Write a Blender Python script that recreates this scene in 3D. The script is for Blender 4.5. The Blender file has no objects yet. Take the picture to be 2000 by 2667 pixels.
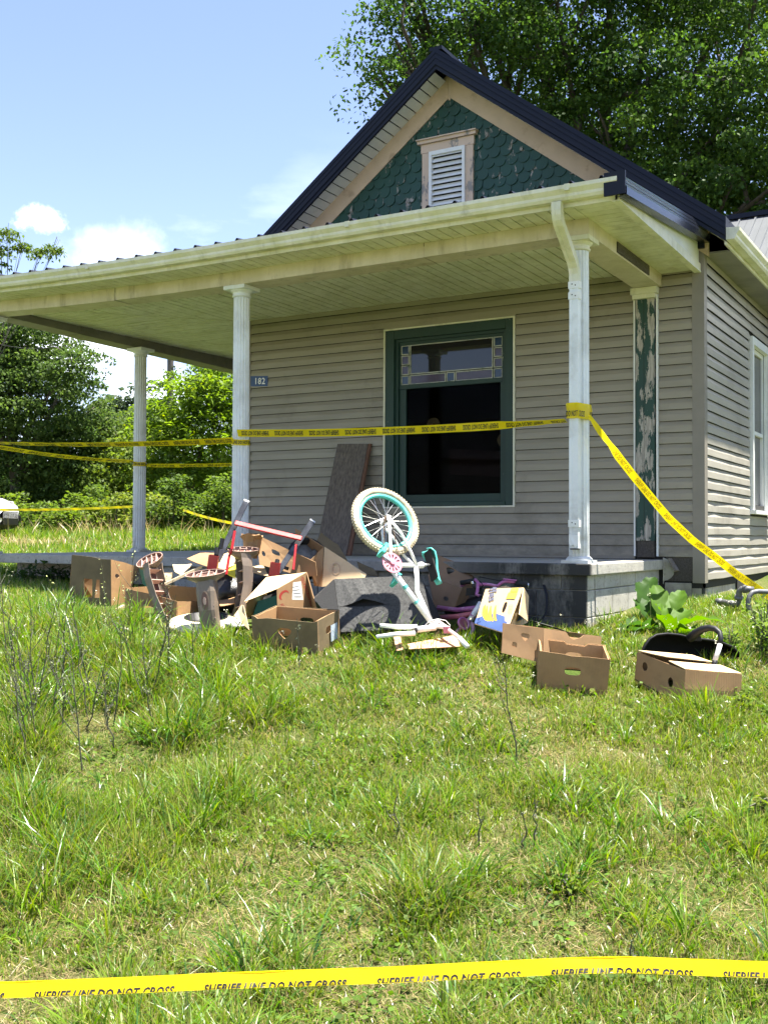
import bpy, bmesh, math, random
import numpy as np
from mathutils import Vector, Matrix

# ------------------------------------------------------------------ camera, sky, sun, exposure
SC = bpy.context.scene
COL = SC.collection
cam_d = bpy.data.cameras.new('camera')
cam_d.sensor_fit = 'VERTICAL'; cam_d.sensor_height = 36.0; cam_d.lens = 37.64
cam_d.clip_start = 0.05; cam_d.clip_end = 2000
cam = bpy.data.objects.new('camera', cam_d); COL.objects.link(cam)
cam.matrix_world = Matrix(((0.86456449, 0.00837734, 0.50245205, 2.3204),
                           (0.50250611, -0.02233423, -0.86428513, -9.5978),
                           (0.00398147, 0.99971546, -0.02351905, 0.1921), (0, 0, 0, 1)))
SC.camera = cam
SUN = Vector((0.215, 0.10, 1.0)).normalized()
W = bpy.data.worlds.new('World'); SC.world = W; W.use_nodes = True
wt = W.node_tree; wn = wt.nodes; wl = wt.links
wn.clear()
wo = wn.new('ShaderNodeOutputWorld'); bg = wn.new('ShaderNodeBackground')
sky = wn.new('ShaderNodeTexSky'); sky.sky_type = 'NISHITA'; sky.sun_disc = False
sky.sun_elevation = math.asin(SUN.z); sky.sun_rotation = math.atan2(SUN.x, SUN.y)
sky.air_density = 1.0; sky.dust_density = 0.35; sky.ozone_density = 2.0; sky.altitude = 200
# fair-weather clouds: a noise over the whole sky dome, thicker towards the horizon
tc = wn.new('ShaderNodeTexCoord'); mp = wn.new('ShaderNodeMapping'); mp.inputs['Scale'].default_value = (1, 1, 2.6)
mp.inputs['Location'].default_value = (0.35, 0.2, 0.1)
nz = wn.new('ShaderNodeTexNoise'); nz.inputs['Scale'].default_value = 3.1; nz.inputs['Detail'].default_value = 9; nz.inputs['Roughness'].default_value = 0.55
rp = wn.new('ShaderNodeValToRGB'); rp.color_ramp.elements[0].position = 0.58; rp.color_ramp.elements[1].position = 0.72
sp = wn.new('ShaderNodeSeparateXYZ'); mr = wn.new('ShaderNodeMapRange')
mr.inputs['From Min'].default_value = 0.03; mr.inputs['From Max'].default_value = 0.36
mr.inputs['To Min'].default_value = 0.9; mr.inputs['To Max'].default_value = 0.0
mu = wn.new('ShaderNodeMath'); mu.operation = 'MULTIPLY'
mx = wn.new('ShaderNodeMixRGB'); mx.inputs['Color2'].default_value = (11, 11.3, 11.8, 1)
wl.new(tc.outputs['Generated'], mp.inputs['Vector']); wl.new(mp.outputs['Vector'], nz.inputs['Vector'])
wl.new(nz.outputs['Fac'], rp.inputs['Fac']); wl.new(tc.outputs['Generated'], sp.inputs[0]); wl.new(sp.outputs['Z'], mr.inputs['Value'])
wl.new(rp.outputs['Color'], mu.inputs[0]); wl.new(mr.outputs['Result'], mu.inputs[1])
tn = wn.new('ShaderNodeMixRGB'); tn.blend_type = 'MULTIPLY'; tn.inputs['Fac'].default_value = 1; tn.inputs['Color2'].default_value = (1.14, 1.0, 1.04, 1); wl.new(sky.outputs['Color'], tn.inputs['Color1'])
wl.new(mu.outputs[0], mx.inputs['Fac']); wl.new(tn.outputs['Color'], mx.inputs['Color1'])
def cloud(d0, rad, dens, prev):
    sb = wn.new('ShaderNodeVectorMath'); sb.operation = 'SUBTRACT'; sb.inputs[1].default_value = d0; wl.new(tc.outputs['Generated'], sb.inputs[0])
    ml = wn.new('ShaderNodeVectorMath'); ml.operation = 'MULTIPLY'; ml.inputs[1].default_value = (1 / rad, 1 / rad, 1.9 / rad); wl.new(sb.outputs[0], ml.inputs[0])
    ln = wn.new('ShaderNodeVectorMath'); ln.operation = 'LENGTH'; wl.new(ml.outputs[0], ln.inputs[0])
    n = wn.new('ShaderNodeTexNoise'); n.inputs['Scale'].default_value = 1.1 / rad; n.inputs['Detail'].default_value = 8; n.inputs['Roughness'].default_value = 0.6; wl.new(tc.outputs['Generated'], n.inputs['Vector'])
    a = wn.new('ShaderNodeMath'); a.operation = 'MULTIPLY_ADD'; a.inputs[1].default_value = 2.6; wl.new(n.outputs['Fac'], a.inputs[0]); a.inputs[2].default_value = -1.3
    b = wn.new('ShaderNodeMath'); b.operation = 'ADD'; wl.new(ln.outputs['Value'], b.inputs[0]); wl.new(a.outputs[0], b.inputs[1])
    m = wn.new('ShaderNodeMapRange'); m.interpolation_type = 'SMOOTHSTEP'; m.inputs['From Min'].default_value = 0.35; m.inputs['From Max'].default_value = 1.5; m.inputs['To Min'].default_value = dens; m.inputs['To Max'].default_value = 0; wl.new(b.outputs[0], m.inputs['Value'])
    x = wn.new('ShaderNodeMixRGB'); x.inputs['Color2'].default_value = (11, 11.3, 11.8, 1); wl.new(m.outputs[0], x.inputs['Fac']); wl.new(prev, x.inputs['Color1']); return x.outputs['Color']
ck = mx.outputs['Color']
for d0, rad, dens in (((-0.7165, 0.6421, 0.2727), 0.017, 0.85), ((-0.6751, 0.6942, 0.2495), 0.04, 0.25), ((-0.7084, 0.6844, 0.1726), 0.06, 0.8), ((-0.6636, 0.7376, 0.1246), 0.05, 0.5)): ck = cloud(d0, rad, dens, ck)
wl.new(ck, bg.inputs['Color']); bg.inputs['Strength'].default_value = 0.066
wl.new(bg.outputs[0], wo.inputs[0])
sd = bpy.data.lights.new('sun', 'SUN'); sd.energy = 5.0; sd.angle = math.radians(0.53); sd.color = (1.0, 0.95, 0.86)
so = bpy.data.objects.new('sun', sd); COL.objects.link(so)
so.rotation_euler = SUN.to_track_quat('Z', 'Y').to_euler(); so.location = (6, 4, 30)
vs = SC.view_settings; vs.view_transform = 'Standard'; vs.look = 'None'; vs.exposure = 2.15; vs.gamma = 1.0; vs.use_curve_mapping = False
try:
    SC.cycles.use_adaptive_sampling = True; SC.cycles.adaptive_threshold = 0.02; SC.cycles.max_bounces = 6; SC.cycles.diffuse_bounces = 3; SC.cycles.glossy_bounces = 2; SC.cycles.transmission_bounces = 4; SC.cycles.transparent_max_bounces = 6
    SC.cycles.use_denoising = True
except Exception: pass

# ------------------------------------------------------------------ helpers
rng = random.Random(7)
def reg(o, label=None, cat=None, group=None, kind=None):
    if label: o['label'] = label
    if cat: o['category'] = cat
    if group: o['group'] = group
    if kind: o['kind'] = kind
    return o
WORLD = {}
def setp(o, parent):
    o.parent = parent; o.matrix_parent_inverse = Matrix.Translation(-WORLD.get(parent.name, Vector((0, 0, 0))))
def empty(name, loc=(0, 0, 0), parent=None):
    o = bpy.data.objects.new(name, None); o.location = loc; o.empty_display_size = 0.1; COL.objects.link(o); WORLD[o.name] = Vector(loc)
    if parent: setp(o, parent)
    return o
def link(name, me, mat=None, parent=None, smooth=False, loc=None):
    if mat is not None and not me.materials: me.materials.append(mat)
    if smooth: me.polygons.foreach_set('use_smooth', [True] * len(me.polygons))
    o = bpy.data.objects.new(name, me); COL.objects.link(o)
    if loc is not None: o.location = loc; WORLD[o.name] = Vector(loc)
    if parent: setp(o, parent)
    return o
class MB:
    def __init__(s): s.v = []; s.f = []
    def add(s, vs_, fs):
        b = len(s.v); s.v += [tuple(p) for p in vs_]; s.f += [tuple(i + b for i in q) for q in fs]; return s
    def box(s, x0, x1, y0, y1, z0, z1):
        return s.hexa([(x0, y0, z0), (x1, y0, z0), (x1, y1, z0), (x0, y1, z0), (x0, y0, z1), (x1, y0, z1), (x1, y1, z1), (x0, y1, z1)])
    def hexa(s, p):
        return s.add(p, [(0, 3, 2, 1), (4, 5, 6, 7), (0, 1, 5, 4), (1, 2, 6, 5), (2, 3, 7, 6), (3, 0, 4, 7)])
    def obox(s, c, ax, ay, az):      # centre and three half-axis vectors
        c, ax, ay, az = map(Vector, (c, ax, ay, az)); P = []
        for k in (-1, 1):
            for i, j in ((-1, -1), (1, -1), (1, 1), (-1, 1)): P.append(c + ax * i + ay * j + az * k)
        return s.hexa(P)
    def bar(s, a, b, w, h, up=(0, 0, 1)):
        a, b = Vector(a), Vector(b); d = (b - a); L = d.length; d = d / L
        x = d.cross(Vector(up))
        if x.length < 1e-4: x = d.cross(Vector((1, 0, 0)))
        x.normalize(); z = x.cross(d)
        return s.obox((a + b) / 2, d * L / 2, x * w / 2, z * h / 2)
    def prism(s, pts, off):          # closed 3D polygon pushed along off
        n = len(pts); off = Vector(off); P = [Vector(p) for p in pts]; P2 = [p + off for p in P]
        return s.add(P + P2, [tuple(range(n))[::-1], tuple(range(n, 2 * n))] + [(i, (i + 1) % n, n + (i + 1) % n, n + i) for i in range(n)])
    def tube(s, path, r, n=8, caps=True):
        path = [Vector(p) for p in path]; R = r if isinstance(r, (list, tuple)) else [r] * len(path)
        rings = []; pu = None
        for i, p in enumerate(path):
            d = (path[min(i + 1, len(path) - 1)] - path[max(i - 1, 0)]).normalized()
            if pu is None:
                pu = d.cross(Vector((0, 0, 1)))
                if pu.length < 1e-3: pu = d.cross(Vector((1, 0, 0)))
            pu = (pu - d * pu.dot(d)).normalized(); w = d.cross(pu)
            rings.append([p + (pu * math.cos(2 * math.pi * k / n) + w * math.sin(2 * math.pi * k / n)) * R[i] for k in range(n)])
        V = [q for rg in rings for q in rg]; F = []
        for i in range(len(path) - 1):
            for k in range(n): F.append((i * n + k, i * n + (k + 1) % n, (i + 1) * n + (k + 1) % n, (i + 1) * n + k))
        if caps: F += [tuple(range(n))[::-1], tuple((len(path) - 1) * n + k for k in range(n))]
        return s.add(V, F)
    def lathe(s, prof, n=24, M=None, cap=False):       # prof: (r, z)
        M = M or Matrix(); V = []; F = []
        for r, z in prof:
            for k in range(n):
                a = 2 * math.pi * k / n; V.append(M @ Vector((r * math.cos(a), r * math.sin(a), z)))
        for i in range(len(prof) - 1):
            for k in range(n): F.append((i * n + k, i * n + (k + 1) % n, (i + 1) * n + (k + 1) % n, (i + 1) * n + k))
        if cap: F += [tuple(range(n))[::-1], tuple((len(prof) - 1) * n + k for k in range(n))]
        return s.add(V, F)
    def strip(s, A, B):              # ribbon between two polylines
        n = len(A); return s.add(list(A) + list(B), [(i, i + 1, n + i + 1, n + i) for i in range(n - 1)])
    def map(s, fn): s.v = [tuple(fn(*p)) for p in s.v]; return s
    def build(s, name, mat, parent=None, smooth=False, bevel=0):
        me = bpy.data.meshes.new(name); me.from_pydata(s.v, [], s.f); me.update()
        bm = bmesh.new(); bm.from_mesh(me); bmesh.ops.recalc_face_normals(bm, faces=bm.faces); bm.to_mesh(me); bm.free()
        o = link(name, me, mat, parent, smooth)
        if bevel:
            m = o.modifiers.new('bevel', 'BEVEL'); m.width = bevel; m.segments = 2; m.limit_method = 'ANGLE'; m.angle_limit = math.radians(40)
        return o
def np_mesh(name, V, Q, mat, parent=None, cols=None, smooth=False):
    """V (n,3) array, Q (m,4) or (m,3) int array"""
    me = bpy.data.meshes.new(name); V = np.asarray(V, np.float32); Q = np.asarray(Q, np.int32); k = Q.shape[1]
    me.vertices.add(len(V)); me.vertices.foreach_set('co', V.ravel())
    me.loops.add(Q.size); me.loops.foreach_set('vertex_index', Q.ravel())
    me.polygons.add(len(Q)); me.polygons.foreach_set('loop_start', np.arange(0, Q.size, k, dtype=np.int32))
    me.polygons.foreach_set('loop_total', np.full(len(Q), k, np.int32))
    if cols is not None:
        at = me.color_attributes.new('tint', 'FLOAT_COLOR', 'POINT')
        c = np.ones((len(V), 4), np.float32); c[:, :3] = cols; at.data.foreach_set('color', c.ravel())
    me.update(calc_edges=True); me.validate()
    return link(name, me, mat, parent, smooth)

# ------------------------------------------------------------------ materials
MATS = {}
def nodes(name):
    m = bpy.data.materials.new(name); m.use_nodes = True; MATS[name] = m
    nt = m.node_tree; return m, nt.nodes, nt.links, nt.nodes['Principled BSDF']
def N(nn, t, **kw):
    n = nn.new(t)
    for k, v in kw.items():
        if k in n.inputs: n.inputs[k].default_value = v
        else: setattr(n, k, v)
    return n
def coords(nn, ll, scale=(1, 1, 1), src='Position'):
    m = N(nn, 'ShaderNodeMapping'); m.inputs['Scale'].default_value = scale
    if src == 'Position': g = nn.new('ShaderNodeNewGeometry'); ll.new(g.outputs['Position'], m.inputs['Vector'])
    else: g = nn.new('ShaderNodeTexCoord'); ll.new(g.outputs[src], m.inputs['Vector'])
    return m.outputs['Vector']
def c4(c): return (c[0], c[1], c[2], 1)
def noise(nn, ll, vec, scale, detail=6, rough=0.6, lo=0.35, hi=0.65):
    n = N(nn, 'ShaderNodeTexNoise', Scale=scale, Detail=detail, Roughness=rough); ll.new(vec, n.inputs['Vector'])
    r = N(nn, 'ShaderNodeMapRange'); r.inputs['From Min'].default_value = lo; r.inputs['From Max'].default_value = hi
    ll.new(n.outputs['Fac'], r.inputs['Value']); return r.outputs['Result']
def mixc(nn, ll, fac, a, b):
    m = N(nn, 'ShaderNodeMixRGB')
    if isinstance(fac, (int, float)): m.inputs['Fac'].default_value = fac
    else: ll.new(fac, m.inputs['Fac'])
    for s, i in ((a, 'Color1'), (b, 'Color2')):
        if isinstance(s, tuple): m.inputs[i].default_value = c4(s)
        else: ll.new(s, m.inputs[i])
    return m.outputs['Color']
def bump(nn, ll, b, h, strength=0.3, dist=0.01):
    n = N(nn, 'ShaderNodeBump'); n.inputs['Strength'].default_value = strength; n.inputs['Distance'].default_value = dist
    ll.new(h, n.inputs['Height']); ll.new(n.outputs['Normal'], b.inputs['Normal'])
def pm(name, c1, c2=None, scale=6, rough=0.6, bmp=0.15, metal=0, spec=0.5, stretch=(1, 1, 1), src='Position', dirt=None, dscale=2.5, dlo=0.5, dhi=0.75, rnd=0.0):
    """noise-mottled principled material; dirt = colour of irregular stains; rnd = value spread from piece to piece"""
    m, nn, ll, b = nodes(name); v = coords(nn, ll, stretch, src)
    c2 = c2 or tuple(x * 0.85 for x in c1)
    f = noise(nn, ll, v, scale); col = mixc(nn, ll, f, c1, c2)
    if dirt: col = mixc(nn, ll, noise(nn, ll, coords(nn, ll, (1, 1, 1), src), dscale, 8, 0.65, dlo, dhi), col, dirt)
    if rnd:
        oi = nn.new('ShaderNodeObjectInfo'); mr_ = N(nn, 'ShaderNodeMapRange'); mr_.inputs['To Min'].default_value = 1 - rnd; mr_.inputs['To Max'].default_value = 1 + rnd
        ll.new(oi.outputs['Random'], mr_.inputs['Value']); h = N(nn, 'ShaderNodeHueSaturation'); ll.new(mr_.outputs[0], h.inputs['Value']); ll.new(col, h.inputs['Color']); col = h.outputs['Color']
    ll.new(col, b.inputs['Base Color']); b.inputs['Roughness'].default_value = rough; b.inputs['Metallic'].default_value = metal
    b.inputs['Specular IOR Level'].default_value = spec
    if bmp: bump(nn, ll, b, noise(nn, ll, v, scale * 5, 5, 0.6, 0.2, 0.8), bmp, 0.006)
    return m
def peel(name, paint, paint2, wood, wood2, amount=0.55, scale=5, stretch=(1, 1, 0.45), rough=0.55):
    """old paint flaking off to bare wood"""
    m, nn, ll, b = nodes(name); v = coords(nn, ll, stretch); g = coords(nn, ll, (1, 1, 0.12))
    p = mixc(nn, ll, noise(nn, ll, v, 3), paint, paint2); w = mixc(nn, ll, noise(nn, ll, g, 60, 4), wood, wood2)
    big = N(nn, 'ShaderNodeTexNoise', Scale=scale, Detail=10, Roughness=0.68); ll.new(v, big.inputs['Vector'])
    mk = N(nn, 'ShaderNodeMapRange'); mk.inputs['From Min'].default_value = amount; mk.inputs['From Max'].default_value = amount + 0.025; ll.new(big.outputs['Fac'], mk.inputs['Value'])
    ll.new(mixc(nn, ll, mk.outputs[0], p, w), b.inputs['Base Color']); b.inputs['Roughness'].default_value = rough
    inv = N(nn, 'ShaderNodeMath', operation='SUBTRACT'); inv.inputs[0].default_value = 1.0; ll.new(mk.outputs[0], inv.inputs[1])
    bump(nn, ll, b, inv.outputs[0], 0.5, 0.004); return m
def wood(name, c1, c2, axis=2, rough=0.75):
    s = [14, 14, 14]; s[axis] = 0.9
    return pm(name, c1, c2, 4, rough, 0.35, stretch=tuple(s))
def leafmat(name, tr=0.45, rough=0.5, spec=0.3):
    m, nn, ll, b = nodes(name); a = N(nn, 'ShaderNodeAttribute'); a.attribute_name = 'tint'
    ll.new(a.outputs['Color'], b.inputs['Base Color']); b.inputs['Roughness'].default_value = rough; b.inputs['Specular IOR Level'].default_value = spec
    t = nn.new('ShaderNodeBsdfTranslucent'); h = N(nn, 'ShaderNodeHueSaturation', Hue=0.497, Saturation=1.15, Value=1.3); ll.new(a.outputs['Color'], h.inputs['Color']); ll.new(h.outputs['Color'], t.inputs['Color'])
    mxs = nn.new('ShaderNodeMixShader'); mxs.inputs[0].default_value = tr; ll.new(b.outputs[0], mxs.inputs[1]); ll.new(t.outputs[0], mxs.inputs[2])
    ll.new(mxs.outputs[0], nn['Material Output'].inputs['Surface']); return m

def grimy(name, c1, c2, green, gdark, rough=0.5, scale=8):
    """painted metal or vinyl with algae film and grey streaks"""
    m, nn, ll, b = nodes(name); v = coords(nn, ll, (1, 1, 1)); st = coords(nn, ll, (2.2, 2.2, 0.5))
    col = mixc(nn, ll, noise(nn, ll, v, scale), c1, c2)
    col = mixc(nn, ll, noise(nn, ll, st, 2.0, 8, 0.7, 0.42, 0.78), col, green)
    col = mixc(nn, ll, noise(nn, ll, st, 3.0, 8, 0.7, 0.54, 0.80), col, gdark)
    ll.new(col, b.inputs['Base Color']); b.inputs['Roughness'].default_value = rough
    bump(nn, ll, b, noise(nn, ll, v, 4, 3), 0.12, 0.01); return m

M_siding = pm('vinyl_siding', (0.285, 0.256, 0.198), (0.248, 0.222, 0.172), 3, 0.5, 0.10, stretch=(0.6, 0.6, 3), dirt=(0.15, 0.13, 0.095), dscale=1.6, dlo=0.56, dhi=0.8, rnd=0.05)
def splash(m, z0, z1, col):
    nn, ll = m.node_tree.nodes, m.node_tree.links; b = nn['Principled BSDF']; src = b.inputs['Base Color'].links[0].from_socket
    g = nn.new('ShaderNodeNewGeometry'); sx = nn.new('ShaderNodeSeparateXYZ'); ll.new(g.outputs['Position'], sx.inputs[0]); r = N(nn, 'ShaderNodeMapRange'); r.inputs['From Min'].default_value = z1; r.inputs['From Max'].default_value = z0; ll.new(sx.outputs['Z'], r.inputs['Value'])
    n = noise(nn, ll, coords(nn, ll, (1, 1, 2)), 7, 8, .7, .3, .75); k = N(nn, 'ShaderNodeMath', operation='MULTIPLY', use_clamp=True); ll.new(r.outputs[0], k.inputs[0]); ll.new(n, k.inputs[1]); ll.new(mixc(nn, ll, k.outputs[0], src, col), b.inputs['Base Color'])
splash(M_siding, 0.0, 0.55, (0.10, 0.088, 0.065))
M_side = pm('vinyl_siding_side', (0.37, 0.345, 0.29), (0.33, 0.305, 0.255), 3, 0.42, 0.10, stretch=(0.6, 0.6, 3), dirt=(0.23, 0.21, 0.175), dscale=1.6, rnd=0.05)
M_post = pm('corner_post_vinyl', (0.225, 0.20, 0.165), (0.19, 0.17, 0.14), 4, 0.5, 0.08, dirt=(0.2, 0.18, 0.14))
M_white = pm('white_trim', (0.74, 0.75, 0.73), (0.66, 0.67, 0.65), 5, 0.42, 0.06, dirt=(0.5, 0.5, 0.46), dscale=3, dlo=0.55, dhi=0.85)
M_col = pm('white_column_aluminium', (0.72, 0.75, 0.76), (0.64, 0.67, 0.68), 3, 0.4, 0.05, dirt=(0.46, 0.46, 0.42), dscale=3.5, dlo=0.5, dhi=0.8)
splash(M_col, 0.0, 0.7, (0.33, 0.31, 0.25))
M_gutter = grimy('gutter_enamel', (0.70, 0.68, 0.58), (0.62, 0.60, 0.49), (0.50, 0.50, 0.28), (0.30, 0.29, 0.19))
M_beam = grimy('beam_cladding', (0.60, 0.54, 0.42), (0.54, 0.48, 0.36), (0.42, 0.37, 0.22), (0.22, 0.17, 0.10), 0.5)
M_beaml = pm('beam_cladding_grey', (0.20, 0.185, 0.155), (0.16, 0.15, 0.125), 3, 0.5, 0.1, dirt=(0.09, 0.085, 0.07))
M_ceil = grimy('ceiling_vinyl', (0.70, 0.69, 0.55), (0.64, 0.63, 0.49), (0.48, 0.47, 0.28), (0.30, 0.29, 0.17), 0.45)
M_dark = pm('dark_gap', (0.02, 0.02, 0.018), None, 5, 0.9, 0)
M_navy = pm('navy_metal', (0.007, 0.0095, 0.020), (0.009, 0.012, 0.024), 2, 0.5, 0.04, metal=0.0, spec=0.2, dirt=(0.012, 0.014, 0.022), dscale=3)
M_green = peel('peeling_green_paint', (0.010, 0.056, 0.036), (0.008, 0.044, 0.028), (0.33, 0.30, 0.26), (0.17, 0.155, 0.13), 0.60, 15)
M_green2 = peel('flaking_green_paint', (0.009, 0.050, 0.036), (0.007, 0.04, 0.03), (0.46, 0.42, 0.36), (0.22, 0.20, 0.175), 0.515, 7.5, (2.0, 1, 0.55))
M_green3 = peel('window_green_paint', (0.006, 0.034, 0.025), (0.005, 0.027, 0.020), (0.36, 0.38, 0.34), (0.22, 0.2, 0.18), 0.67, 9, (1, 1, 0.5))
M_rake = pm('rake_board_tan', (0.56, 0.42, 0.29), (0.48, 0.36, 0.25), 5, 0.65, 0.2, dirt=(0.24, 0.16, 0.095), dscale=4.5, dlo=0.55, dhi=0.76)
M_case = peel('peeling_tan_paint', (0.58, 0.44, 0.33), (0.5, 0.38, 0.28), (0.3, 0.27, 0.24), (0.2, 0.18, 0.16), 0.57, 9)
M_rot = pm('rotten_wood', (0.05, 0.042, 0.036), (0.09, 0.078, 0.065), 12, 0.9, 0.6, stretch=(6, 1, 6))
M_oldw = wood('weathered_wood', (0.24, 0.21, 0.185), (0.14, 0.12, 0.10))
M_plank = wood('old_plank_wood', (0.155, 0.125, 0.10), (0.075, 0.058, 0.046))
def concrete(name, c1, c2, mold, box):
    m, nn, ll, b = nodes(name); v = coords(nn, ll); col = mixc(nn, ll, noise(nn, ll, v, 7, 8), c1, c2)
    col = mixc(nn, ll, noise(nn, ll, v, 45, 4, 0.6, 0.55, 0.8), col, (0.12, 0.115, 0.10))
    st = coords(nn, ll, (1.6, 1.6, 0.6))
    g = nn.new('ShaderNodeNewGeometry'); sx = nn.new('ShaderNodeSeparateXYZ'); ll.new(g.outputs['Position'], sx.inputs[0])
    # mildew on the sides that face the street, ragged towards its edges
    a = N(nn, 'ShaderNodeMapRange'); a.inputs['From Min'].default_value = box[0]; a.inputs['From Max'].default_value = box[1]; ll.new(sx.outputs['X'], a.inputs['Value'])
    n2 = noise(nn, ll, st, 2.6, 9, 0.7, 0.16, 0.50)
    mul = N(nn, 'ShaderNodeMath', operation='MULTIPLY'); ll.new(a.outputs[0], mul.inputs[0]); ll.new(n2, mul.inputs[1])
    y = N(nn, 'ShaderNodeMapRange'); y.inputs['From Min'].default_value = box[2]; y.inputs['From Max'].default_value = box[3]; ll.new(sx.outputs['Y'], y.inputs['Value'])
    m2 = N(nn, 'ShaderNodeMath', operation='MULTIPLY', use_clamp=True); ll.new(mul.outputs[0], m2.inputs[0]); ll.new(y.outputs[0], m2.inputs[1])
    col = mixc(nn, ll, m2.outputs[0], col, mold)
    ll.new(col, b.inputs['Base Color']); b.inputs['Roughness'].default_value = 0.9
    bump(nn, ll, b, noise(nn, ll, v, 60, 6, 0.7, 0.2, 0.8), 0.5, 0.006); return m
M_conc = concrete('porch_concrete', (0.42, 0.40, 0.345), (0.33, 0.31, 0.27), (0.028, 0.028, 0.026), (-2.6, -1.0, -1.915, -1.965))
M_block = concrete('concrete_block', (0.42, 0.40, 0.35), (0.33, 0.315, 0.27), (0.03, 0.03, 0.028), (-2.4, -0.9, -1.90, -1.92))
M_found = pm('foundation_block', (0.40, 0.375, 0.32), (0.32, 0.30, 0.25), 5, 0.9, 0.5, dirt=(0.16, 0.15, 0.12))
M_steel = pm('galvanised_pipe', (0.14, 0.145, 0.15), (0.10, 0.10, 0.105), 12, 0.5, 0.15, metal=0.3)
M_cl = [pm('cardboard_kraft', (0.31, 0.185, 0.085), (0.27, 0.155, 0.07), 4, 0.8, 0.12, stretch=(1, 1, 1.5), dirt=(0.22, 0.13, 0.06), dscale=6, rnd=0.1),
        pm('cardboard_lit_inside', (0.47, 0.27, 0.12), (0.41, 0.23, 0.10), 4, 0.8, 0.12, dirt=(0.34, 0.19, 0.085), dscale=7, rnd=0.08),  # brighter orange paints sunlight onto the carton insides
        pm('cardboard_light', (0.60, 0.44, 0.25), (0.54, 0.385, 0.21), 4, 0.8, 0.12, dirt=(0.42, 0.31, 0.18), dscale=6, rnd=0.06)]  # paler board tone, also carries the sunlight on flaps
def flute(m):
    nn, ll = m.node_tree.nodes, m.node_tree.links; b = nn['Principled BSDF']; wv = N(nn, 'ShaderNodeTexWave', Scale=38, Distortion=1.5, Detail=2); ll.new(coords(nn, ll, (1, 1, .12)), wv.inputs['Vector']); bump(nn, ll, b, wv.outputs['Fac'], .12, .004)
for m_ in M_cl: flute(m_)
M_cardd = pm('cardboard_shaded', (0.17, 0.122, 0.062), (0.14, 0.10, 0.05), 5, 0.85, 0.15, dirt=(0.11, 0.078, 0.04), dscale=5, rnd=0.08)  # dark tone paints the shade onto carton fronts
M_black = pm('black_plastic', (0.006, 0.006, 0.007), (0.009, 0.009, 0.010), 8, 0.5, 0.08, spec=0.3)
M_blackr = pm('black_rubber', (0.010, 0.010, 0.010), None, 20, 0.8, 0.2)
M_yel = None
def tape_mat(name, c, tr):
    m, nn, ll, b = nodes(name); ll.new(mixc(nn, ll, noise(nn, ll, coords(nn, ll), 9, 4), c, tuple(x * 0.93 for x in c)), b.inputs['Base Color']); b.inputs['Roughness'].default_value = 0.35
    t = nn.new('ShaderNodeBsdfTranslucent'); t.inputs['Color'].default_value = c4(c); x = nn.new('ShaderNodeMixShader'); x.inputs[0].default_value = tr
    ll.new(b.outputs[0], x.inputs[1]); ll.new(t.outputs[0], x.inputs[2]); ll.new(x.outputs[0], nn['Material Output'].inputs['Surface']); return m
M_tape = tape_mat('barrier_tape_film', (0.90, 0.72, 0.008), 0.5)
M_ink = pm('black_ink', (0.012, 0.011, 0.01), None, 5, 0.5, 0)

# ------------------------------------------------------------------ the lie of the land
TT = [-30, 0, 2, 3.5, 5, 6, 6.5, 7, 7.7, 9, 10.7, 13, 16, 27, 35, 60, 400]
TZ = [-1.7, -1.47, -1.46, -1.40, -1.16, -0.93, -0.80, -0.66, -0.51, -0.38, -0.30, -0.16, -0.02, 0.22, 0.55, 1.3, 6.0]
def gz(x, y):
    x = np.asarray(x, float); y = np.asarray(y, float)
    t = (x - 2.32) * -0.5026 + (y + 9.6) * 0.8645
    z = sum(np.interp(t + o, TT, TZ) * w for o, w in ((-0.5, .25), (0, .5), (0.5, .25)))
    n = (np.sin(x * 1.7 + 0.3) * np.cos(y * 1.3 + 1.0) + 0.6 * np.sin(x * 3.9 + y * 2.7) + 0.4 * np.sin(7.1 * x - 5.3 * y)) * 0.016
    return z + n
def gzf(x, y): return float(gz(x, y))

# ------------------------------------------------------------------ ground
def make_ground():
    tv = np.concatenate([np.arange(-30, 2, 4), np.arange(2, 12, 0.16), np.arange(12, 40, 1.0), np.arange(40, 420, 20)])
    sv = np.concatenate([np.arange(-400, -20, 20), np.arange(-20, -6, 1.0), np.arange(-6, 6, 0.2), np.arange(6, 20, 1.0), np.arange(20, 401, 20)])
    T, S = np.meshgrid(tv, sv, indexing='ij')
    X = 2.32 - 0.5026 * T + 0.8645 * S; Y = -9.6 + 0.8645 * T + 0.5026 * S
    Z = gz(X, Y); V = np.stack([X, Y, Z], -1).reshape(-1, 3)
    n = len(sv); i = np.arange(len(tv) - 1)[:, None] * n + np.arange(n - 1)[None]; i = i.ravel()
    Q = np.stack([i, i + 1, i + n + 1, i + n], -1)
    m, nn, ll, b = nodes('lawn_soil'); v = coords(nn, ll)
    col = mixc(nn, ll, noise(nn, ll, v, 26, 6, 0.7), (0.085, 0.12, 0.022), (0.18, 0.165, 0.07))
    col = mixc(nn, ll, noise(nn, ll, v, 1.3, 6, 0.6, 0.42, 0.62), col, (0.07, 0.115, 0.02))
    col = mixc(nn, ll, noise(nn, ll, v, 60, 4, 0.7, 0.5, 0.75), col, (0.05, 0.055, 0.02))
    ll.new(col, b.inputs['Base Color']); b.inputs['Roughness'].default_value = 0.95; b.inputs['Specular IOR Level'].default_value = 0.1
    bump(nn, ll, b, noise(nn, ll, v, 40, 6, 0.7, 0.2, 0.8), 0.9, 0.03)
    reg(np_mesh('ground', V, Q, m, smooth=True), 'sloping unmown lawn in front of the house', kind='structure')
make_ground()

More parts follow.
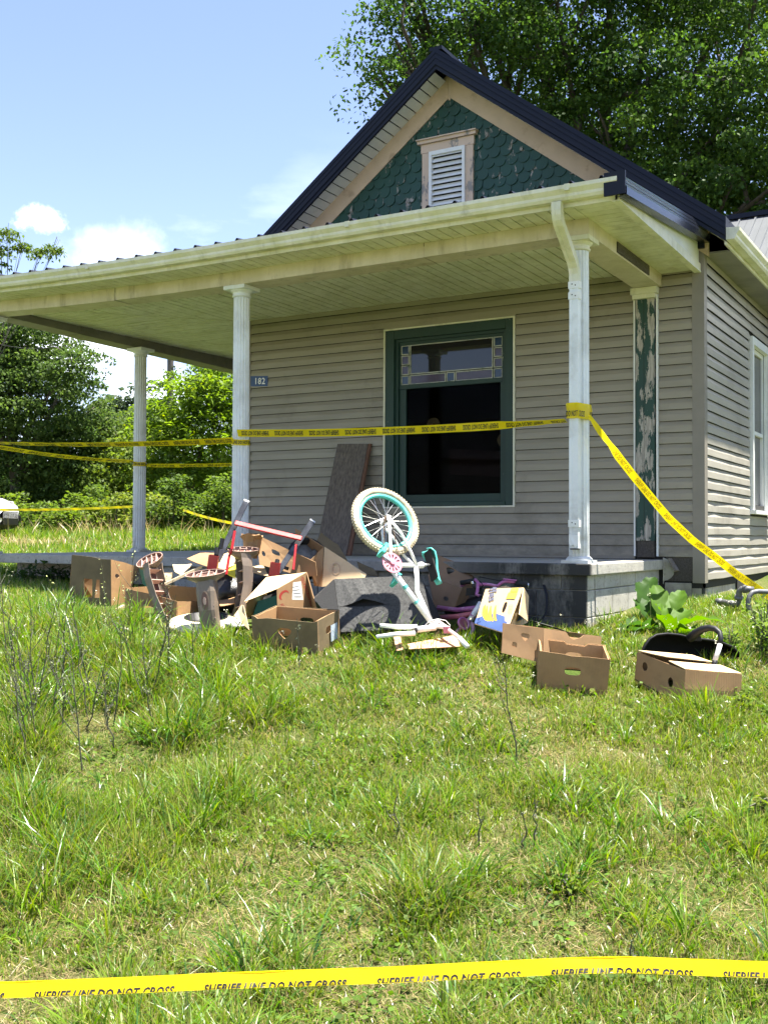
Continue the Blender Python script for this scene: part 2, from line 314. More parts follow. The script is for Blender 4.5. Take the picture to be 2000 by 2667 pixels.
# ------------------------------------------------------------------ the house
HOUSE = empty('house', (-2.5, 0, 0))
reg(HOUSE, 'single storey house with grey siding, green gable and white columned porch', 'house')
CR = 0.1016
def board(parent, a, b, z0, z1, plane, mat, name='siding_board', wav=0.0012, seg=0.35):
    """one lap of siding along X (plane 'F', wall at Y=0) or along Y (plane 'R', wall at X=0)"""
    n = max(2, int((b - a) / seg) + 1); prof = [(z1 - 0.004, 0.0008), (z0 + 0.076, 0.0075), (z0 + 0.058, 0.0150), (z0 + 0.004, 0.0172), (z0, 0.0165)]
    m = MB(); V = []; F = []; k = len(prof)
    for i in range(n):
        u = a + (b - a) * i / (n - 1); w = rng.gauss(0, wav); dz = rng.gauss(0, wav * 0.5)
        for z, o in prof:
            o2 = o + (w if o > 0.005 else 0); z2 = z + dz
            V.append((u, -o2, z2) if plane == 'F' else (o2, u, z2))
    for i in range(n - 1):
        for j in range(k - 1): F.append((i * k + j, i * k + j + 1, (i + 1) * k + j + 1, (i + 1) * k + j))
    m.add(V, F); return m.build(name, mat, parent)
def walls():
    P = HOUSE
    # front wall: backing with a window opening, then the laps
    wx0, wx1, wz0, wz1 = -3.245, -1.80, 0.50, 2.335
    bk = MB(); bk.box(-5.02, wx0, 0.004, 0.10, -0.3, 2.99); bk.box(wx1, -0.004, 0.004, 0.10, -0.3, 2.99); bk.box(wx0, wx1, 0.004, 0.10, -0.3, wz0); bk.box(wx0, wx1, 0.004, 0.10, wz1, 2.99)
    front = bk.build('front_wall', M_dark, P)
    z = 2.056 - 20 * CR + 0.0
    ks = []
    while z < 2.62: ks.append(z); z += CR
    for z0 in ks:
        if z0 < 0.0: continue
        spans = [(-5.04, -0.607)]
        if z0 + CR > wz0 - 0.016 and z0 < wz1 + 0.016: spans = [(-5.04, wx0 - 0.015), (wx1 + 0.015, -0.607)]
        if z0 < wz0 - .016 < z0 + CR: board(front, wx0 - .014, wx1 + .014, z0, wz0 - .020, 'F', M_siding)
        if z0 < wz1 + .016 < z0 + CR: board(front, wx0 - .014, wx1 + .014, wz1 + .012, z0 + CR, 'F', M_siding)
        for a, b in spans:
            if b - a > 2 and rng.random() < 0.55:
                s = rng.uniform(a + 0.5, b - 0.5); s2 = s + 0.0
                board(front, a, s, z0, z0 + CR, 'F', M_siding); board(front, s + 0.002, b, z0 + 0.0005, z0 + CR, 'F', M_siding)
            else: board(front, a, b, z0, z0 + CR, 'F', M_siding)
        if z0 < 2.6: board(front, -0.396, -0.085, z0 + 0.003, z0 + 0.003 + CR, 'F', M_siding)
    m = MB(); m.box(-5.04, -0.61, -0.016, 0.004, 0.005, 0.026); m.build('starter_strip', M_post, front)
    # right wall
    bk = MB(); bk.box(-0.10, -0.004, 0.0, 2.00, -0.25, 2.80); bk.box(-0.10, -0.004, 2.80, 9.0, -0.25, 2.80); bk.box(-0.10, -0.004, 2.0, 2.80, -0.25, 0.55); bk.box(-0.10, -0.004, 2.0, 2.8, 2.26, 2.80)
    right = bk.build('side_wall', M_dark, P)
    z0 = 2.056 - 22 * CR
    while z0 < 2.74:
        spans = [(0.085, 5.5)]
        if z0 + CR > 0.50 and z0 < 2.32: spans = [(0.085, 1.945), (2.865, 5.5)]
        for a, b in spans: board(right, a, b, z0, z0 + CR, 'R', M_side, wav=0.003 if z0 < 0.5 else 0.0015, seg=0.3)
        z0 += CR
    # other sides, plain
    m = MB(); m.box(-5.02, -4.92, 0.10, 9.0, -0.25, 2.8); m.box(-5.02, 0.0, 8.9, 9.0, -0.25, 2.8); m.build('far_walls', M_siding, P)
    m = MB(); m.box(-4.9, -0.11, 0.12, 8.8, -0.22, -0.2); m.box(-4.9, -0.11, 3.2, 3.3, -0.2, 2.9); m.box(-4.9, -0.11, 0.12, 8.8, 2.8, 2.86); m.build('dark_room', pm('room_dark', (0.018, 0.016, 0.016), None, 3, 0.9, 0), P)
    # corner post (L section) and left corner
    m = MB(); m.box(-0.088, 0.020, -0.020, -0.002, -0.203, 2.80); m.box(0.002, 0.020, -0.002, 0.088, -0.203, 2.80); m.build('corner_post', M_post, P)
    m = MB(); m.box(-5.07, -4.98, -0.02, 0.0, 0.0, 2.6); m.box(-5.07, -5.02, 0.0, 0.09, 0.0, 2.6); m.build('corner_post', M_post, P)
    # pilaster where the porch beam lands
    pil = MB().box(-0.588, -0.418, -0.048, 0.003, 0.17, 2.37).build('pilaster', M_green2, P)
    MB().box(-0.5155, -0.5125, -0.0495, -0.04, 0.17, 2.37).build('pilaster_crack', M_dark, pil)
    MB().box(-0.580, -0.425, -0.040, 0.003, 0.02, 0.17).build('pilaster_foot', M_rot, pil)
    for x in (-0.6065, -0.3985): MB().box(x - 0.008, x + 0.008, -0.034, 0.004, 0.03, 2.40).build('j_channel', M_white, pil)
    m = MB(); m.box(-0.625, -0.385, -0.10, 0.003, 2.405, 2.462); m.box(-0.61, -0.40, -0.085, 0.003, 2.365, 2.405); m.build('pilaster_capital', M_gutter, pil)
    # broken sill and torn corner under the front siding
    m = MB(); m.bar((-0.29, -0.015, 0.01), (-0.22, -0.03, -0.10), 0.07, 0.02); m.build('broken_board', M_oldw, P)
    m = MB(); m.box(-0.33, -0.09, -0.004, 0.10, -0.19, 0.03); m.build('sill_beam', M_rot, P)
    blob = [(-0.352, -0.02, 0.02)] + [(-0.352 + 0.10 * math.cos(a), -0.012, -0.09 + 0.10 * math.sin(a)) for a in np.linspace(1.3, -1.5, 9)] + [(-0.352, -0.02, -0.22)]
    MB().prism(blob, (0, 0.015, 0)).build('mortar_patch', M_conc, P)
walls()

def foundation():
    f = MB().box(-4.95, -0.09, 0.02, 8.9, -1.0, -0.2)
    f = f.build('foundation', M_dark, HOUSE)
    for r, (z0, z1) in enumerate(((-0.40, -0.205), (-0.605, -0.405), (-0.81, -0.61), (-1.0, -0.815))):
        y = 0.0 - (0.2 if r % 2 else 0.0)
        while y < 5:
            y0, y1 = max(y, 0.0), min(y + 0.395, 5)
            if y1 - y0 > 0.03: MB().box(-0.10, -0.012 + rng.uniform(-.003, .003), y0 + .002, y1 - 0.003, z0, z1).build('block', M_found, f, bevel=0.004)
            y += 0.40
        x = -0.385 + (0.2 if r % 2 else 0)
        MB().box(-0.34, -0.103, -0.006, 0.03, z0, z1).build('block', M_found, f, bevel=0.004)
    MB().box(-0.2, -0.016, 0.01, 4.98, -1.0, -0.206).build('mortar', pm('mortar', (0.30, 0.285, 0.25), None, 9, 0.95, 0.3), f)
    MB().box(-0.05, 0.006, 1.35, 1.75, -0.36, -0.215).build('foundation_vent', M_dark, f)
foundation()

def porch_base():
    s = MB(); s.box(-7.10, -0.3466, -1.985, 0.0, -0.088, 0.0); s.box(-7.10, -5.08, 0.0, 3.4, -0.088, 0.0)
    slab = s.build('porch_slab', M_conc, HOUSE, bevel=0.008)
    w = MB().box(-4.2, -0.40, -1.925, -0.01, -1.0, -0.089).box(-7.0, -4.2, -1.50, -0.01, -1.0, -0.0892).build('porch_wall', pm('porch_mortar', (0.24, 0.23, 0.2), None, 9, 0.95, 0.3), HOUSE)
    rows = ((-0.198, -0.0885), (-0.402, -0.2045), (-0.605, -0.4085), (-0.81, -0.6115))
    for r, (z0, z1) in enumerate(rows):
        x = -0.388
        first = 0.4 if r % 2 else 0.2
        while x > -7.0:
            L = first if x == -0.388 else 0.4
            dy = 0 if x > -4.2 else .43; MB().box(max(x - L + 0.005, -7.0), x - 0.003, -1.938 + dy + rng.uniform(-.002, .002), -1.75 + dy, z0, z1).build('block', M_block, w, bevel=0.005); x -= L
        y = -1.74 if r % 2 else -1.74 + 0.2
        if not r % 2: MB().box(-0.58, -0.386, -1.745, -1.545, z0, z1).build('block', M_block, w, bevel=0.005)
        while y < -0.05:
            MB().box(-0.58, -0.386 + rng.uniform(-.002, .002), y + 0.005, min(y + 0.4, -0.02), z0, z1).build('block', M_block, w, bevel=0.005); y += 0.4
porch_base()

def warp(x, y, z):
    k = max(0.0, -3.5 - x); return (x, y, z + 0.0065 * k * k * min(1.0, max(0.0, (0.6 - y) / 2.2)))
def subx(x0, x1, n): return [x0 + (x1 - x0) * i / n for i in range(n + 1)]

def porch_top():
    P = HOUSE
    # clad beams in lengths with lapped seams
    fb = empty('front_beam', (-3.5, -1.85, 2.47), P)
    cuts = [-7.15, -6.15, -5.14, -3.70, -1.75, -0.36]
    for i in range(len(cuts) - 1):
        for a, b in zip(subx(cuts[i], cuts[i + 1], 5)[:-1], subx(cuts[i], cuts[i + 1], 5)[1:]): pass
        m = MB(); A = subx(cuts[i] + (0.0 if i == 0 else 0.0015), cuts[i + 1] - 0.0015, 6); o = 0.003 * (i % 2)
        prof = [(-1.97 - o, 2.585), (-1.97 - o, 2.466 - o), (-1.735 + o, 2.466 - o), (-1.735 + o, 2.62)]
        V = [(x, y, z) for x in A for y, z in prof]; F = [(k * 4 + j, k * 4 + j + 1, k * 4 + j + 5, k * 4 + j + 4) for k in range(6) for j in range(3)]
        m.add(V, F).map(warp).build('beam_cladding', M_beam, fb)
    m = MB(); m.box(-0.60, -0.362, -1.735, -0.002, 2.466, 2.585); m.build('side_beam', M_beam, P)
    MB().box(-0.364, -0.3585, -1.972, -1.736, 2.4645, 2.585).build('beam_end', M_beam, P)
    q = MB(); q.box(-0.3615, -0.352, -1.30, -0.42, 2.482, 2.566); rb = q.build('rotten_beam_patch', M_rot, P)
    # left beam, slightly splayed
    def lb(u): return -6.93 + 0.085 * (u + 1.75) / 1.0 * 0.5
    cu = [-1.74, -0.75, 0.35, 1.8, 3.4]
    lbm = empty('left_beam', (-6.9, 0, 2.47), P)
    for i in range(4):
        a, b = cu[i] + .0015, cu[i + 1] - .0015; m = MB(); xa, xb = lb(a), lb(b); o = 0.003 * (i % 2)
        m.hexa([(xa - 0.24, a, 2.466 - o), (xa + o, a, 2.466 - o), (xb + o, b, 2.466 - o), (xb - 0.24, b, 2.466 - o), (xa - 0.24, a, 2.62), (xa + o, a, 2.62), (xb + o, b, 2.62), (xb - 0.24, b, 2.62)])
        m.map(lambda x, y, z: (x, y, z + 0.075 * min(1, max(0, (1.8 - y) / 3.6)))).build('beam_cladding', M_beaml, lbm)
    # ceiling boards: along the depth in front, across in the wrap-around, mitred at the corner
    ce = MB(); ce.box(-7.0, -0.5, -1.8, 0.0, 2.632, 2.65); ce.box(-7.0, -5.02, 0.0, 3.4, 2.632, 2.65)
    ceil = ce.build('porch_ceiling', M_dark, P)
    x = -0.605
    mit = lambda xx: (xx + 5.05) * (1.87 / 1.83)
    while x > -6.9:
        x2 = x - CR; g = 0.012
        ya, yb = (0.0, 0.0) if x2 > -5.05 else (min(0, mit(x)), min(0, mit(x2)))
        if min(ya, yb) > -1.72:
            zz = 2.613 + rng.gauss(0, 0.0012)
            MB().hexa([(x2 + g, -1.733, zz), (x, -1.733, zz), (x, ya - .002, zz), (x2 + g, yb - .002, zz), (x2 + g, -1.733, zz + .012), (x, -1.733, zz + .012), (x, ya - .002, zz + .012), (x2 + g, yb - .002, zz + .012)]).build('ceiling_board', M_ceil, ceil)
        x = x2
    y = 3.3
    while y > -1.8:
        y2 = y - CR; g = 0.012; xa = -5.08 if y > 0.05 else -5.05 + y * 1.83 / 1.87; xb = -5.08 if y2 > 0.05 else -5.05 + y2 * 1.83 / 1.87
        if xb > -6.85:
            zz = 2.611 + rng.gauss(0, 0.0012)
            MB().hexa([(-6.9, y2 + g, zz), (xb - .004, y2 + g, zz), (xa - .004, y, zz), (-6.9, y, zz), (-6.9, y2 + g, zz + .012), (xb - .004, y2 + g, zz + .012), (xa - .004, y, zz + .012), (-6.9, y, zz + .012)]).build('ceiling_board', M_ceil, ceil)
        y = y2
    # soffit panels outside the beams
    so_ = MB(); so_.box(-7.5, -0.03, -2.30, -1.96, 2.60, 2.61); so_.box(-0.37, -0.03, -1.96, 0.0, 2.60, 2.61); sof = so_.map(warp).build('soffit', M_dark, P)
    x = -0.37
    while x > -7.4:
        MB().box(x - CR + 0.010, x, -2.298, -1.973, 2.583, 2.594).map(warp).build('soffit_panel', M_ceil, sof); x -= CR
    y = -2.29
    while y < -0.02:
        MB().box(-0.362 if y > -1.98 else -0.365, -0.045, y + 0.006, min(y + CR, -.004), 2.583, 2.594).build('soffit_panel', M_ceil, sof); y += CR
    # fascias
    A = subx(-7.5, -0.02, 16); m = MB()
    for a, b in zip(A[:-1], A[1:]): m.box(a, b, -2.318, -2.30, 2.572, 2.705)
    m.map(warp).build('front_fascia', M_gutter, P)
    m = MB(); m.prism([(-0.042, -2.318, 2.572), (-0.042, 0, 2.555), (-0.042, 0, 2.95), (-0.042, -2.318, 2.70)], (0.016, 0, 0)); m.build('side_fascia', M_white, P)
    m = MB(); m.hexa([(-0.065, -2.318, 2.562), (-0.006, -2.318, 2.562), (-0.006, -0.003, 2.552), (-0.065, -.003, 2.552), (-0.065, -2.318, 2.574), (-0.006, -2.318, 2.574), (-0.006, -.003, 2.564), (-0.065, -.003, 2.564)]); m.hexa([(-0.023, -2.318, 2.575), (-0.010, -2.318, 2.575), (-0.010, -0.003, 2.565), (-0.023, -0.003, 2.565), (-0.023, -2.318, 2.64), (-0.010, -2.318, 2.64), (-0.010, -0.003, 2.63), (-0.023, -0.003, 2.63)]); m.build('side_fascia_trim', M_gutter, P)
    # K-style gutter in lengths
    gp = [(-2.319, 2.71), (-2.319, 2.605), (-2.385, 2.605), (-2.40, 2.625), (-2.402, 2.645), (-2.43, 2.675), (-2.432, 2.702), (-2.424, 2.704), (-2.424, 2.68), (-2.398, 2.65), (-2.385, 2.613), (-2.326, 2.613), (-2.326, 2.71)]
    gut = empty('porch_gutter', (-3.5, -2.38, 2.65), P)
    cu = [-7.5, -5.05, -2.2, 0.0]
    for i in range(3):
        A = subx(cu[i], cu[i + 1], 10); o = 0.0015 * (i % 2); k = len(gp)
        V = [(x, y - o, z + rng.gauss(0, .0012) * 0) for x in A for y, z in gp]; m = MB()
        m.add(V, [(a * k + j, a * k + (j + 1) % k, (a + 1) * k + (j + 1) % k, (a + 1) * k + j) for a in range(10) for j in range(k)])
        m.map(warp).build('gutter_length', M_gutter, gut)
    m = MB(); m.prism([(0.0, y, z) for y, z in gp[:7]], (0.004, 0, 0)); m.build('gutter_end_cap', M_gutter, gut)
    for xs in (-0.36, -2.2, -5.05): m = MB(); m.box(xs - .018, xs + .018, -2.4345, -2.404, 2.66, 2.706); m.map(warp).build('gutter_joint', M_gutter, gut)
    # corrugated metal porch roof in sheets
    roof = empty('porch_roof', (-3.5, -1.2, 2.8), P)
    rib = [(0, 0), (0.083, 0), (0.093, 0.0), (0.107, 0.022), (0.122, 0.022), (0.136, 0.0), (0.146, 0), (0.229, 0)]
    def sheet(x0, n, ya, za, yb, zb, name='roof_sheet', par=roof, mat=M_navy, wp=True):
        L = []
        for i in range(n):
            for (u, h) in rib[:-1]: L.append((x0 + i * 0.229 + u, h))
        L.append((x0 + n * 0.229, 0)); m = MB()
        V = [(x, ya, za + h) for x, h in L] + [(x, yb, zb + h) for x, h in L] + [(x, ya, za + h - .004) for x, h in L]
        k = len(L); m.add(V, [(j, j + 1, k + j + 1, k + j) for j in range(k - 1)] + [(j, 2 * k + j, 2 * k + j + 1, j + 1) for j in range(k - 1)])
        if wp: m.map(warp)
        return m.build(name, mat, par)
    for i in range(8): sheet(-7.33 + i * 0.916, 4, -2.40, 2.712 + 0.0012 * (i % 2), -0.01, 2.985 + 0.0012 * (i % 2))
    # side roof over the wrap-around
    m = MB(); m.add([(-7.55, 0.0, 2.69), (-7.55, 3.6, 2.69), (-5.0, 3.6, 2.97), (-5.0, 0.0, 2.97)], [(0, 1, 2, 3)]); m.build('roof_sheet', M_navy, roof)
    # ribbed rake trim on the right edge
    m = MB(); pr = [(0, 0.0), (0.008, -0.004), (0.026, -0.034), (0.030, -0.034), (0.034, -0.042), (0.032, -0.044), (0.048, -0.072), (0.053, -0.072), (0.057, -0.080), (0.054, -0.082), (0.070, -0.112), (0.070, -0.165), (0.0, -0.17)]
    L0 = [(0.0 + a, -2.41, 2.735 + b) for a, b in [(-.08, 0.0)] + pr]; L1 = [(0.0 + a, -0.005, 3.0 + b * 1.15) for a, b in [(-.08, 0.0)] + pr]
    m.strip(L0, L1); m.build('rake_trim', pm('bright_navy_metal', (.02, .024, .036), (.026, .03, .044), 3, .22, .03, metal=.55, spec=.8), roof)
    m = MB(); m.box(-0.09, 0.062, -2.425, -2.405, 2.575, 2.737); m.build('rake_end', M_navy, roof)
    m = MB(); m.box(-0.14, 0.03, -0.06, 0.0, 2.76, 2.99); m.build('flashing', M_navy, roof)
porch_top()

def column(x, y, h, name='porch_column', dz=0.0):
    c = empty(name, (x, y, 0), HOUSE)
    n = 16; V = []; F = []; ring = []
    for k in range(n):
        a0 = 2 * math.pi * k / n
        for da, r in ((0.0, 0.0765), (0.10, 0.0765), (0.16, 0.070), (0.2327, 0.068), (0.30, 0.070)): ring.append((a0 + da, r))
    kk = len(ring); zs = [0.05, h - 0.10]
    for z, t in ((0.05, 1.0), (h * 0.5, 0.99), (h - 0.10, 0.95)):
        for a, r in ring: V.append((x + r * t * math.cos(a), y + r * t * math.sin(a), z))
    for i in range(2):
        for k in range(kk): F.append((i * kk + k, i * kk + (k + 1) % kk, (i + 1) * kk + (k + 1) % kk, (i + 1) * kk + k))
    MB().add(V, F).build('shaft', M_col, c)
    b = MB(); b.box(x - 0.105, x + 0.105, y - 0.105, y + 0.105, 0.001, 0.024); b.lathe([(0.10, 0.024), (0.10, 0.036), (0.088, 0.045), (0.084, 0.052), (0.06, 0.052)], 28, Matrix.Translation((x, y, 0))); b.build('base', M_col, c)
    t = MB(); t.lathe([(0.074, h - 0.10), (0.086, h - 0.093), (0.086, h - 0.083), (0.078, h - 0.078), (0.080, h - 0.060), (0.100, h - 0.044), (0.102, h - 0.036), (0.05, h - 0.036)], 28, Matrix.Translation((x, y, 0))); t.box(x - 0.118, x + 0.118, y - 0.118, y + 0.118, h - 0.036, h - 0.001); t.build('capital', M_gutter if x > -1 else M_col, c)
    return c
column(-0.4766, -1.852, 2.466); column(-3.69, -1.852, 2.466); column(-6.86, 0.235, 2.495); column(-7.05, -1.852, 2.53)

def downspout():
    P = HOUSE; d = empty('downspout', (-0.47, -2.0, 0.1), P)
    def rect_tube(path, w, t, name):
        m = MB(); rings = []
        for i, (p, nx) in enumerate(path):
            p = Vector(p); nx = Vector(nx).normalized(); wx = Vector((1, 0, 0))
            rings.append([p + wx * sx * w / 2 + nx * sy * t / 2 for sx, sy in ((-1, -1), (-.3, -1), (-.26, -.86), (.26, -.86), (.3, -1), (1, -1), (1, 1), (-1, 1))])
        k = 8; V = [q for r in rings for q in r]; F = [(i * k + j, i * k + (j + 1) % k, (i + 1) * k + (j + 1) % k, (i + 1) * k + j) for i in range(len(rings) - 1) for j in range(k)]
        return m.add(V, F).build(name, M_gutter if 'elbow' in name else M_col, d)
    X = -0.464
    el = []
    for p, nx in [((-.452, -2.372, 2.602), (0, 1, 0)), ((-.452, -2.372, 2.545), (0, 1, 0)), ((-.452, -2.365, 2.515), (0, 1, .15)), ((-.454, -2.348, 2.485), (0, 1, .45)), ((-.456, -2.318, 2.455), (0, .8, .6)), ((-.459, -2.20, 2.375), (0, .6, .8)), ((X, -2.09, 2.302), (0, .6, .8)), ((X, -2.035, 2.262), (0, .75, .6)), ((X, -1.995, 2.215), (0, 1, .3)), ((X, -1.978, 2.165), (0, 1, 0)), ((X, -1.978, 2.10), (0, 1, 0))]: el.append((p, nx))
    rect_tube(el, 0.072, 0.056, 'elbow')
    rect_tube([((X, -1.978, 2.112), (0, 1, 0)), ((X, -1.978, 0.16), (0, 1, 0)), ((X + .004, -1.982, 0.115), (0, 1, 0))], 0.068, 0.052, 'pipe')
    for z in (2.085, 2.005, 0.30): 
        MB().box(X - 0.042, X + 0.042, -2.0075, -1.95, z - 0.026, z + 0.026).build('strap', M_white, d)
        for dx, dzz in ((-.012, .006), (.014, -.004)): MB().box(X + dx - .004, X + dx + .004, -2.010, -2.006, z + dzz - .004, z + dzz + .004).build('screw', M_dark, d)
    m = MB(); A = [(X - .036, -2.01, .15), (X - .02, -2.012, .13), (X, -2.016, .142), (X + .018, -2.014, .12), (X + .037, -2.01, .15)]
    m.prism([(X - .036, -2.009, .22)] + A + [(X + .037, -2.009, .21)], (0, .004, 0)); m.build('torn_end', M_white, d)
    MB().box(X - 0.03, X + .03, -1.9995, -1.96, 0.105, 0.128).build('pipe_mouth', M_dark, d)
downspout()

# ------------------------------------------------------------------ gable and main roof
def gable():
    P = HOUSE; S = 0.75; AX = -2.5
    # triangular wall behind
    m = MB(); m.prism([(-5.0, 0.004, 2.985), (0.0, 0.004, 2.985), (AX, 0.004, 4.86)], (0, 0.09, 0)); gw = m.build('gable_wall', M_dark, P)
    # fish-scale shingles
    w, hgt, row = 0.1245, 0.175, 0.1005
    def shingle(jit):
        pts = [(-w / 2 + .001, hgt), (w / 2 - .001, hgt)]; 
        n = 9
        for i in range(n + 1):
            a = math.pi * i / n; pts.append((w / 2 * 0.985 * math.cos(a), w / 2 - w / 2 * math.sin(a)))
        mb = MB(); k = len(pts)
        tilt = lambda z: -0.021 + 0.019 * z / hgt
        mb.add([(x, tilt(z) - .009, z) for x, z in pts] + [(x, tilt(z) + .001, z) for x, z in pts], [tuple(range(k)), tuple(range(k, 2 * k))[::-1]] + [(i, k + i, k + (i + 1) % k, (i + 1) % k) for i in range(k)])
        me = bpy.data.meshes.new('shingle'); me.from_pydata(mb.v, [], mb.f); me.materials.append(M_green); me.update(); return me
    MES = [shingle(i) for i in range(2)]
    z = 3.33; r = 0
    while z < 4.60:
        x = AX - 2.0 + (w / 2 if r % 2 else 0)
        while x < AX + 2.0:
            top = 4.73 - 0.76 * abs(x - AX); low = z
            if low + 0.03 < top and not (-2.79 < x < -2.245 and z < 4.20 and abs(x - (-2.518)) < 0.235):
                o = link('shingle', rng.choice(MES), None, gw, loc=(x + rng.gauss(0, .0012), 0.001 + rng.gauss(0, .001), z + rng.gauss(0, .0025)))
                o.rotation_euler = (rng.gauss(0, .008), rng.gauss(0, .014), 0)
            x += w
        z += row; r += 1
    # tan frieze boards along the rake
    for sgn in (-1, 1):
        f = lambda x, top: (top - S * abs(x - AX) * (1.0 if top > 4.7 else 1.012))
        xo = AX + sgn * 2.56; xi = AX + sgn * 0.012
        m = MB(); m.prism([(xi, -0.032, 4.87), (xo, -0.032, f(xo, 4.87)), (xo, -0.032, f(xo, 4.63)), (xi, -0.032, 4.62)], (0, 0.034, 0)); m.build('rake_board', M_rake, P)
    MB().box(AX - .011, AX + .011, -0.030, 0, 4.60, 4.86).build('rake_joint', M_case, P)
    # louvred vent in its flaking casing
    v = empty('gable_vent', (-2.515, 0, 3.4), P)
    MB().box(-2.80, -2.715, -0.046, 0.0, 3.30, 4.10).build('casing', M_case, v); MB().box(-2.312, -2.228, -0.046, 0.0, 3.30, 4.10).build('casing', M_case, v)
    MB().box(-2.812, -2.218, -0.050, 0.0, 4.102, 4.19).build('head_casing', M_case, v); m = MB(); m.box(-2.842, -2.19, -0.075, 0.0, 4.192, 4.225); m.box(-2.855, -2.178, -0.095, 0.0, 4.225, 4.237); m.build('head_cap', M_case, v)
    fr = MB(); fr.box(-2.714, -2.684, -0.066, 0, 3.30, 4.101); fr.box(-2.343, -2.313, -0.066, 0, 3.30, 4.101); fr.box(-2.684, -2.343, -0.066, 0, 4.062, 4.101); fr.build('vent_frame', M_white, v)
    MB().box(-2.69, -2.34, -0.008, 0.0, 3.3, 4.07).build('vent_back', M_dark, v)
    z = 3.32
    while z < 4.05:
        m = MB(); m.hexa([(-2.683, -0.058, z), (-2.344, -0.058, z), (-2.344, -0.050, z), (-2.683, -0.050, z), (-2.683, -0.020, z + 0.052), (-2.344, -0.020, z + 0.052), (-2.344, -0.012, z + 0.052), (-2.683, -0.012, z + 0.052)]); m.build('louvre', M_white, v); z += 0.0555
    # roof planes, rake trim and soffits
    zr = 5.0; ex = 2.775
    rf = empty('main_roof', (AX, 0, zr), P)
    for sgn in (-1, 1):
        xe = AX + sgn * ex; ze = zr - S * ex
        m = MB(); m.prism([(AX, -0.31, zr - .02), (xe, -0.31, ze - .02), (xe, -0.31, ze - .045), (AX, -0.31, zr - .05)], (0, 9.6, 0)); m.build('roof_deck', M_navy, rf)
        # ribs on the slope
        for j in range(42):
            y = -0.2 + j * 0.229; m = MB(); a, b = Vector((AX, y, zr - .018)), Vector((xe, y, ze - .018)); m.bar(a, b, 0.03, 0.022); 
            if j % 3 == 0: m.build('roof_rib', M_navy, rf)
        # rake trim with fine folds: profile perpendicular to the rake
        pr = [(0.10, 0.012), (-0.335, 0.012), (-0.338, -0.036), (-0.333, -0.040), (-0.333, -0.052), (-0.338, -0.056), (-0.338, -0.088), (-0.333, -0.092), (-0.333, -0.104), (-0.338, -0.108), (-0.338, -0.150), (-0.326, -0.162), (-0.326, -0.196), (-0.300, -0.196)]
        m = MB(); m.strip([(AX, y, zr + b * 1.0) for y, b in pr], [(xe, y, ze + b * 1.0) for y, b in pr]); m.build('rake_trim', M_navy, rf)
        m = MB(); m.prism([(xe, y, ze + b) for y, b in ((-.338, .012), (.1, .012), (.1, -.17), (-.30, -.196), (-.326, -.196), (-.338, -.15))], (sgn * .003, 0, 0)); m.build('rake_end', M_navy, rf)
        # soffit panels under the overhang
        L = math.hypot(ex, S * ex); n = int(L / 0.108); un = Vector((sgn * ex, 0, -S * ex)) / L; nn_ = Vector((sgn * S, 0, 1)).normalized()
        for j in range(n):
            a = Vector((AX, 0, zr - 0.172)) + un * (j * 0.108 + (0.05 if sgn > 0 else 0.05)); b = a + un * 0.096
            m = MB(); m.hexa([(a.x, -0.32, a.z), (b.x, -0.32, b.z), (b.x, -0.002, b.z), (a.x, -0.002, a.z)] + [(p[0] + nn_.x * .01, p[1], p[2] + nn_.z * .01) for p in ((a.x, -0.32, a.z), (b.x, -0.32, b.z), (b.x, -0.002, b.z), (a.x, -0.002, a.z))]); m.build('soffit_panel', M_white, rf)
        # eave soffit along the sides
        m = MB(); x0, x1 = sorted((0.0 if sgn > 0 else -5.0, xe - sgn * .02)); m.box(x0, x1, 0.022, 9.0, 2.72, 2.735); m.build('eave_soffit', M_beaml, rf)
        m = MB(); m.box(min(xe - sgn * .018, xe), max(xe - sgn * .018, xe), -0.295, 9.0, 2.70, ze - .05); m.build('eave_fascia', M_gutter, rf)
    # side gutter
    gp = [(0.0, 0.0), (0.0, -0.105), (0.066, -0.105), (0.081, -0.085), (0.083, -0.065), (0.111, -0.035), (0.113, -0.008), (0.105, -0.006), (0.105, -0.03), (0.075, -0.065), (0.066, -0.097), (0.007, -0.097), (0.007, 0)]
    k = len(gp); g = empty('side_gutter', (0.4, 2, 2.75), P)
    for a, b in ((-0.33, 2.2), (2.202, 5.6)):
        V = [(0.279 + x, y, 2.835 + z) for y in (a, b) for x, z in gp]; MB().add(V, [(j, (j + 1) % k, k + (j + 1) % k, k + j) for j in range(k)]).build('gutter_length', M_gutter, g)
    MB().prism([(0.279 + x, -0.334, 2.835 + z) for x, z in gp[:7]], (0, .004, 0)).build('gutter_end_cap', M_gutter, g)
    MB().box(0.357, 0.395, 2.17, 2.23, 2.742, 2.832).build('gutter_joint', M_gutter, g)
    MB().box(AX - .07, AX + .07, -0.335, 9, zr - .012, zr + .024).build('ridge_cap', M_navy, rf)
    # rear wing with lighter ribbed sheets
    wroof = empty('wing_roof', (1, 6.5, 4.9), P); M_wr = pm('grey_metal_roof', (0.085, 0.092, 0.10), (0.07, 0.076, 0.085), 3, 0.4, 0.05, spec=0.6)
    x = -3.0
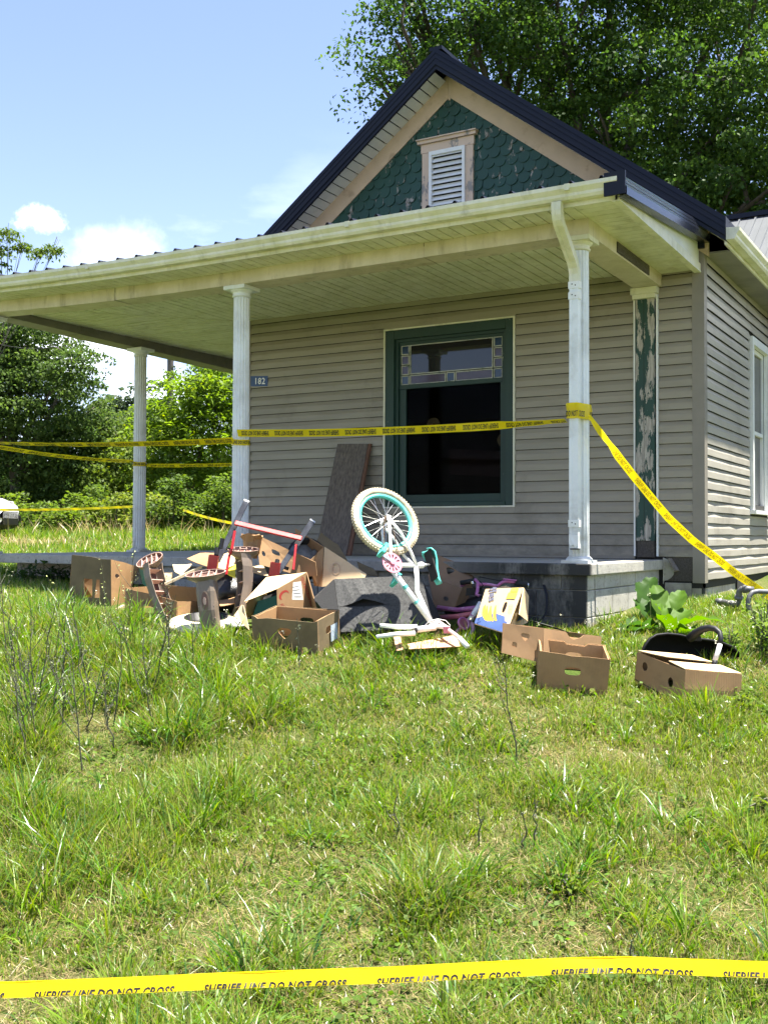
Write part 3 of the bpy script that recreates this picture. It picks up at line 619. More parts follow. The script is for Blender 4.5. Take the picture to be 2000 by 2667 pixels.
    while x < 3.6:
        m = MB(); m.hexa([(x, 3.85, 2.80), (x + .226, 3.85, 2.80), (x + .226, 6.7, 4.93), (x, 6.7, 4.93), (x, 3.85, 2.82), (x + .226, 3.85, 2.82), (x + .226, 6.7, 4.95), (x, 6.7, 4.95)])
        m.hexa([(x + .09, 3.85, 2.82), (x + .13, 3.85, 2.82), (x + .13, 6.7, 4.95), (x + .09, 6.7, 4.95), (x + .10, 3.85, 2.845), (x + .12, 3.85, 2.845), (x + .12, 6.7, 4.975), (x + .10, 6.7, 4.975)]); m.build('roof_sheet', M_wr, wroof); x += 0.229
    MB().box(-3.0, 3.6, 6.62, 6.78, 4.93, 5.0).build('ridge_cap', M_navy, wroof)
    m = MB(); m.add([(-3, 6.7, 4.94), (3.6, 6.7, 4.94), (3.6, 9.5, 2.8), (-3, 9.5, 2.8)], [(0, 1, 2, 3)]); m.build('roof_sheet', M_wr, wroof)
    MB().box(0.0, 3.3, 4.15, 9.0, -0.6, 2.85).build('wing_wall', M_side, P)
gable()

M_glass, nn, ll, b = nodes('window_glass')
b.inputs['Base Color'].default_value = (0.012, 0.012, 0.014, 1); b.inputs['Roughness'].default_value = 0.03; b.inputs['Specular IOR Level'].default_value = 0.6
def clear(name, refl):
    m, nn, ll, b = nodes(name); b.inputs['Base Color'].default_value = (0, 0, 0, 1); b.inputs['Roughness'].default_value = 0.02; b.inputs['Specular IOR Level'].default_value = refl
    t = nn.new('ShaderNodeBsdfTransparent'); x = nn.new('ShaderNodeMixShader'); x.inputs[0].default_value = 0.5; ll.new(b.outputs[0], x.inputs[2]); ll.new(t.outputs[0], x.inputs[1]); ll.new(x.outputs[0], nn['Material Output'].inputs[0]); return m
M_pane = clear('dim_pane', 0.03)
M_purple = pm('purple_glass', (0.05, 0.03, 0.045), (0.035, 0.02, 0.03), 8, 0.12, 0.05, spec=0.5)
M_blue = pm('blue_glass', (0.012, 0.035, 0.075), (0.01, 0.028, 0.06), 8, 0.12, 0.05, spec=0.5)
M_came = pm('painted_came', (0.50, 0.50, 0.44), (0.36, 0.37, 0.33), 20, 0.7, 0.3, dirt=(0.05, 0.1, 0.08), dscale=14, dlo=0.55, dhi=0.7)
def front_window():
    w = empty('front_window', (-2.52, 0, 0.5), HOUSE)
    x0, x1, z0, z1 = -3.238, -1.808, 0.506, 2.33
    for n, bx in (('j_channel', (x0 - .02, x0 - .002, z0 - .016, z1 + .016)), ('j_channel', (x1 + .002, x1 + .02, z0 - .016, z1 + .016)), ('j_channel', (x0 - .002, x1 + .002, z1 + .001, z1 + .016)), ('j_channel', (x0 - .002, x1 + .002, z0 - .016, z0 - .001))):
        MB().box(bx[0], bx[1], -0.026, 0.0, bx[2], bx[3]).build(n, M_gutter, w)
    MB().box(x0, -3.138, -0.020, 0.02, z0, z1).build('casing', M_green3, w, bevel=0.004); MB().box(-1.888, x1, -0.020, 0.02, z0, z1).build('casing', M_green3, w, bevel=0.004)
    MB().box(-3.138, -1.888, -0.019, 0.02, 2.235, z1).build('head_casing', M_green3, w, bevel=0.004)
    MB().box(-3.138, -1.888, -0.030, 0.05, z0, 0.548).build('sill', M_green3, w, bevel=0.004)
    m = MB(); m.box(-3.1375, -3.102, 0.012, 0.10, 0.55, 2.234); m.box(-1.924, -1.8885, 0.012, 0.10, 0.55, 2.234); m.box(-3.102, -1.924, 0.012, 0.10, 2.205, 2.234); m.build('jamb', M_green3, w)
    # lower sash
    m = MB(); m.box(-3.1015, -3.022, 0.035, 0.075, 0.549, 1.72); m.box(-1.985 + .02, -1.9245, 0.035, 0.075, 0.549, 1.72); m.box(-3.022, -1.965, 0.035, 0.075, 0.549, 0.628); m.build('lower_sash', M_green3, w, bevel=0.004)
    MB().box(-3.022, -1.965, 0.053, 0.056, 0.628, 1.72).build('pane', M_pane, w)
    # leaded upper light
    us = MB(); us.box(-3.1015, -3.085, 0.03, 0.08, 1.72, 2.204); us.box(-1.945, -1.9245, 0.03, 0.08, 1.72, 2.204); us.box(-3.085, -1.945, 0.03, 0.08, 2.172, 2.204); us.box(-3.085, -1.945, 0.028, 0.085, 1.72, 1.765); us.build('upper_sash', M_green3, w)
    X = [-3.085, -2.992, -2.972, -2.04, -2.038, -1.945]; zb, zt = 1.765, 2.172
    def pane(a, b, c, d, mat): 
        MB().box(a + .008, b - .008, 0.048, 0.052, c + .008, d - .008).build('pane', mat, w)
        m = MB(); t = 0.008
        m.box(a, b, 0.040, 0.058, c, c + t); m.box(a, b, 0.040, 0.058, d - t, d); m.box(a, a + t, 0.040, 0.058, c + t, d - t); m.box(b - t, b, 0.040, 0.058, c + t, d - t); m.build('came', M_came, w)
    h = (zt - zb - 0.03) / 4
    for i in range(4):
        c = zb + i * (h + 0.01); mt = M_blue if i in (0, 3) else M_purple
        pane(-3.083, -2.992, c, c + h, mt); pane(-2.038, -1.947, c, c + h, mt)
    pane(-2.980, -2.050, zb + 0.105, zt, M_glass)
    pane(-2.980, -2.572, zb, zb + 0.095, M_purple); pane(-2.562, -2.468, zb, zb + 0.095, M_blue); pane(-2.458, -2.050, zb, zb + 0.095, M_purple)
    m = MB(); m.box(-3.085, -1.945, 0.060, 0.064, zb, zt); m.build('sash_back', M_dark, w)
    # things standing inside
    M_disc = pm('pale_wood_disc', (0.62, 0.46, 0.24), (0.54, 0.4, 0.2), 20, 0.7, 0.1)
    for i, (x, z) in enumerate(((-2.82, 1.36), (-2.02, 1.17))):
        d = empty('round_wooden_disc', (x, 0.26, z))
        reg(d, 'pale round wooden disc with a hole behind the ' + ('dark pane, left of the two' if i == 0 else 'dark pane, right of the two'), 'disc', 'wooden discs inside the window')
        M = Matrix.Translation((x, 0.26, z)) @ Matrix.Rotation(math.radians(90), 4, 'X'); m = MB(); m.lathe([(0.017, -.012), (0.074, -.012), (0.078, 0), (0.074, .012), (0.017, .012), (0.017, -.012)], 28, M); m.build('disc', M_disc, d)
        m = MB(); m.tube([(x, 0.27, z), (x, 0.34, z - .02)], 0.016, 8); m.build('spindle', M_dark, d)
    b = MB(); b.hexa([(-2.70, 0.40, 0.85), (-1.95, 0.40, 0.80), (-1.95, 0.46, 0.80), (-2.70, 0.46, 0.85), (-2.72, 0.42, 1.12), (-1.95, 0.42, 1.06), (-1.95, 0.48, 1.06), (-2.72, 0.48, 1.12)])
    reg(b.build('red_crate', pm('dull_red_board', (0.05, 0.012, 0.01), None, 5, 0.7, 0.1)), 'dull red board standing inside behind the dark window', 'board')
front_window()
def side_window():
    w = empty('side_window', (0, 2.4, 0.5), HOUSE)
    y0, y1, z0, z1 = 1.955, 2.855, 0.49, 2.31
    m = MB(); m.box(-0.004, 0.045, y0, y0 + .07, z0, z1); m.box(-0.004, 0.045, y1 - .07, y1, z0, z1); m.box(-0.004, 0.046, y0 + .07, y1 - .07, z1 - .08, z1); m.build('casing', M_white, w)
    MB().box(-0.004, 0.075, y0 - .01, y1 + .01, z0 - .04, z0).build('sill', M_white, w)
    m = MB(); m.box(-0.05, -0.01, y0 + .07, y0 + .11, z0, z1 - .08); m.box(-0.05, -0.01, y1 - .11, y1 - .07, z0, z1 - .08); m.box(-0.05, -0.008, y0 + .11, y1 - .11, 1.305, 1.345); m.box(-0.05, -0.01, y0 + .11, y1 - .11, z1 - .13, z1 - .08); m.box(-0.05, -0.01, y0 + .11, y1 - .11, z0, z0 + .05); m.build('sash', M_white, w)
    MB().box(-0.035, -0.03, y0 + .11, y1 - .11, 1.345, z1 - .13).build('pane', M_glass, w); MB().box(-0.045, -0.04, y0 + .11, y1 - .11, z0 + .05, 1.305).build('pane', M_glass, w)
    MB().box(-0.09, -0.06, y0, y1, z0, z1).build('window_back', M_dark, w)
side_window()

# ------------------------------------------------------------------ cartons, lettering, tape helpers
def bil(P, u, v):
    a, b, c, d = P; return Vector(a) * (1 - u) * (1 - v) + Vector(b) * u * (1 - v) + Vector(c) * u * v + Vector(d) * (1 - u) * v
def oval(cu, cv, ru, rv, n=14, sq=0.65): 
    f = lambda t: math.copysign(abs(t) ** sq, t)
    return [(cu + ru * f(math.cos(2 * math.pi * k / n)), cv + rv * f(math.sin(2 * math.pi * k / n))) for k in range(n)]
def heart(cu, cv, ru, rv): return [(cu + ru * a, cv + rv * b) for a, b in ((-.55, .9), (.55, .9), (.95, .55), (.85, .1), (.4, -.55), (0, -.95), (-.4, -.55), (-.85, .1), (-.95, .55))]
def panel_bm(bm, P, holes=(), th=0.005, outline=None, bow=0.0, seed=0):
    """one cardboard wall between four corners (BL, BR, TR, TL), with cut-outs"""
    P = [Vector(p) for p in P]; n = (P[1] - P[0]).cross(P[3] - P[0]).normalized()
    loops = [outline or [(0, 0), (.25, 0), (.5, 0), (.75, 0), (1, 0), (1, .5), (1, 1), (.75, 1), (.5, 1), (.25, 1), (0, 1), (0, .5)]] + list(holes)
    t = bmesh.new(); es = []
    for lp in loops:
        vs_ = [t.verts.new((u, v, 0)) for u, v in lp]
        es += [t.edges.new((vs_[i], vs_[(i + 1) % len(vs_)])) for i in range(len(vs_))]
    bmesh.ops.triangle_fill(t, use_beauty=True, use_dissolve=False, edges=es)
    r = random.Random(seed); jit = 0 if outline else .012
    for v in t.verts:
        if jit and not (v.co.x in (0, 1) and v.co.y in (0, 1)) and v.co.y == 1: v.co.y += r.uniform(-1.2, .8) * jit
    b1, b2 = r.uniform(-1, 1) * bow, r.uniform(-1, 1) * bow
    for v in t.verts:
        u, w = v.co.x, v.co.y; v.co = bil(P, u, w) + n * (b1 * math.sin(math.pi * u) + b2 * math.sin(math.pi * w)) * 0.5
    bmesh.ops.recalc_face_normals(t, faces=t.faces)
    bmesh.ops.solidify(t, geom=list(t.faces), thickness=th)
    me = bpy.data.meshes.new('tmp'); t.to_mesh(me); t.free(); bm.from_mesh(me); bpy.data.meshes.remove(me)
def panels(name, specs, mat, parent, bow=0.008):
    bm = bmesh.new()
    for i, s in enumerate(specs):
        P, holes = (s[0], s[1]) if isinstance(s, tuple) else (s, ())
        panel_bm(bm, P, holes, 0.005, s[2] if isinstance(s, tuple) and len(s) > 2 else None, bow, hash(name) % 97 * 0 + i * 13 + len(specs))
    me = bpy.data.meshes.new(name); bm.to_mesh(me); bm.free(); return link(name, me, mat, parent)
def decal(P, poly, mat, name, parent, off=0.0012):
    P = [Vector(p) for p in P]; n = (P[1] - P[0]).cross(P[3] - P[0]).normalized()
    k = len(poly); m = MB(); m.add([bil(P, u, v) + n * off for u, v in poly], [tuple(range(k))]); me = bpy.data.meshes.new(name); me.from_pydata(m.v, [], m.f); me.update(); return link(name, me, mat, parent)
TXT = {}
def text_mesh(body, bold=0.0, shear=0.0):
    key = (body, bold, shear)
    if key in TXT: return TXT[key]
    cu = bpy.data.curves.new('t', 'FONT'); cu.body = body; cu.size = 1; cu.offset = bold; cu.shear = shear; cu.resolution_u = 2; cu.space_character = 1.08
    o = bpy.data.objects.new('t', cu); COL.objects.link(o); bpy.context.view_layer.update()
    me = bpy.data.meshes.new_from_object(o.evaluated_get(bpy.context.evaluated_depsgraph_get()))
    V = np.array([v.co[:2] for v in me.vertices]); F = [tuple(p.vertices) for p in me.polygons]
    bpy.data.objects.remove(o); bpy.data.curves.remove(cu); bpy.data.meshes.remove(me)
    V = (V - V.min(0)) / (V.max(0) - V.min(0)); TXT[key] = (V, F); return V, F
def text_on(P, body, org, du, dv, mat, name, parent, off=0.0016, bold=0.02, shear=0):
    """lettering on a bilinear face: org (u,v), du and dv the uv vectors of its width and height"""
    P = [Vector(p) for p in P]; n = (P[1] - P[0]).cross(P[3] - P[0]).normalized(); V, F = text_mesh(body, bold, shear)
    co = [bil(P, org[0] + du[0] * x + dv[0] * y, org[1] + du[1] * x + dv[1] * y) + n * off for x, y in V]
    me = bpy.data.meshes.new(name); me.from_pydata(co, [], F); me.update(); return link(name, me, mat, parent)
def openbox(name, label, FL, FR, depth, H, mat, inside, slope=0.14, lean=0.0, holes={}, drop=(), group='cardboard cartons dumped on the lawn', outl={}, flare=0.0):
    FL, FR = Vector(FL), Vector(FR); FL.z -= 0.02; FR.z -= 0.02; ex = (FR - FL).normalized(); ey = Vector((-ex.y, ex.x, 0)).normalized(); ey = (ey + Vector((0, 0, slope))).normalized(); up = ex.cross(ey).normalized()
    if lean: up = (up + ey * lean).normalized()
    BL, BR = FL + ey * depth, FR + ey * depth; H2 = H + 0.02; u = up * H2
    fl = ey * flare
    W_ = dict(front=[FL, FR, FR + u - fl, FL + u - fl], right=[FR, BR, BR + u + fl, FR + u - fl], back=[BR, BL, BL + u + fl, BR + u + fl], left=[BL, FL, FL + u - fl, BL + u + fl], bottom=[FL, BL, BR, FR])
    t = empty(name, (FL + BR) / 2); reg(t, label, 'box', group)
    panels('carton_body', [(W_[k], holes.get(k, ()), outl.get(k)) for k in W_ if k not in drop], mat, t)
    # inner liner: sunlight on the inside painted into a brighter board colour
    sh = lambda P, d: [Vector(p) + d for p in P]
    C = (FL + BR) / 2 + u / 2
    lin = []
    for k in ('front', 'right', 'back', 'left'):
        if k in drop: continue
        P = W_[k]; n = (P[1] - P[0]).cross(P[3] - P[0]).normalized(); c = sum((Vector(p) for p in P), Vector()) / 4; n = n if n.dot(C - c) > 0 else -n
        lin.append((sh(P, n * 0.009 - up * 0.004), holes.get(k, ()), outl.get(k)))
    panels('carton_inside', lin, inside, t, 0.004)
    return t, W_
K, KI, KL = M_cl

# ------------------------------------------------------------------ the dumped cartons
G_ = 'cardboard cartons dumped on the lawn'
t, w5 = openbox('carton', 'open brown carton with heart-shaped hand hole, in front of the red crescent carton', (-2.174, -3.650, -0.586), (-1.685, -3.574, -0.602), 0.36, 0.235, M_cardd, KI, 0.15,
        holes={'front': [heart(.50, .60, .115, .16), oval(.80, .17, .05, .10), oval(.2, .17, .05, .10)], 'back': [oval(.5, .62, .11, .12)], 'right': [oval(.5, .6, .12, .1)]},
        outl={'front': [(0, 0), (.5, 0), (1, 0), (1, .5), (1, 1), (.97, .97), (.93, .955), (.6, .965), (.25, .985), (.13, .955), (.09, .95), (.05, 1.0), (0, 1.03), (0, .5)]})
decal([w5['right'][i] for i in range(4)], [(.55, .25), (.85, .25), (.85, .7), (.55, .7)], pm('pale_blue_print', (0.45, 0.52, 0.6), None, 8, .7, 0), 'print_patch', t, 0.007)
t, w11 = openbox('carton', 'open brown carton standing alone in the grass, nearest the camera', (-0.227, -3.324, -0.745), (0.168, -3.152, -0.784), 0.37, 0.235, K, KI, 0.13,
        holes={'front': [oval(.49, .60, .115, .10), oval(.79, .14, .045, .10)], 'back': [oval(.45, .62, .13, .13)], 'right': [oval(.5, .25, .10, .12)]},
        outl={'front': [(0, 0), (.5, 0), (1, 0), (1, .5), (1, .985), (.7, .99), (.45, .97), (.35, .995), (.1, 1.01), (0, 1.02), (0, .5)], 'back': [(0, 0), (.5, 0), (1, 0), (1, .5), (1, 1.02), (.8, 1.0), (.62, 1.0), (.57, .94), (.3, .93), (.25, 1.0), (0, 1.0), (0, .5)]})
# carton with heart hole left of it
P = [(-0.540, -3.141, -0.560), (-0.282, -3.071, -0.619), (-0.293, -3.025, -0.399), (-0.550, -3.094, -0.371)]
P2 = [P[1], (-0.122, -2.431, -0.728), (-0.123, -2.380, -0.493), P[2]]
P3 = [(-0.525, -2.262, -0.661), P[0], P[3], (-0.481, -2.299, -0.468)]
P4 = [P2[1], P3[0], P3[3], P2[2]]
t = empty('carton', P[0]); reg(t, 'brown carton with a heart-shaped hole, between banana carton and nearest carton', 'box', G_)
wav = [(0, 0), (.5, 0), (1, 0), (1, 1), (.75, 1.0), (.68, .97), (.62, .88), (.50, .80), (.44, .84), (.36, 1.0), (.2, 1.0), (0, 1.0)]
panels('carton_body', [(P, [heart(.55, .66, .11, .13), oval(.3, .36, .06, .085), oval(.84, .22, .05, .12)]), (P2, (), wav), (P3, ()), P4], K, t)
panels('carton_inside', [[Vector(q) + Vector((0, .012, 0)) for q in P], [Vector(q) + Vector((-.006, .012, 0)) for q in P2][:2] + [Vector(q) + Vector((-.006, .012, -.03)) for q in P2][2:]], KI, t)
# low closed carton at the right
a, b_, c = (0.282, -2.939, -0.640), (0.618, -3.088, -0.757), (0.885, -2.769, -0.786)
A, B, C = (0.300, -2.931, -0.526), (0.635, -3.082, -0.602), (0.899, -2.765, -0.646)
a, b_, c = (tuple(Vector(q) - Vector((0, 0, .07))) for q in (a, b_, c)); Dt = tuple(Vector(A) + Vector(C) - Vector(B)); D = tuple(Vector(Dt) - Vector((0, 0, .24)))
t = empty('carton', b_); reg(t, 'low tan carton with two round holes, in front of the black baby seat', 'box', G_)
panels('carton_body', [([a, b_, B, A], [oval(.17, .62, .055, .14, 14, 1), oval(.72, .50, .055, .14, 14, 1)]), [b_, c, C, B], [c, D, Dt, C], [D, a, A, Dt]], K, t)
up_ = Vector((0, 0, .012))
M1 = bil([A, B, C, Dt], .0, .62) ; 
panels('flap', [[Vector(B) + up_ * .3, Vector(C) + up_ * .3, bil([A, B, C, Dt], .62, .96) + up_, bil([A, B, C, Dt], .66, .0) + up_ * 1.2]], KL, t)
panels('flap', [[Vector(A) + up_ * .6, bil([A, B, C, Dt], .58, .03) + up_ * 2.6, bil([A, B, C, Dt], .52, .93) + up_ * 1.5, Vector(Dt) + up_ * .6]], KL, t)
panels('carton_inside', [[Vector(q) + Vector((0, 0, .01)) for q in (a, b_, c, D)]], M_dark, t)  # near-black sheet stands for the shade inside the carton
# banana carton
P = [(-0.850, -2.897, -0.400), (-0.579, -2.979, -0.449), (-0.548, -2.764, -0.149), (-0.847, -2.729, -0.169)]
P2 = [P[1], (-0.634, -2.482, -0.407), (-0.644, -2.436, -0.222), P[2]]
t = empty('banana_carton', P[0]); reg(t, 'tipped carton printed with yellow bananas and blue band', 'box', G_)
panels('carton_body', [(P, [oval(.69, .54, .05, .13, 14, .8), oval(.14, .93, .055, .04, 12, 1)]), (P2, ()), [(-0.867, -2.445, -0.398), P[0], P[3], (-0.842, -2.379, -0.157)], [P2[1], (-0.867, -2.445, -0.398), (-0.842, -2.379, -0.157), P2[2]], [P[0], (-0.867, -2.445, -0.398), P2[1], P[1]]], KL, t, 0)
panels('flap', [[(-0.544, -2.761, -0.151), (-0.623, -2.481, -0.224), (-0.554, -2.668, -0.389), (-0.466, -3.024, -0.314)]], KL, t)
M_pblue = pm('print_blue', (0.05, 0.10, 0.27), (0.04, 0.08, 0.22), 12, .7, 0); M_pyel = pm('print_yellow', (0.85, 0.55, 0.04), (0.8, 0.48, 0.03), 12, .7, 0); M_pgrey = pm('print_slate', (0.12, 0.125, 0.18), None, 9, .7, 0); M_plem = pm('print_lemon', (0.9, 0.75, 0.05), None, 9, .7, 0); M_pw = pm('print_white', (0.8, 0.78, 0.7), None, 9, .7, 0); M_pbrown = pm('print_brown', (0.22, 0.11, 0.02), None, 9, .7, 0); M_pred = pm('print_red', (0.34, 0.03, 0.02), None, 9, .7, 0)
decal(P, [(.0, .0), (1, .0), (1, .20), (.84, .24), (.80, .33), (.55, .36), (.3, .30), (.0, .14)], M_pblue, 'blue_band', t, .0052)
for k, (cu, cv, ang) in enumerate(((.16, .44, 1.9), (.23, .47, 1.75), (.31, .48, 1.6), (.12, .36, 2.2), (.40, .42, 1.45))):
    pts = []; n = 8
    L, wd = .15, .042
    ctr = [(cu + .22 - L * 2.1 * math.sin(s * 1.25) * (1 if k < 5 else 1) * (1.12 - .1 * k) * .78, .16 + L * 2.1 * (1 - math.cos(s * 1.25)) * 1.6 + k * .012) for s in np.linspace(0, 1, n)]
    Lf = []; Rt = []
    for i, (x, y) in enumerate(ctr):
        x2, y2 = ctr[min(i + 1, n - 1)]; x1, y1 = ctr[max(i - 1, 0)]; dx, dy = x2 - x1, y2 - y1; q = math.hypot(dx, dy); ww = wd * math.sin(math.pi * (0.12 + .80 * i / (n - 1))) ; Lf.append((x - dy / q * ww, y + dx / q * ww)); Rt.append((x + dy / q * ww, y - dx / q * ww))
    decal(P, [(u * 1.0, v) for u, v in Rt + Lf[::-1]], M_pyel, 'banana_print', t, .0056 + k * .0003)
    decal(P, [(u, v) for u, v in [((a_[0] * 4 + b__[0]) / 5, (a_[1] * 4 + b__[1]) / 5) for a_, b__ in zip(Rt, Lf)] + Rt[::-1]], M_pbrown, 'banana_shade', t, .0058 + k * .0003)
text_on(P, 'ffes', (.10, .99), (.11, -.36), (.20, .07), M_pgrey, 'lettering', t, .0056, .03)
text_on(P, 'Bana', (.93, .24), (-.02, -.20), (.075, .01), M_pw, 'lettering', t, .0062, .02)
decal(P, [(.66, .74), (.90, .74), (.91, .88), (.67, .88)], M_plem, 'yellow_label', t, .0054); decal(P, [(.70, .90), (.90, .90), (.90, .985), (.71, .985)], M_plem, 'yellow_label', t, .0054)
text_on(P, 'DED', (.80, .60), (.06, -.18), (.10, .02), pm('pencil', (0.42, 0.3, 0.18), None, 9, .8, 0), 'handwriting', t, .0054, 0)
decal(P2, [(.35, .2), (.95, .2), (.95, .8), (.4, .75)], M_pblue, 'blue_band', t, .0054)
# carton marked with a red crescent
F1 = [(-2.248, -3.272, -0.341), (-2.183, -2.859, -0.345), (-2.204, -2.965, -0.071), (-2.251, -3.278, -0.186)]
t = empty('crescent_carton', F1[0]); reg(t, 'tilted carton with white label and red crescent mark', 'box', G_)
TP = [(-2.331, -3.554, -0.266), F1[3], F1[2], (-2.371, -3.238, -0.104)]
panels('carton_body', [F1, [(-2.568, -3.225, -0.413), (-2.413, -3.428, -0.284), (-2.532, -3.038, -0.134), (-2.628, -2.856, -0.380)], [(-2.058, -3.046, -0.330), (-2.371, -2.706, -0.408), (-2.503, -2.675, -0.115), F1[2]]], K, t, 0)
panels('flap', [TP], KL, t, 0)
panels('flap', [[(-2.361, -3.627, -0.360), (-2.210, -3.652, -0.451), (-2.305, -3.596, -0.290), (-2.345, -3.561, -0.288)]], KL, t)
panels('carton_inside', [[(-2.599, -3.185, -0.423), (-2.434, -2.974, -0.394), (-2.475, -2.944, -0.223), (-2.634, -3.093, -0.308)]], M_dark, t)  # near-black sheet paints the shaded interior
decal(F1, [(.40, .36), (.70, .28), (.76, .84), (.52, .92)], M_pw, 'white_label', t, .0055)
for i in range(4): decal(F1, [(.46 + .0 * i, .44 + i * .11), (.66, .385 + i * .115), (.665, .40 + i * .115), (.465, .455 + i * .11)], M_pgrey, 'label_lines', t, .0062)
cr = [(.20 + .15 * math.cos(a) * 1.0, .60 + .20 * math.sin(a)) for a in np.linspace(.35, 3.9, 12)]; cr2 = [(.235 + .12 * math.cos(a), .54 + .165 * math.sin(a)) for a in np.linspace(3.75, .45, 12)]
decal(F1, cr + cr2, M_pred, 'crescent_mark', t, .0055)
text_on(F1, 'KEEP REFRIGERATED', (.96, .02), (-.10, .93), (-.095, -.015), M_pred, 'lettering', t, .0055, .015)
text_on(F1, 'NEN', (.06, .26), (.06, -.24), (.10, .02), M_pred, 'lettering', t, .0055, .01)
decal(TP, [(.15, .1), (.5, .12), (.55, .38), (.2, .35)], M_pw, 'torn_white_patch', t, -.0062); decal(TP, [(.45, .45), (.62, .5), (.62, .8), (.48, .72)], M_pw, 'torn_white_patch', t, -.0062)
g_ = MB(); g_.hexa([(-2.519, -3.197, -0.384), (-2.351, -3.100, -0.372), (-2.410, -3.018, -0.391), (-2.580, -3.116, -0.403), (-2.488, -3.182, -0.287), (-2.365, -3.111, -0.241), (-2.424, -3.030, -0.247), (-2.549, -3.101, -0.293)])
reg(g_.build('folder', pm('teal_plastic', (0.0, 0.12, 0.10), None, 8, .4, .05)), 'dark teal plastic folder inside the red crescent carton', 'folder')
# big carton leaning at the back with slot and hole
P = [(-2.717, -2.859, -0.024), (-2.366, -2.769, -0.115), (-2.432, -2.754, 0.062), (-2.827, -2.756, 0.210)]
R1 = [(-2.366, -2.769, -0.115), (-2.280, -2.658, -0.199), (-2.281, -2.610, 0.116), (-2.256, -2.765, -0.001)]
t = empty('carton', P[0]); reg(t, 'brown carton with a slot and round hole behind the red frame', 'box', G_)
panels('carton_body', [(P, [oval(.44, .63, .10, .09), oval(.13, .42, .045, .09, 12, 1)]), [P[1], (-2.246, -2.757, -0.107), (-2.256, -2.765, -0.001), P[2]], ([(-2.663, -2.425, 0.055), (-2.535, -2.349, -0.013), (-2.309, -2.568, 0.115), (-2.673, -2.436, 0.261)], [oval(.8, .55, .08, .10)])], K, t)
panels('flap', [[(-2.211, -2.734, -0.189), (-1.840, -2.751, -0.132), (-1.841, -2.695, -0.085), (-2.279, -2.608, 0.116)]], KL, t)
panels('flap', [[(-2.216, -2.737, -0.189), (-2.289, -2.603, 0.116), (-2.324, -2.747, 0.004), (-2.323, -2.684, -0.188)]], K, t)
text_on([(-2.211, -2.734, -0.189), (-1.840, -2.751, -0.132), (-1.841, -2.695, -0.085), (-2.279, -2.608, 0.116)], 'O', (.22, .30), (.22, .05), (-.02, .42), pm('faint_print', (.48, .33, .2), None, 8, .8, 0), 'stamp', t, .0055, -.01)
m = MB(); m.add([], [])
bk = empty('plant_pot', (-2.493, -2.558, 0.065)); reg(bk, 'black rimmed round tub lying inside the slotted carton', 'tub')
Mx = Matrix.Translation(Vector((-2.481, -2.550, 0.028))) @ Matrix.Rotation(.5, 4, 'Z') @ Matrix.Rotation(1.05, 4, 'X') @ Matrix.Rotation(.35, 4, 'Y')
MB().lathe([(.13, -.16), (.155, .0), (.165, .01), (.165, .03), (.145, .03), (.135, -.15), (.0, -.15)], 32, Mx).build('tub_wall', M_black, bk, smooth=True)
MB().lathe([(.138, -.04), (.06, -.02), (.001, -.03)], 20, Mx).build('grey_contents', pm('grey_rag', (.22, .22, .2), (.12, .12, .11), 16, .9, .6), bk)
# crumpled kraft bag top
bag = MB(); c0 = Vector((-2.831, -2.814, 0.125)); V = []; n = 14
for j, (r_, zz) in enumerate(((.05, -.10), (.085, -.05), (.075, .03), (.10, .075), (.085, .07), (.06, .02))):
    for k in range(n):
        a_ = 2 * math.pi * k / n; rr = r_ * rng.uniform(.75, 1.2); V.append(c0 + Vector((rr * math.cos(a_), rr * math.sin(a_) * .6, zz + rng.uniform(-.015, .02))))
bag.add(V, [(j * n + k, j * n + (k + 1) % n, (j + 1) * n + (k + 1) % n, (j + 1) * n + k) for j in range(5) for k in range(n)])
reg(bag.build('paper_bag', K), 'crumpled brown paper bag top beneath the red crossbar', 'paper bag')
# dark carton behind the saddle
t = empty('carton', (-1.427, -2.043, -0.351)); reg(t, 'dark brown carton leaning on the porch behind the bicycle saddle', 'box', G_)
Q1 = [(-1.582, -2.197, -0.109), (-1.289, -2.198, -0.199), (-1.327, -1.819, -0.077), (-1.665, -1.961, 0.068)]
panels('carton_body', [(Q1, [heart(.48, .52, .10, .17)]), ([(-1.498, -2.258, -0.347), (-1.316, -2.267, -0.337), (-1.289, -2.198, -0.199), (-1.582, -2.197, -0.109)], [oval(.55, .35, .1, .09, 12, 1)]), [(-1.316, -2.267, -0.337), (-1.366, -1.835, -0.298), (-1.327, -1.819, -0.077), (-1.289, -2.198, -0.199)]], pm('cardboard_dark', (0.22, 0.135, 0.075), (0.18, 0.11, 0.06), 5, .85, .12), t)
# house-shaped carton on the far left
F = [(-4.611, -3.022, -0.478), (-4.082, -3.062, -0.461), (-4.081, -3.074, -0.001), (-4.584, -3.020, 0.031)]
t = empty('carton', F[0]); reg(t, 'upright carton with square cut-outs, at the far left of the pile', 'box', G_)
panels('carton_body', [(F, [[(.36, .30), (.55, .30), (.55, .62), (.33, .62)], [(.60, .30), (.73, .30), (.73, .62), (.64, .62)]])], M_cardd, t)
panels('carton_body', [([F[1], (-4.172, -2.826, -0.446), (-4.196, -2.619, -0.069), F[2]], [oval(.25, .72, .09, .04, 10, 1), oval(.42, .42, .03, .10, 10, 1)])], KI, t)
panels('carton_body', [[(-4.172, -2.826, -0.446), (-4.735, -2.748, -0.465), (-4.739, -2.705, 0.001), (-4.260, -2.654, -0.153)], [(-4.735, -2.748, -0.465), F[0], F[3], (-4.739, -2.705, 0.001)]], K, t)
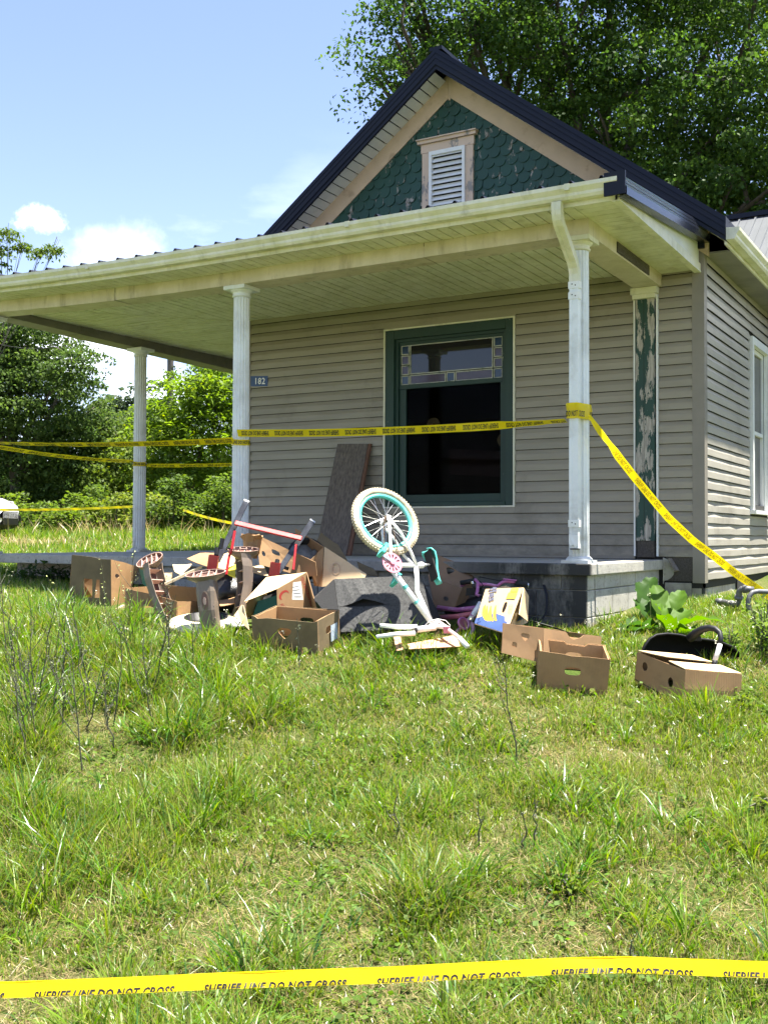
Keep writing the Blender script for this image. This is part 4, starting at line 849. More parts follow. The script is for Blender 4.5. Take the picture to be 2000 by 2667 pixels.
# low open carton right of it
A0, A1, A2 = (-3.806, -3.189, -0.513), (-3.175, -3.286, -0.522), (-3.255, -2.929, -0.466)
B0, B1, B2 = (-3.795, -3.191, -0.223), (-3.171, -3.289, -0.305), (-3.254, -2.932, -0.325)
C0, Cb = (-3.758, -2.765, -0.216), (-3.760, -2.759, -0.460)
t = empty('carton', A1); reg(t, 'wide low open carton between the brown plastic legs', 'box', G_)
panels('carton_body', [([A0, A1, B1, B0], [oval(.47, .52, .11, .11), oval(.19, .3, .05, .1)]), [A1, A2, B2, B1]], K, t)
panels('carton_inside', [[A2, (-3.491, -2.662, -0.423), (-3.492, -2.668, -0.232), B2], [(-3.491, -2.662, -0.423), Cb, C0, (-3.492, -2.668, -0.232)], [Cb, A0, B0, C0]], KI, t)
# loose cardboard, paper and sticks among the cartons
def scrap(name, label, pts, mat, cat='scrap', bow=.02):
    t = panels(name, [pts], mat, None, bow); reg(t, label, cat, 'scraps lying on the pile')
scrap('cardboard_scrap', 'curled brown cardboard sheet left of the red bracket', [(-3.372, -2.952, 0.010), (-3.025, -3.095, -0.048), (-3.150, -2.824, 0.061), (-3.465, -2.660, 0.056)], K)
scrap('cardboard_scrap', 'stamped cardboard sheet behind the red rod', [(-3.042, -2.990, -0.051), (-2.883, -2.955, -0.061), (-3.089, -2.674, 0.091), (-3.208, -2.742, 0.040)], KL)
scrap('paper_pad', 'yellow paper pad under the red rod', [(-2.851, -3.109, -0.086), (-2.754, -3.110, -0.125), (-2.878, -2.953, -0.025), (-2.920, -2.976, -0.049)], M_plem, 'paper')
scrap('cardboard_scrap', 'pale folded cardboard flap left of the centre leg', [(-3.525, -2.922, -0.092), (-3.330, -3.040, -0.122), (-3.469, -2.776, -0.032), (-3.673, -2.778, -0.041)], KL)
scrap('cardboard_scrap', 'small tan carton end behind the left leg', [(-3.678, -2.893, -0.184), (-3.573, -2.890, -0.163), (-3.606, -2.853, -0.102), (-3.751, -2.821, -0.112)], KL)
scrap('cardboard_scrap', 'pale cardboard strip right of the dark leg', [(-2.790, -2.842, -0.086), (-2.626, -2.862, -0.112), (-2.787, -2.726, -0.022), (-2.861, -2.769, -0.046)], KL)
scrap('cardboard_scrap', 'flat brown flap low between centre leg and dark leg', [(-2.796, -3.244, -0.335), (-2.730, -3.148, -0.315), (-2.854, -2.990, -0.279), (-2.957, -3.049, -0.304)], K)
scrap('cardboard_scrap', 'torn grey-brown cardboard beside the leaning plank', [(-2.539, -2.355, 0.125), (-2.257, -2.303, -0.003), (-2.485, -2.092, 0.124), (-2.608, -2.166, 0.225)], M_cardd)
scrap('cardboard_scrap', 'dark torn flap hanging at the slab edge by the chainring', [(-2.118, -2.336, -0.092), (-1.893, -2.436, -0.108), (-2.079, -2.198, -0.058), (-2.243, -2.179, -0.005)], M_cardd)
for nm, lb, a_, b__, wd in (('wood_lath', 'pale wooden lath lying across the cartons', (-3.390, -3.188, -0.185), (-3.203, -2.968, -0.048), .035), ('wood_lath', 'pale wooden lath poking into the grass at the left', (-3.934, -3.381, -0.478), (-3.917, -3.084, -0.378), .03)):
    reg(MB().bar(a_, b__, wd, .02).build(nm, wood('lath_wood' + str(wd), (.62, .50, .32), (.52, .41, .26), 0), None), lb, 'wooden lath')
# dark mounds added to stand for the shaded voids of the pile
def blob(name, label, c0, rx, ry, rz, mat, cat, seed, amp=.28):
    r = random.Random(seed); m = MB(); n, k = 22, 14; V = []
    ph = [(r.uniform(1, 5), r.uniform(1, 5), r.uniform(0, 6)) for _ in range(6)]
    for j in range(k + 1):
        for i in range(n):
            th, p = 2 * math.pi * i / n, math.pi * j / k; s = 1 + amp * sum(math.sin(a_ * th + b__ * p + c_) for a_, b__, c_ in ((round(q[0]), q[1], q[2]) for q in ph)) / 6
            V.append(Vector(c0) + Vector((rx * s * math.cos(th) * math.sin(p), ry * s * math.sin(th) * math.sin(p), rz * s * math.cos(p))))
    m.add(V, [(j * n + i, j * n + (i + 1) % n, (j + 1) * n + (i + 1) % n, (j + 1) * n + i) for j in range(k) for i in range(n)])
    return reg(m.build(name, mat, None, smooth=True), label, cat)
M_void = pm('dark_void_film', (.012, .012, .013), None, 20, .3, .5)
blob('dark_filler', 'dark mound filling the shaded void between centre leg and crescent carton', (-3.010, -2.850, -0.257), .22, .20, .16, M_void, 'dark filler', 3)
blob('dark_filler', 'dark mound filling the shaded void under the slotted carton', (-2.949, -2.527, -0.191), .22, .18, .14, M_void, 'dark filler', 5)
blob('dark_filler', 'dark mound filling the shaded void behind the banana carton and pink bicycle', (-1.364, -1.889, -0.387), .25, .15, .12, M_void, 'dark filler', 8)
blob('plastic_sack', 'clear grey plastic sack right of the cream ring', (-2.530, -3.375, -0.452), .09, .09, .025, pm('grey_film', (.4, .4, .38), (.25, .25, .24), 14, .3, .5), 'sack', 11)
reg(MB().hexa([(-3.959, -2.824, -0.206), (-3.813, -2.853, -0.281), (-3.951, -2.701, -0.292), (-4.099, -2.674, -0.215), (-4.056, -2.769, -0.074), (-3.930, -2.812, -0.045), (-4.069, -2.661, -0.050), (-4.126, -2.694, -0.077)]).build('green_plastic_tote', pm('green_plastic', (.0, .16, .12), None, 8, .4, .05)), 'green plastic tote corner behind the left leg', 'tote')

# charcoal carpeted panel box under the bicycle
t = empty('carpeted_box', (-1.794, -3.063, -0.474)); reg(t, 'charcoal carpet-covered box with a torn slit, under the white bicycle', 'box')
M_carp = pm('charcoal_carpet_lit', (.085, .085, .082), (.04, .04, .039), 55, .95, .9, stretch=(1, 1, 1)); M_carp2 = pm('charcoal_carpet_shaded', (.03, .03, .03), None, 55, .95, .8)  # one carpet: sunlit face painted lighter, shaded body and flap darker
Fp = [(-1.778, -3.145, -0.484), (-1.180, -2.880, -0.442), (-1.385, -2.673, -0.085), (-1.980, -2.926, -0.119)]
m = MB(); Fp = [Vector(q) for q in Fp]; nb = (Fp[1] - Fp[0]).cross(Fp[3] - Fp[0]).normalized(); s0 = lambda u, v: bil(Fp, u, v)
up3 = [(0, .47), (.08, .475), (.2, .50), (.30, .53), (.42, .51), (.52, .475), (.62, .475), (1, .47)]; lo3 = [(0, .465), (.08, .465), (.2, .455), (.30, .45), (.42, .455), (.52, .465), (.62, .47), (1, .465)]
lift = lambda u: .045 * max(0, 1 - abs(u - .30) / .24)
mm = MB(); mm.strip([s0(u, 1) for u, v in up3], [s0(u, v) + nb * lift(u) for u, v in up3]); mm.strip([s0(u, v) for u, v in lo3], [s0(u, 0) for u, v in lo3]); mm.build('carpet_face', M_carp, t)
bkv = -nb * .03
hx = MB(); hx.hexa([Fp[0] + bkv, Fp[1] + bkv, Fp[1] + Vector((-.1, .35, 0)), Fp[0] + Vector((-.15, .40, 0)), Fp[3] + bkv, Fp[2] + bkv, Fp[2] + Vector((-.1, .18, -.02)), Fp[3] + Vector((-.12, .22, -.02))]); hx.build('box_body', M_carp2, t)
mm = MB(); mm.strip([Fp[3], Fp[3] + bkv], [Fp[2], Fp[2] + bkv]); mm.strip([Fp[0], Fp[0] + bkv], [Fp[3], Fp[3] + bkv]); mm.strip([Fp[1], Fp[1] + bkv], [Fp[2], Fp[2] + bkv]); mm.build('carpet_edge', M_carp, t)
MB().hexa([(-2.072, -3.056, -0.263), Vector(Fp[0]) + Vector((-.002, .0, .0)), Vector(Fp[0]) + bkv, (-2.146, -2.926, -0.271), (-2.128, -2.973, -0.254), Vector(Fp[3]) + Vector((-.004, 0, 0)), Vector(Fp[3]) + bkv, (-2.174, -2.884, -0.254)]).build('side_flap', M_carp2, t)

# cream ring with black opening
t = empty('cream_ring', (-2.913, -3.261, -0.497)); reg(t, 'cream flat plastic lid with round black opening, around the centre leg', 'lid')
c0 = Vector((-2.875, -3.308, -0.507)) + Vector((0, 0, .075)); ex, ey = Vector((.865, .50, 0)), Vector((-.50, .86, .15))
def ring_pt(a_, r_, z_): return c0 + ex * r_ * math.cos(a_) + ey * r_ * math.sin(a_) + Vector((0, 0, z_))
rr = random.Random(4); n = 40; out = [.29 + .012 * math.sin(3 * 2 * math.pi * k / n + 1) + rr.uniform(-.006, .006) for k in range(n)]
rings = [[ring_pt(2 * math.pi * k / n, R_ if R_ else out[k], z_) for k in range(n)] for R_, z_ in ((.155, -.01), (.160, .02), (.20, .012), (.25, .004), (0, -.012), (0, -.03))]
m = MB(); m.add([q for g in rings for q in g], [(j * n + k, j * n + (k + 1) % n, (j + 1) * n + (k + 1) % n, (j + 1) * n + k) for j in range(5) for k in range(n)]); m.build('lid_plate', pm('cream_plastic', (.74, .66, .45), (.68, .60, .40), 6, .6, .1, dirt=(.5, .42, .25), dscale=5), t, smooth=True)
rings = [[ring_pt(2 * math.pi * k / n, R_, z_) for k in range(n)] for R_, z_ in ((.168, .008), (.164, .026), (.150, .024), (.146, -.02), (.01, -.025))]
m = MB(); m.add([q for g in rings for q in g], [(j * n + k, j * n + (k + 1) % n, (j + 1) * n + (k + 1) % n, (j + 1) * n + k) for j in range(4) for k in range(n)]); m.build('black_opening', M_black, t, smooth=True)

# brown plastic table legs, feet up
M_br = pm('brown_plastic', (.20, .155, .115), (.17, .13, .10), 6, .5, .06, dirt=(.13, .10, .07), dscale=5); M_br2 = pm('brown_plastic_inside', (.13, .065, .05), (.10, .05, .04), 8, .5, .06); M_rib = pm('pale_rib', (.55, .36, .29), (.45, .3, .24), 9, .5, .05)
def plastic_leg(label, top, bot, face, wid=.125, fw_=.27, fd=.13, ftilt=0.0, lean=.4, dep=.085):
    """hollow moulded leg from bot (ground end) up to the flared foot at top; face = direction the smooth side looks"""
    top, bot = Vector(top), Vector(bot); ax = (top - bot).normalized(); L = (top - bot).length; f = Vector(face); f = (f - ax * f.dot(ax)).normalized(); s = ax.cross(f).normalized()
    t = empty('table_pedestal', bot); reg(t, label, 'table pedestal', 'brown plastic table pedestals')
    prof = [(-1, 0), (-1, .55), (-.9, .85), (-.6, 1), (.6, 1), (.9, .85), (1, .55), (1, 0)]
    secs = [(0.0, .95, 1.15), (.12, .95, 1.0), (.45, 1.0, 1.0), (.75, 1.12, 1.05), (.88, 1.05, 1.1), (.95, 1.1, 1.15)]
    m = MB(); V = []; k = len(prof)
    for h, ws, ds in secs:
        bend = f * (.03 * math.sin(math.pi * h) - .0)
        for a_, b__ in prof: V.append(bot + ax * L * h + bend + s * a_ * wid / 2 * ws + f * (b__ - .5) * dep * ds)
    m.add(V, [(j * k + i, j * k + i + 1, (j + 1) * k + i + 1, (j + 1) * k + i) for j in range(len(secs) - 1) for i in range(k - 1)]); o = m.build('leg_shell', M_br, t); o.modifiers.new('th', 'SOLIDIFY').thickness = .006
    for h in (.12, .32, .52, .70, .86):
        c = bot + ax * L * h + f * (.03 * math.sin(math.pi * h) - .0 * dep); MB().obox(c, s * wid * .44, f * dep * .40, ax * .003).build('rib', M_rib, t)
    wl_ = [[bot + ax * L * h + f * (.03 * math.sin(math.pi * h)) + s * sg * wid * .42 * ws + f * .34 * dep * ds for h, ws, ds in secs] for sg in (-1, 1)]
    MB().strip(wl_[0], wl_[1]).build('inner_web', M_br2, t)
    # stadium recess with opening
    e = bot + ax * L * .60 + f * (.03 * math.sin(math.pi * .6) + dep * .5)
    for r1, r2, off, mt in ((.030, .075, .0065, M_br), (.024, .066, .009, M_br2), (.012, .028, .0115, M_rib)):
        pts = []
        for q in range(20):
            a_ = 2 * math.pi * q / 20; pts.append(e + s * r1 * math.cos(a_) + ax * (r2 * math.sin(a_)) + f * off)
        MB().prism(pts, -f * .004).build('grip_recess', mt, t)
    # boat-shaped foot with rim and ribs
    fz = (ax + Vector((.5, -.86, 0)) * lean).normalized(); fs = Vector((.865, .5, ftilt)); fs = (fs - fz * fs.dot(fz)).normalized(); f = fz.cross(fs).normalized()
    n = 28; outl = []
    for q in range(n):
        a_ = 2 * math.pi * q / n; outl.append((math.copysign(abs(math.cos(a_)) ** .9, math.cos(a_)) * fw_ / 2, math.copysign(abs(math.sin(a_)) ** 1.15, math.sin(a_)) * fd / 2))
    def rg(sc, h): return [top + fs * x * sc + f * y * sc + fz * h for x, y in outl]
    rings = [rg(.42, -.055), rg(.62, -.035), rg(.90, -.012), rg(1.0, .022), rg(.955, .022), rg(.88, -.004), rg(.3, -.006)]
    m = MB(); m.add([q for g in rings for q in g], [(j * n + k, j * n + (k + 1) % n, (j + 1) * n + (k + 1) % n, (j + 1) * n + k) for j in range(3) for k in range(n)]); m.build('foot_shell', M_br, t, smooth=True)
    m = MB(); m.add([q for g in rings for q in g], [(j * n + k, j * n + (k + 1) % n, (j + 1) * n + (k + 1) % n, (j + 1) * n + k) for j in (4, 5) for k in range(n)]); m.build('foot_floor', M_br2, t)
    m = MB(); m.add(rings[3] + rings[4], [(k, (k + 1) % n, n + (k + 1) % n, n + k) for k in range(n)]); m.build('foot_rim', M_rib, t)
    for x in (-.30, -.12, .07, .25):
        hw = .42 * math.sqrt(max(.05, 1 - (2 * x) ** 2)); MB().obox(top + fs * x * fw_ + fz * .008, f * fd * hw, fs * .0022, fz * .012).build('foot_rib', M_rib, t)
    pth = [top + fs * (.06 * math.cos(a_) - .0) * 1.1 + f * (.045 * math.sin(a_) - .01) + fz * .016 for a_ in np.linspace(0, math.pi * 2, 18)]
    MB().tube(pth, .003, 5).build('foot_ring', M_rib, t)
plastic_leg('upright brown plastic table leg standing in the cream lid', (-2.710, -3.512, -0.094), (-2.655, -3.504, -0.543), (.35, -.93, 0), .135, .30, .15, .10, .36)
plastic_leg('leaning brown plastic table leg showing its ribbed back, left of the three', (-3.519, -3.210, -0.009), (-3.249, -3.272, -0.486), (-.95, .10, .2), .14, .225, .16, .36, .95)
plastic_leg('dark shaded plastic table leg leaning on the crescent carton, right of the three', (-2.733, -3.045, 0.076), (-2.693, -3.124, -0.396), (.55, .8, 0), .15, .25, .16, -.06, .42)

# red steel frame with two bars
t = empty('red_steel_frame', (-2.693, -3.019, -0.020)); reg(t, 'red steel frame with two black flat bars sticking out of the pile', 'steel frame')
M_red = pm('red_enamel', (.42, .015, .018), (.36, .012, .015), 8, .35, .05, dirt=(.3, .05, .04), dscale=9); M_bar = pm('worn_black_bar', (.10, .105, .11), (.05, .05, .055), 14, .28, .1, metal=.6); M_tip = pm('bare_steel_tip', (.6, .6, .57), None, 9, .4, .05, metal=.4)
for a_, b__ in (((-2.801, -2.922, 0.464), (-2.843, -3.222, 0.004)), ((-2.360, -2.661, 0.310), (-2.447, -2.990, -0.081))):
    MB().bar(a_, b__, .044, .020, (.5, -.86, .0)).build('flat_bar', M_bar, t, bevel=.003); d_ = (Vector(a_) - Vector(b__)).normalized(); MB().bar(Vector(a_), Vector(a_) + d_ * .012, .046, .022, (.5, -.86, 0)).build('bar_tip', M_tip, t)
ca, cb = Vector((-2.787, -3.082, 0.297)), Vector((-2.346, -2.822, 0.178)); MB().bar(ca, cb, .016, .052, Vector((.1, -.55, .83)).cross((cb - ca).normalized())).build('crossbar', M_red, t, bevel=.004)
for c0 in ((-2.804, -3.315, -0.002), (-2.407, -3.083, -0.055)):
    c0 = Vector(c0); m = MB(); ax = Vector((.12, .05, 1)).normalized(); sx = Vector((.86, .5, 0)); sy = ax.cross(sx).normalized(); sx = sy.cross(ax)
    for i, (dx, dy, hx_, hy) in enumerate(((-.032, 0, .004, .03), (.032, 0, .004, .03), (0, -.03, .036, .004), (0, .03, .036, .004))): m.obox(c0 + sx * dx + sy * dy, sx * hx_, sy * hy, ax * .055)
    m.build('socket', M_red, t); MB().obox(c0 + ax * .0, sx * .028, sy * .026, ax * .045).build('socket_core', M_dark, t)
MB().tube([(-2.756, -3.121, 0.235), (-2.746, -3.169, 0.098), (-2.764, -3.178, 0.040), (-2.752, -3.225, -0.092)], .011, 8).build('brace_rod', M_red, t); MB().tube([(-2.355, -2.885, 0.134), (-2.317, -2.973, -0.056)], .009, 8).build('brace_rod', M_red, t)
for a_, b__, r_ in (((-2.771, -3.321, 0.053), (-2.778, -3.303, 0.107), .018), ((-2.756, -3.290, 0.104), (-2.755, -3.269, 0.176), .016), ((-2.385, -3.095, -0.020), (-2.389, -3.075, 0.020), .016), ((-2.335, -3.042, -0.054), (-2.328, -3.038, -0.031), .018)): MB().tube([a_, b__], r_, 10).build('knob', M_black, t)

# ------------------------------------------------------------------ white and teal bicycle, upended on its fork
HUB = Vector((-1.491, -3.023, 0.305)); VR = Vector((.8646, .5025, .004)); VU = Vector((.0084, -.0223, .9997)); VF = Vector((-.5025, .8643, .0235))
NB = (VF * -.755 + (VR * .7071 + VU * .7071) * .656).normalized()
def inpl(p, off=0.0):
    """slide a point along the sight line of the bicycle's middle plane so that the frame stays in one plane"""
    p = Vector(p); e = Vector((2.3204, -9.5978, .1921)); return e + (p - e) * ((HUB - e).dot(NB) / (p - e).dot(NB))
B = {k: inpl(v) for k, v in dict(bb=(-1.381, -3.159, -0.004), st=(-1.155, -3.109, 0.001), sc=(-1.187, -3.127, -0.004), tt=(-1.181, -3.119, -0.178), hd=(-1.103, -3.080, -0.367), hd2=(-1.064, -3.103, -0.406)).items()}
M_wf = pm('white_frame_enamel', (.80, .80, .76), (.74, .74, .70), 6, .3, .03, dirt=(.55, .52, .45), dscale=7, dlo=.58, dhi=.85)
M_teal = pm('teal_enamel', (.10, .52, .46), (.08, .46, .41), 8, .3, .03, dirt=(.3, .5, .45), dscale=9); M_tire = pm('dirty_cream_tyre', (.56, .49, .35), (.46, .40, .27), 9, .8, .3, dirt=(.20, .16, .09), dscale=7, dlo=.44, dhi=.68)
M_chrome = pm('spoke_steel', (.62, .62, .60), None, 9, .25, 0, metal=.8); M_pink = pm('pink_plastic', (.60, .22, .27), (.55, .18, .23), 9, .4, .05); M_chain = pm('rusty_chain', (.10, .065, .04), (.05, .035, .025), 40, .6, .4, metal=.5)
wb = empty('white_bicycle', inpl((-1.085, -3.114, -0.437))); reg(wb, 'white and teal child bicycle upended without its front wheel, leaning on the carpeted box', 'bicycle')
MX = NB.cross(VU).normalized(); MY = NB.cross(MX).normalized()
WM = Matrix(((MX.x, MY.x, NB.x, HUB.x), (MX.y, MY.y, NB.y, HUB.y), (MX.z, MY.z, NB.z, HUB.z), (0, 0, 0, 1)))
def torus_prof(R, r, sx=1.0, n=12): return [(R + r * math.cos(2 * math.pi * k / n), r * sx * math.sin(2 * math.pi * k / n)) for k in range(n + 1)]
wh = empty('rear_wheel', HUB, wb)
MB().lathe(torus_prof(.2385, .0265), 56, WM).build('tyre', M_tire, wh, smooth=True)
kn = MB()
for k in range(72):
    a = 2 * math.pi * k / 72
    for z in (-.014, .0, .014):
        aa = a + (.03 if z == 0 else 0); r_ = .2645 - abs(z) * .28; er = Vector((math.cos(aa), math.sin(aa), 0)); et = Vector((-math.sin(aa), math.cos(aa), 0)); ez = Vector((0, 0, 1)); c = er * r_ + ez * z
        kn.obox(WM @ c, WM.to_3x3() @ et * .0055, WM.to_3x3() @ ez * .0048, WM.to_3x3() @ er * .0035)
kn.build('tread_knobs', M_tire, wh)
MB().lathe([(.214, -.015), (.205, -.017), (.194, -.013), (.190, 0), (.194, .013), (.205, .017), (.214, .015), (.214, -.015)], 56, WM).build('rim', M_teal, wh, smooth=True)
spk = MB()
for k in range(28):
    a = 2 * math.pi * k / 28; z = .028 if k % 2 else -.028; o = (.32 if (k // 2) % 2 else -.32)
    spk.tube([WM @ Vector((.02 * math.cos(a + o * 3.2), .02 * math.sin(a + o * 3.2), z)), WM @ Vector((.194 * math.cos(a), .194 * math.sin(a), z * .1))], .0014, 4, False)
spk.build('spokes', M_chrome, wh)
MB().lathe([(.004, -.06), (.010, -.06), (.010, -.034), (.026, -.032), (.026, -.026), (.013, -.024), (.013, .024), (.026, .026), (.026, .032), (.010, .034), (.010, .06), (.004, .06)], 18, WM).build('hub', M_chrome, wh)
MB().lathe([(.012, .034), (.030, .036), (.030, .040), (.012, .042)], 18, WM).build('sprocket', M_chain, wh)
fr = lambda pts, r, nm, mt=M_wf: MB().tube(pts, r, 12).build(nm, mt, wb, smooth=True)
o_ = lambda p, d: p + NB * d
fr([B['bb'], B['hd2']], .019, 'down_tube'); fr([B['sc'], B['sc'].lerp(B['tt'], .5) + VR * .003, B['tt'], B['hd']], .017, 'top_tube')
fr([B['bb'] - (B['st'] - B['bb']).normalized() * .0, B['st']], .016, 'seat_tube')
for sgn in (-1, 1):
    fr([o_(HUB, .052 * sgn), o_(HUB.lerp(B['st'], .35), .050 * sgn), o_(HUB.lerp(B['sc'], .72), .044 * sgn), o_(B['sc'], .012 * sgn)], .0105, 'seat_stay')
    fr([o_(HUB, .052 * sgn), o_(HUB.lerp(B['bb'], .4), .050 * sgn), o_(HUB.lerp(B['bb'], .8), .034 * sgn), o_(B['bb'], .018 * sgn)], .0105, 'chain_stay')
MB().obox(o_(HUB, .054), (B['bb'] - HUB).normalized() * .022, (B['bb'] - HUB).normalized().cross(NB) * .016, NB * .003).build('dropout', M_wf, wb)
dh = (B['hd2'] - B['bb']).normalized(); hx = NB.cross(dh).normalized()
fr([B['hd2'] - hx * .055, B['hd2'] + hx * .055], .019, 'head_tube')
fr([o_(B['bb'], -.036), o_(B['bb'], .036)], .022, 'bottom_bracket')
for a, b in (((.34), (.39)), ((.60), (.64))):
    MB().tube([B['bb'].lerp(B['hd2'], a) + NB * .002, B['bb'].lerp(B['hd2'], b) + NB * .002], .0196, 12, False).build('teal_graphic', M_teal, wb, smooth=True)
# chainring with slots, guard and crank
CW = Matrix.Translation(o_(B['bb'], .048)) @ WM.to_3x3().to_4x4()
bm = bmesh.new(); n = 40; outer = [(.078 * math.cos(2 * math.pi * k / n), .078 * math.sin(2 * math.pi * k / n)) for k in range(n)]
hl = []
for k in range(13):
    a = 2 * math.pi * k / 13; hl.append([(math.cos(a + d) * r_, math.sin(a + d) * r_) for r_, d in ((.034, -.05), (.060, -.13), (.066, 0), (.060, .13), (.034, .05))])
t_ = bmesh.new(); es = []
for lp in [outer] + hl:
    vv = [t_.verts.new((x, y, 0)) for x, y in lp]; es += [t_.edges.new((vv[i], vv[(i + 1) % len(vv)])) for i in range(len(vv))]
bmesh.ops.triangle_fill(t_, use_beauty=True, edges=es); bmesh.ops.solidify(t_, geom=list(t_.faces), thickness=.004); t_.transform(CW)
me = bpy.data.meshes.new('chain_guard'); t_.to_mesh(me); t_.free(); bm.free(); link('chain_guard', me, M_pink, wb)
MB().lathe([(.066, -.010), (.074, -.010), (.074, -.006), (.066, -.006)], 40, CW).build('chainring', M_chain, wb)
cd = (VU * .55 - VR * .75 + VF * -.2); cd = (cd - NB * cd.dot(NB)).normalized()
MB().bar(CW @ Vector((0, 0, .008)), Vector(CW @ Vector((0, 0, .008))) + cd * .12, .018, .009, NB).build('crank', M_chrome, wb); MB().bar(o_(B['bb'], -.045), o_(B['bb'], -.045) - cd * .12, .018, .009, NB).build('crank', M_chrome, wb)
MB().lathe([(.001, .014), (.018, .012), (.02, -.002)], 16, CW).build('crank_boss', M_pink, wb)
for sg, base in ((1, Vector(CW @ Vector((0, 0, .012))) + cd * .112), (-1, o_(B['bb'], -.052) - cd * .112)):
    c = base + NB * sg * .045; px_ = cd.cross(NB).normalized(); m = MB()
    for d in (-.036, .036): m.obox(c + px_ * d, px_ * .006, NB * .042, cd * .013)
    for d in (-.04, 0, .04): m.obox(c + NB * d, px_ * .036, NB * .005, cd * .011)
    m.build('pedal', M_teal, wb); MB().tube([base, c], .006, 8).build('pedal_axle', M_chrome, wb)
# chain runs
for sg in (-1, 1):
    a0 = o_(HUB, .038) + (B['bb'] - HUB).normalized().cross(NB) * .028 * sg; a1 = o_(B['bb'], .040) + (B['bb'] - HUB).normalized().cross(NB) * .068 * sg; m = MB(); nn_ = 26
    for k in range(nn_):
        p0, p1 = a0.lerp(a1, k / nn_), a0.lerp(a1, (k + .8) / nn_); m.bar(p0, p1, .007 if k % 2 else .004, .006, NB)
    m.build('chain_run', M_chain, wb)
# saddle
sp = (B['st'] - B['bb']).normalized(); S0 = B['st'] + sp * .055; fr([B['st'] - sp * .0, S0 + sp * .02], .012, 'seat_post', M_chrome); MB().tube([B['st'] - sp * .018, B['st'] + sp * .012], .023, 12).build('seat_clamp', M_wf, wb)
lg = sp.cross(NB).normalized(); lg = lg if lg.z > 0 else -lg
V = []; F = []; st = [(-.135, .018, .010), (-.10, .020, .0), (-.03, .026, .004), (.04, .05, .010), (.085, .068, .0), (.112, .062, -.018), (.122, .03, -.032)]
for (u, w_, h) in st:
    for a in np.linspace(0, math.pi, 9): V.append(S0 + sp * (.035 + h + .026 * math.sin(a)) + lg * (u - .01) * 1.0 + NB * w_ * math.cos(a))
k = 9
for i in range(len(st) - 1):
    for j in range(k - 1): F.append((i * k + j, i * k + j + 1, (i + 1) * k + j + 1, (i + 1) * k + j))
m = MB(); m.add(V, F); s_ = m.build('saddle', M_teal, wb, smooth=True); s_.modifiers.new('t', 'SOLIDIFY').thickness = .008
m = MB(); V2 = [Vector(q) + sp * .003 for q in V[: k * 4]]; m.add(V2, [(i * k + j, i * k + j + 1, (i + 1) * k + j + 1, (i + 1) * k + j) for i in range(3) for j in range(2, k - 3)]); m.build('saddle_panel', M_wf, wb, smooth=True)
MB().obox(S0 + sp * .028 - lg * .0, lg * .11, NB * .045, sp * .004).build('saddle_pan', M_blackr, wb)
# fork lying towards the left, with axle ends, and bent handlebar with pink stem
f0 = Vector((-1.060, -3.123, -0.420)); f1 = Vector((-1.114, -3.247, -0.429)); f2 = Vector((-1.286, -3.439, -0.428))
for dz, dy in ((.018, 0), (-.022, -.03)):
    fr([f1 + Vector((0, dy, dz)), f1.lerp(f2, .5) + Vector((0, dy * 1.6, dz * 1.15)), f2 + Vector((0, dy * 1.6, dz * 1.2 + (.012 if dz > 0 else -.012)))], [.017, .016, .012], 'fork_blade')
fr([f0 + VR * .02, f1 - VR * .008], .021, 'fork_crown'); MB().tube([f1 + VR * .004, f1 - VR * .014], .024, 12).build('crown_ring', M_blackr, wb)
fr([Vector((-1.055, -3.121, -0.409)), Vector((-0.996, -3.109, -0.413)), Vector((-0.942, -3.124, -0.419))], .015, 'stem', M_wf); MB().obox(Vector((-0.949, -3.128, -0.430)), VR * .022, VF * .022, VU * .022).build('stem_clamp', M_pink, wb)
fr([Vector((-1.106, -2.954, -0.391)), Vector((-0.983, -3.078, -0.414)), Vector((-0.924, -3.137, -0.433)), Vector((-0.840, -3.203, -0.457)), Vector((-0.787, -3.229, -0.486)), Vector((-0.735, -3.256, -0.521))], .0125, 'handlebar', pm('pale_pink_enamel', (.74, .60, .56), (.68, .52, .5), 8, .4, .03)); fr([Vector((-0.805, -3.228, -0.471)), Vector((-0.729, -3.263, -0.522))], .017, 'grip', M_wf)
cab = [Vector((-1.067, -3.220, -0.403)), Vector((-1.040, -3.205, -0.369)), Vector((-0.991, -3.177, -0.356)), Vector((-0.946, -3.151, -0.366)), Vector((-0.920, -3.135, -0.397)), Vector((-0.924, -3.137, -0.428))]
MB().tube(cab, .0028, 6).build('brake_cable', M_wf, wb); MB().tube([Vector((-0.991, -3.176, -0.428)), Vector((-0.969, -3.162, -0.459)), Vector((-0.925, -3.136, -0.464)), Vector((-0.902, -3.123, -0.454))], .003, 6).build('brake_cable', M_blackr, wb)

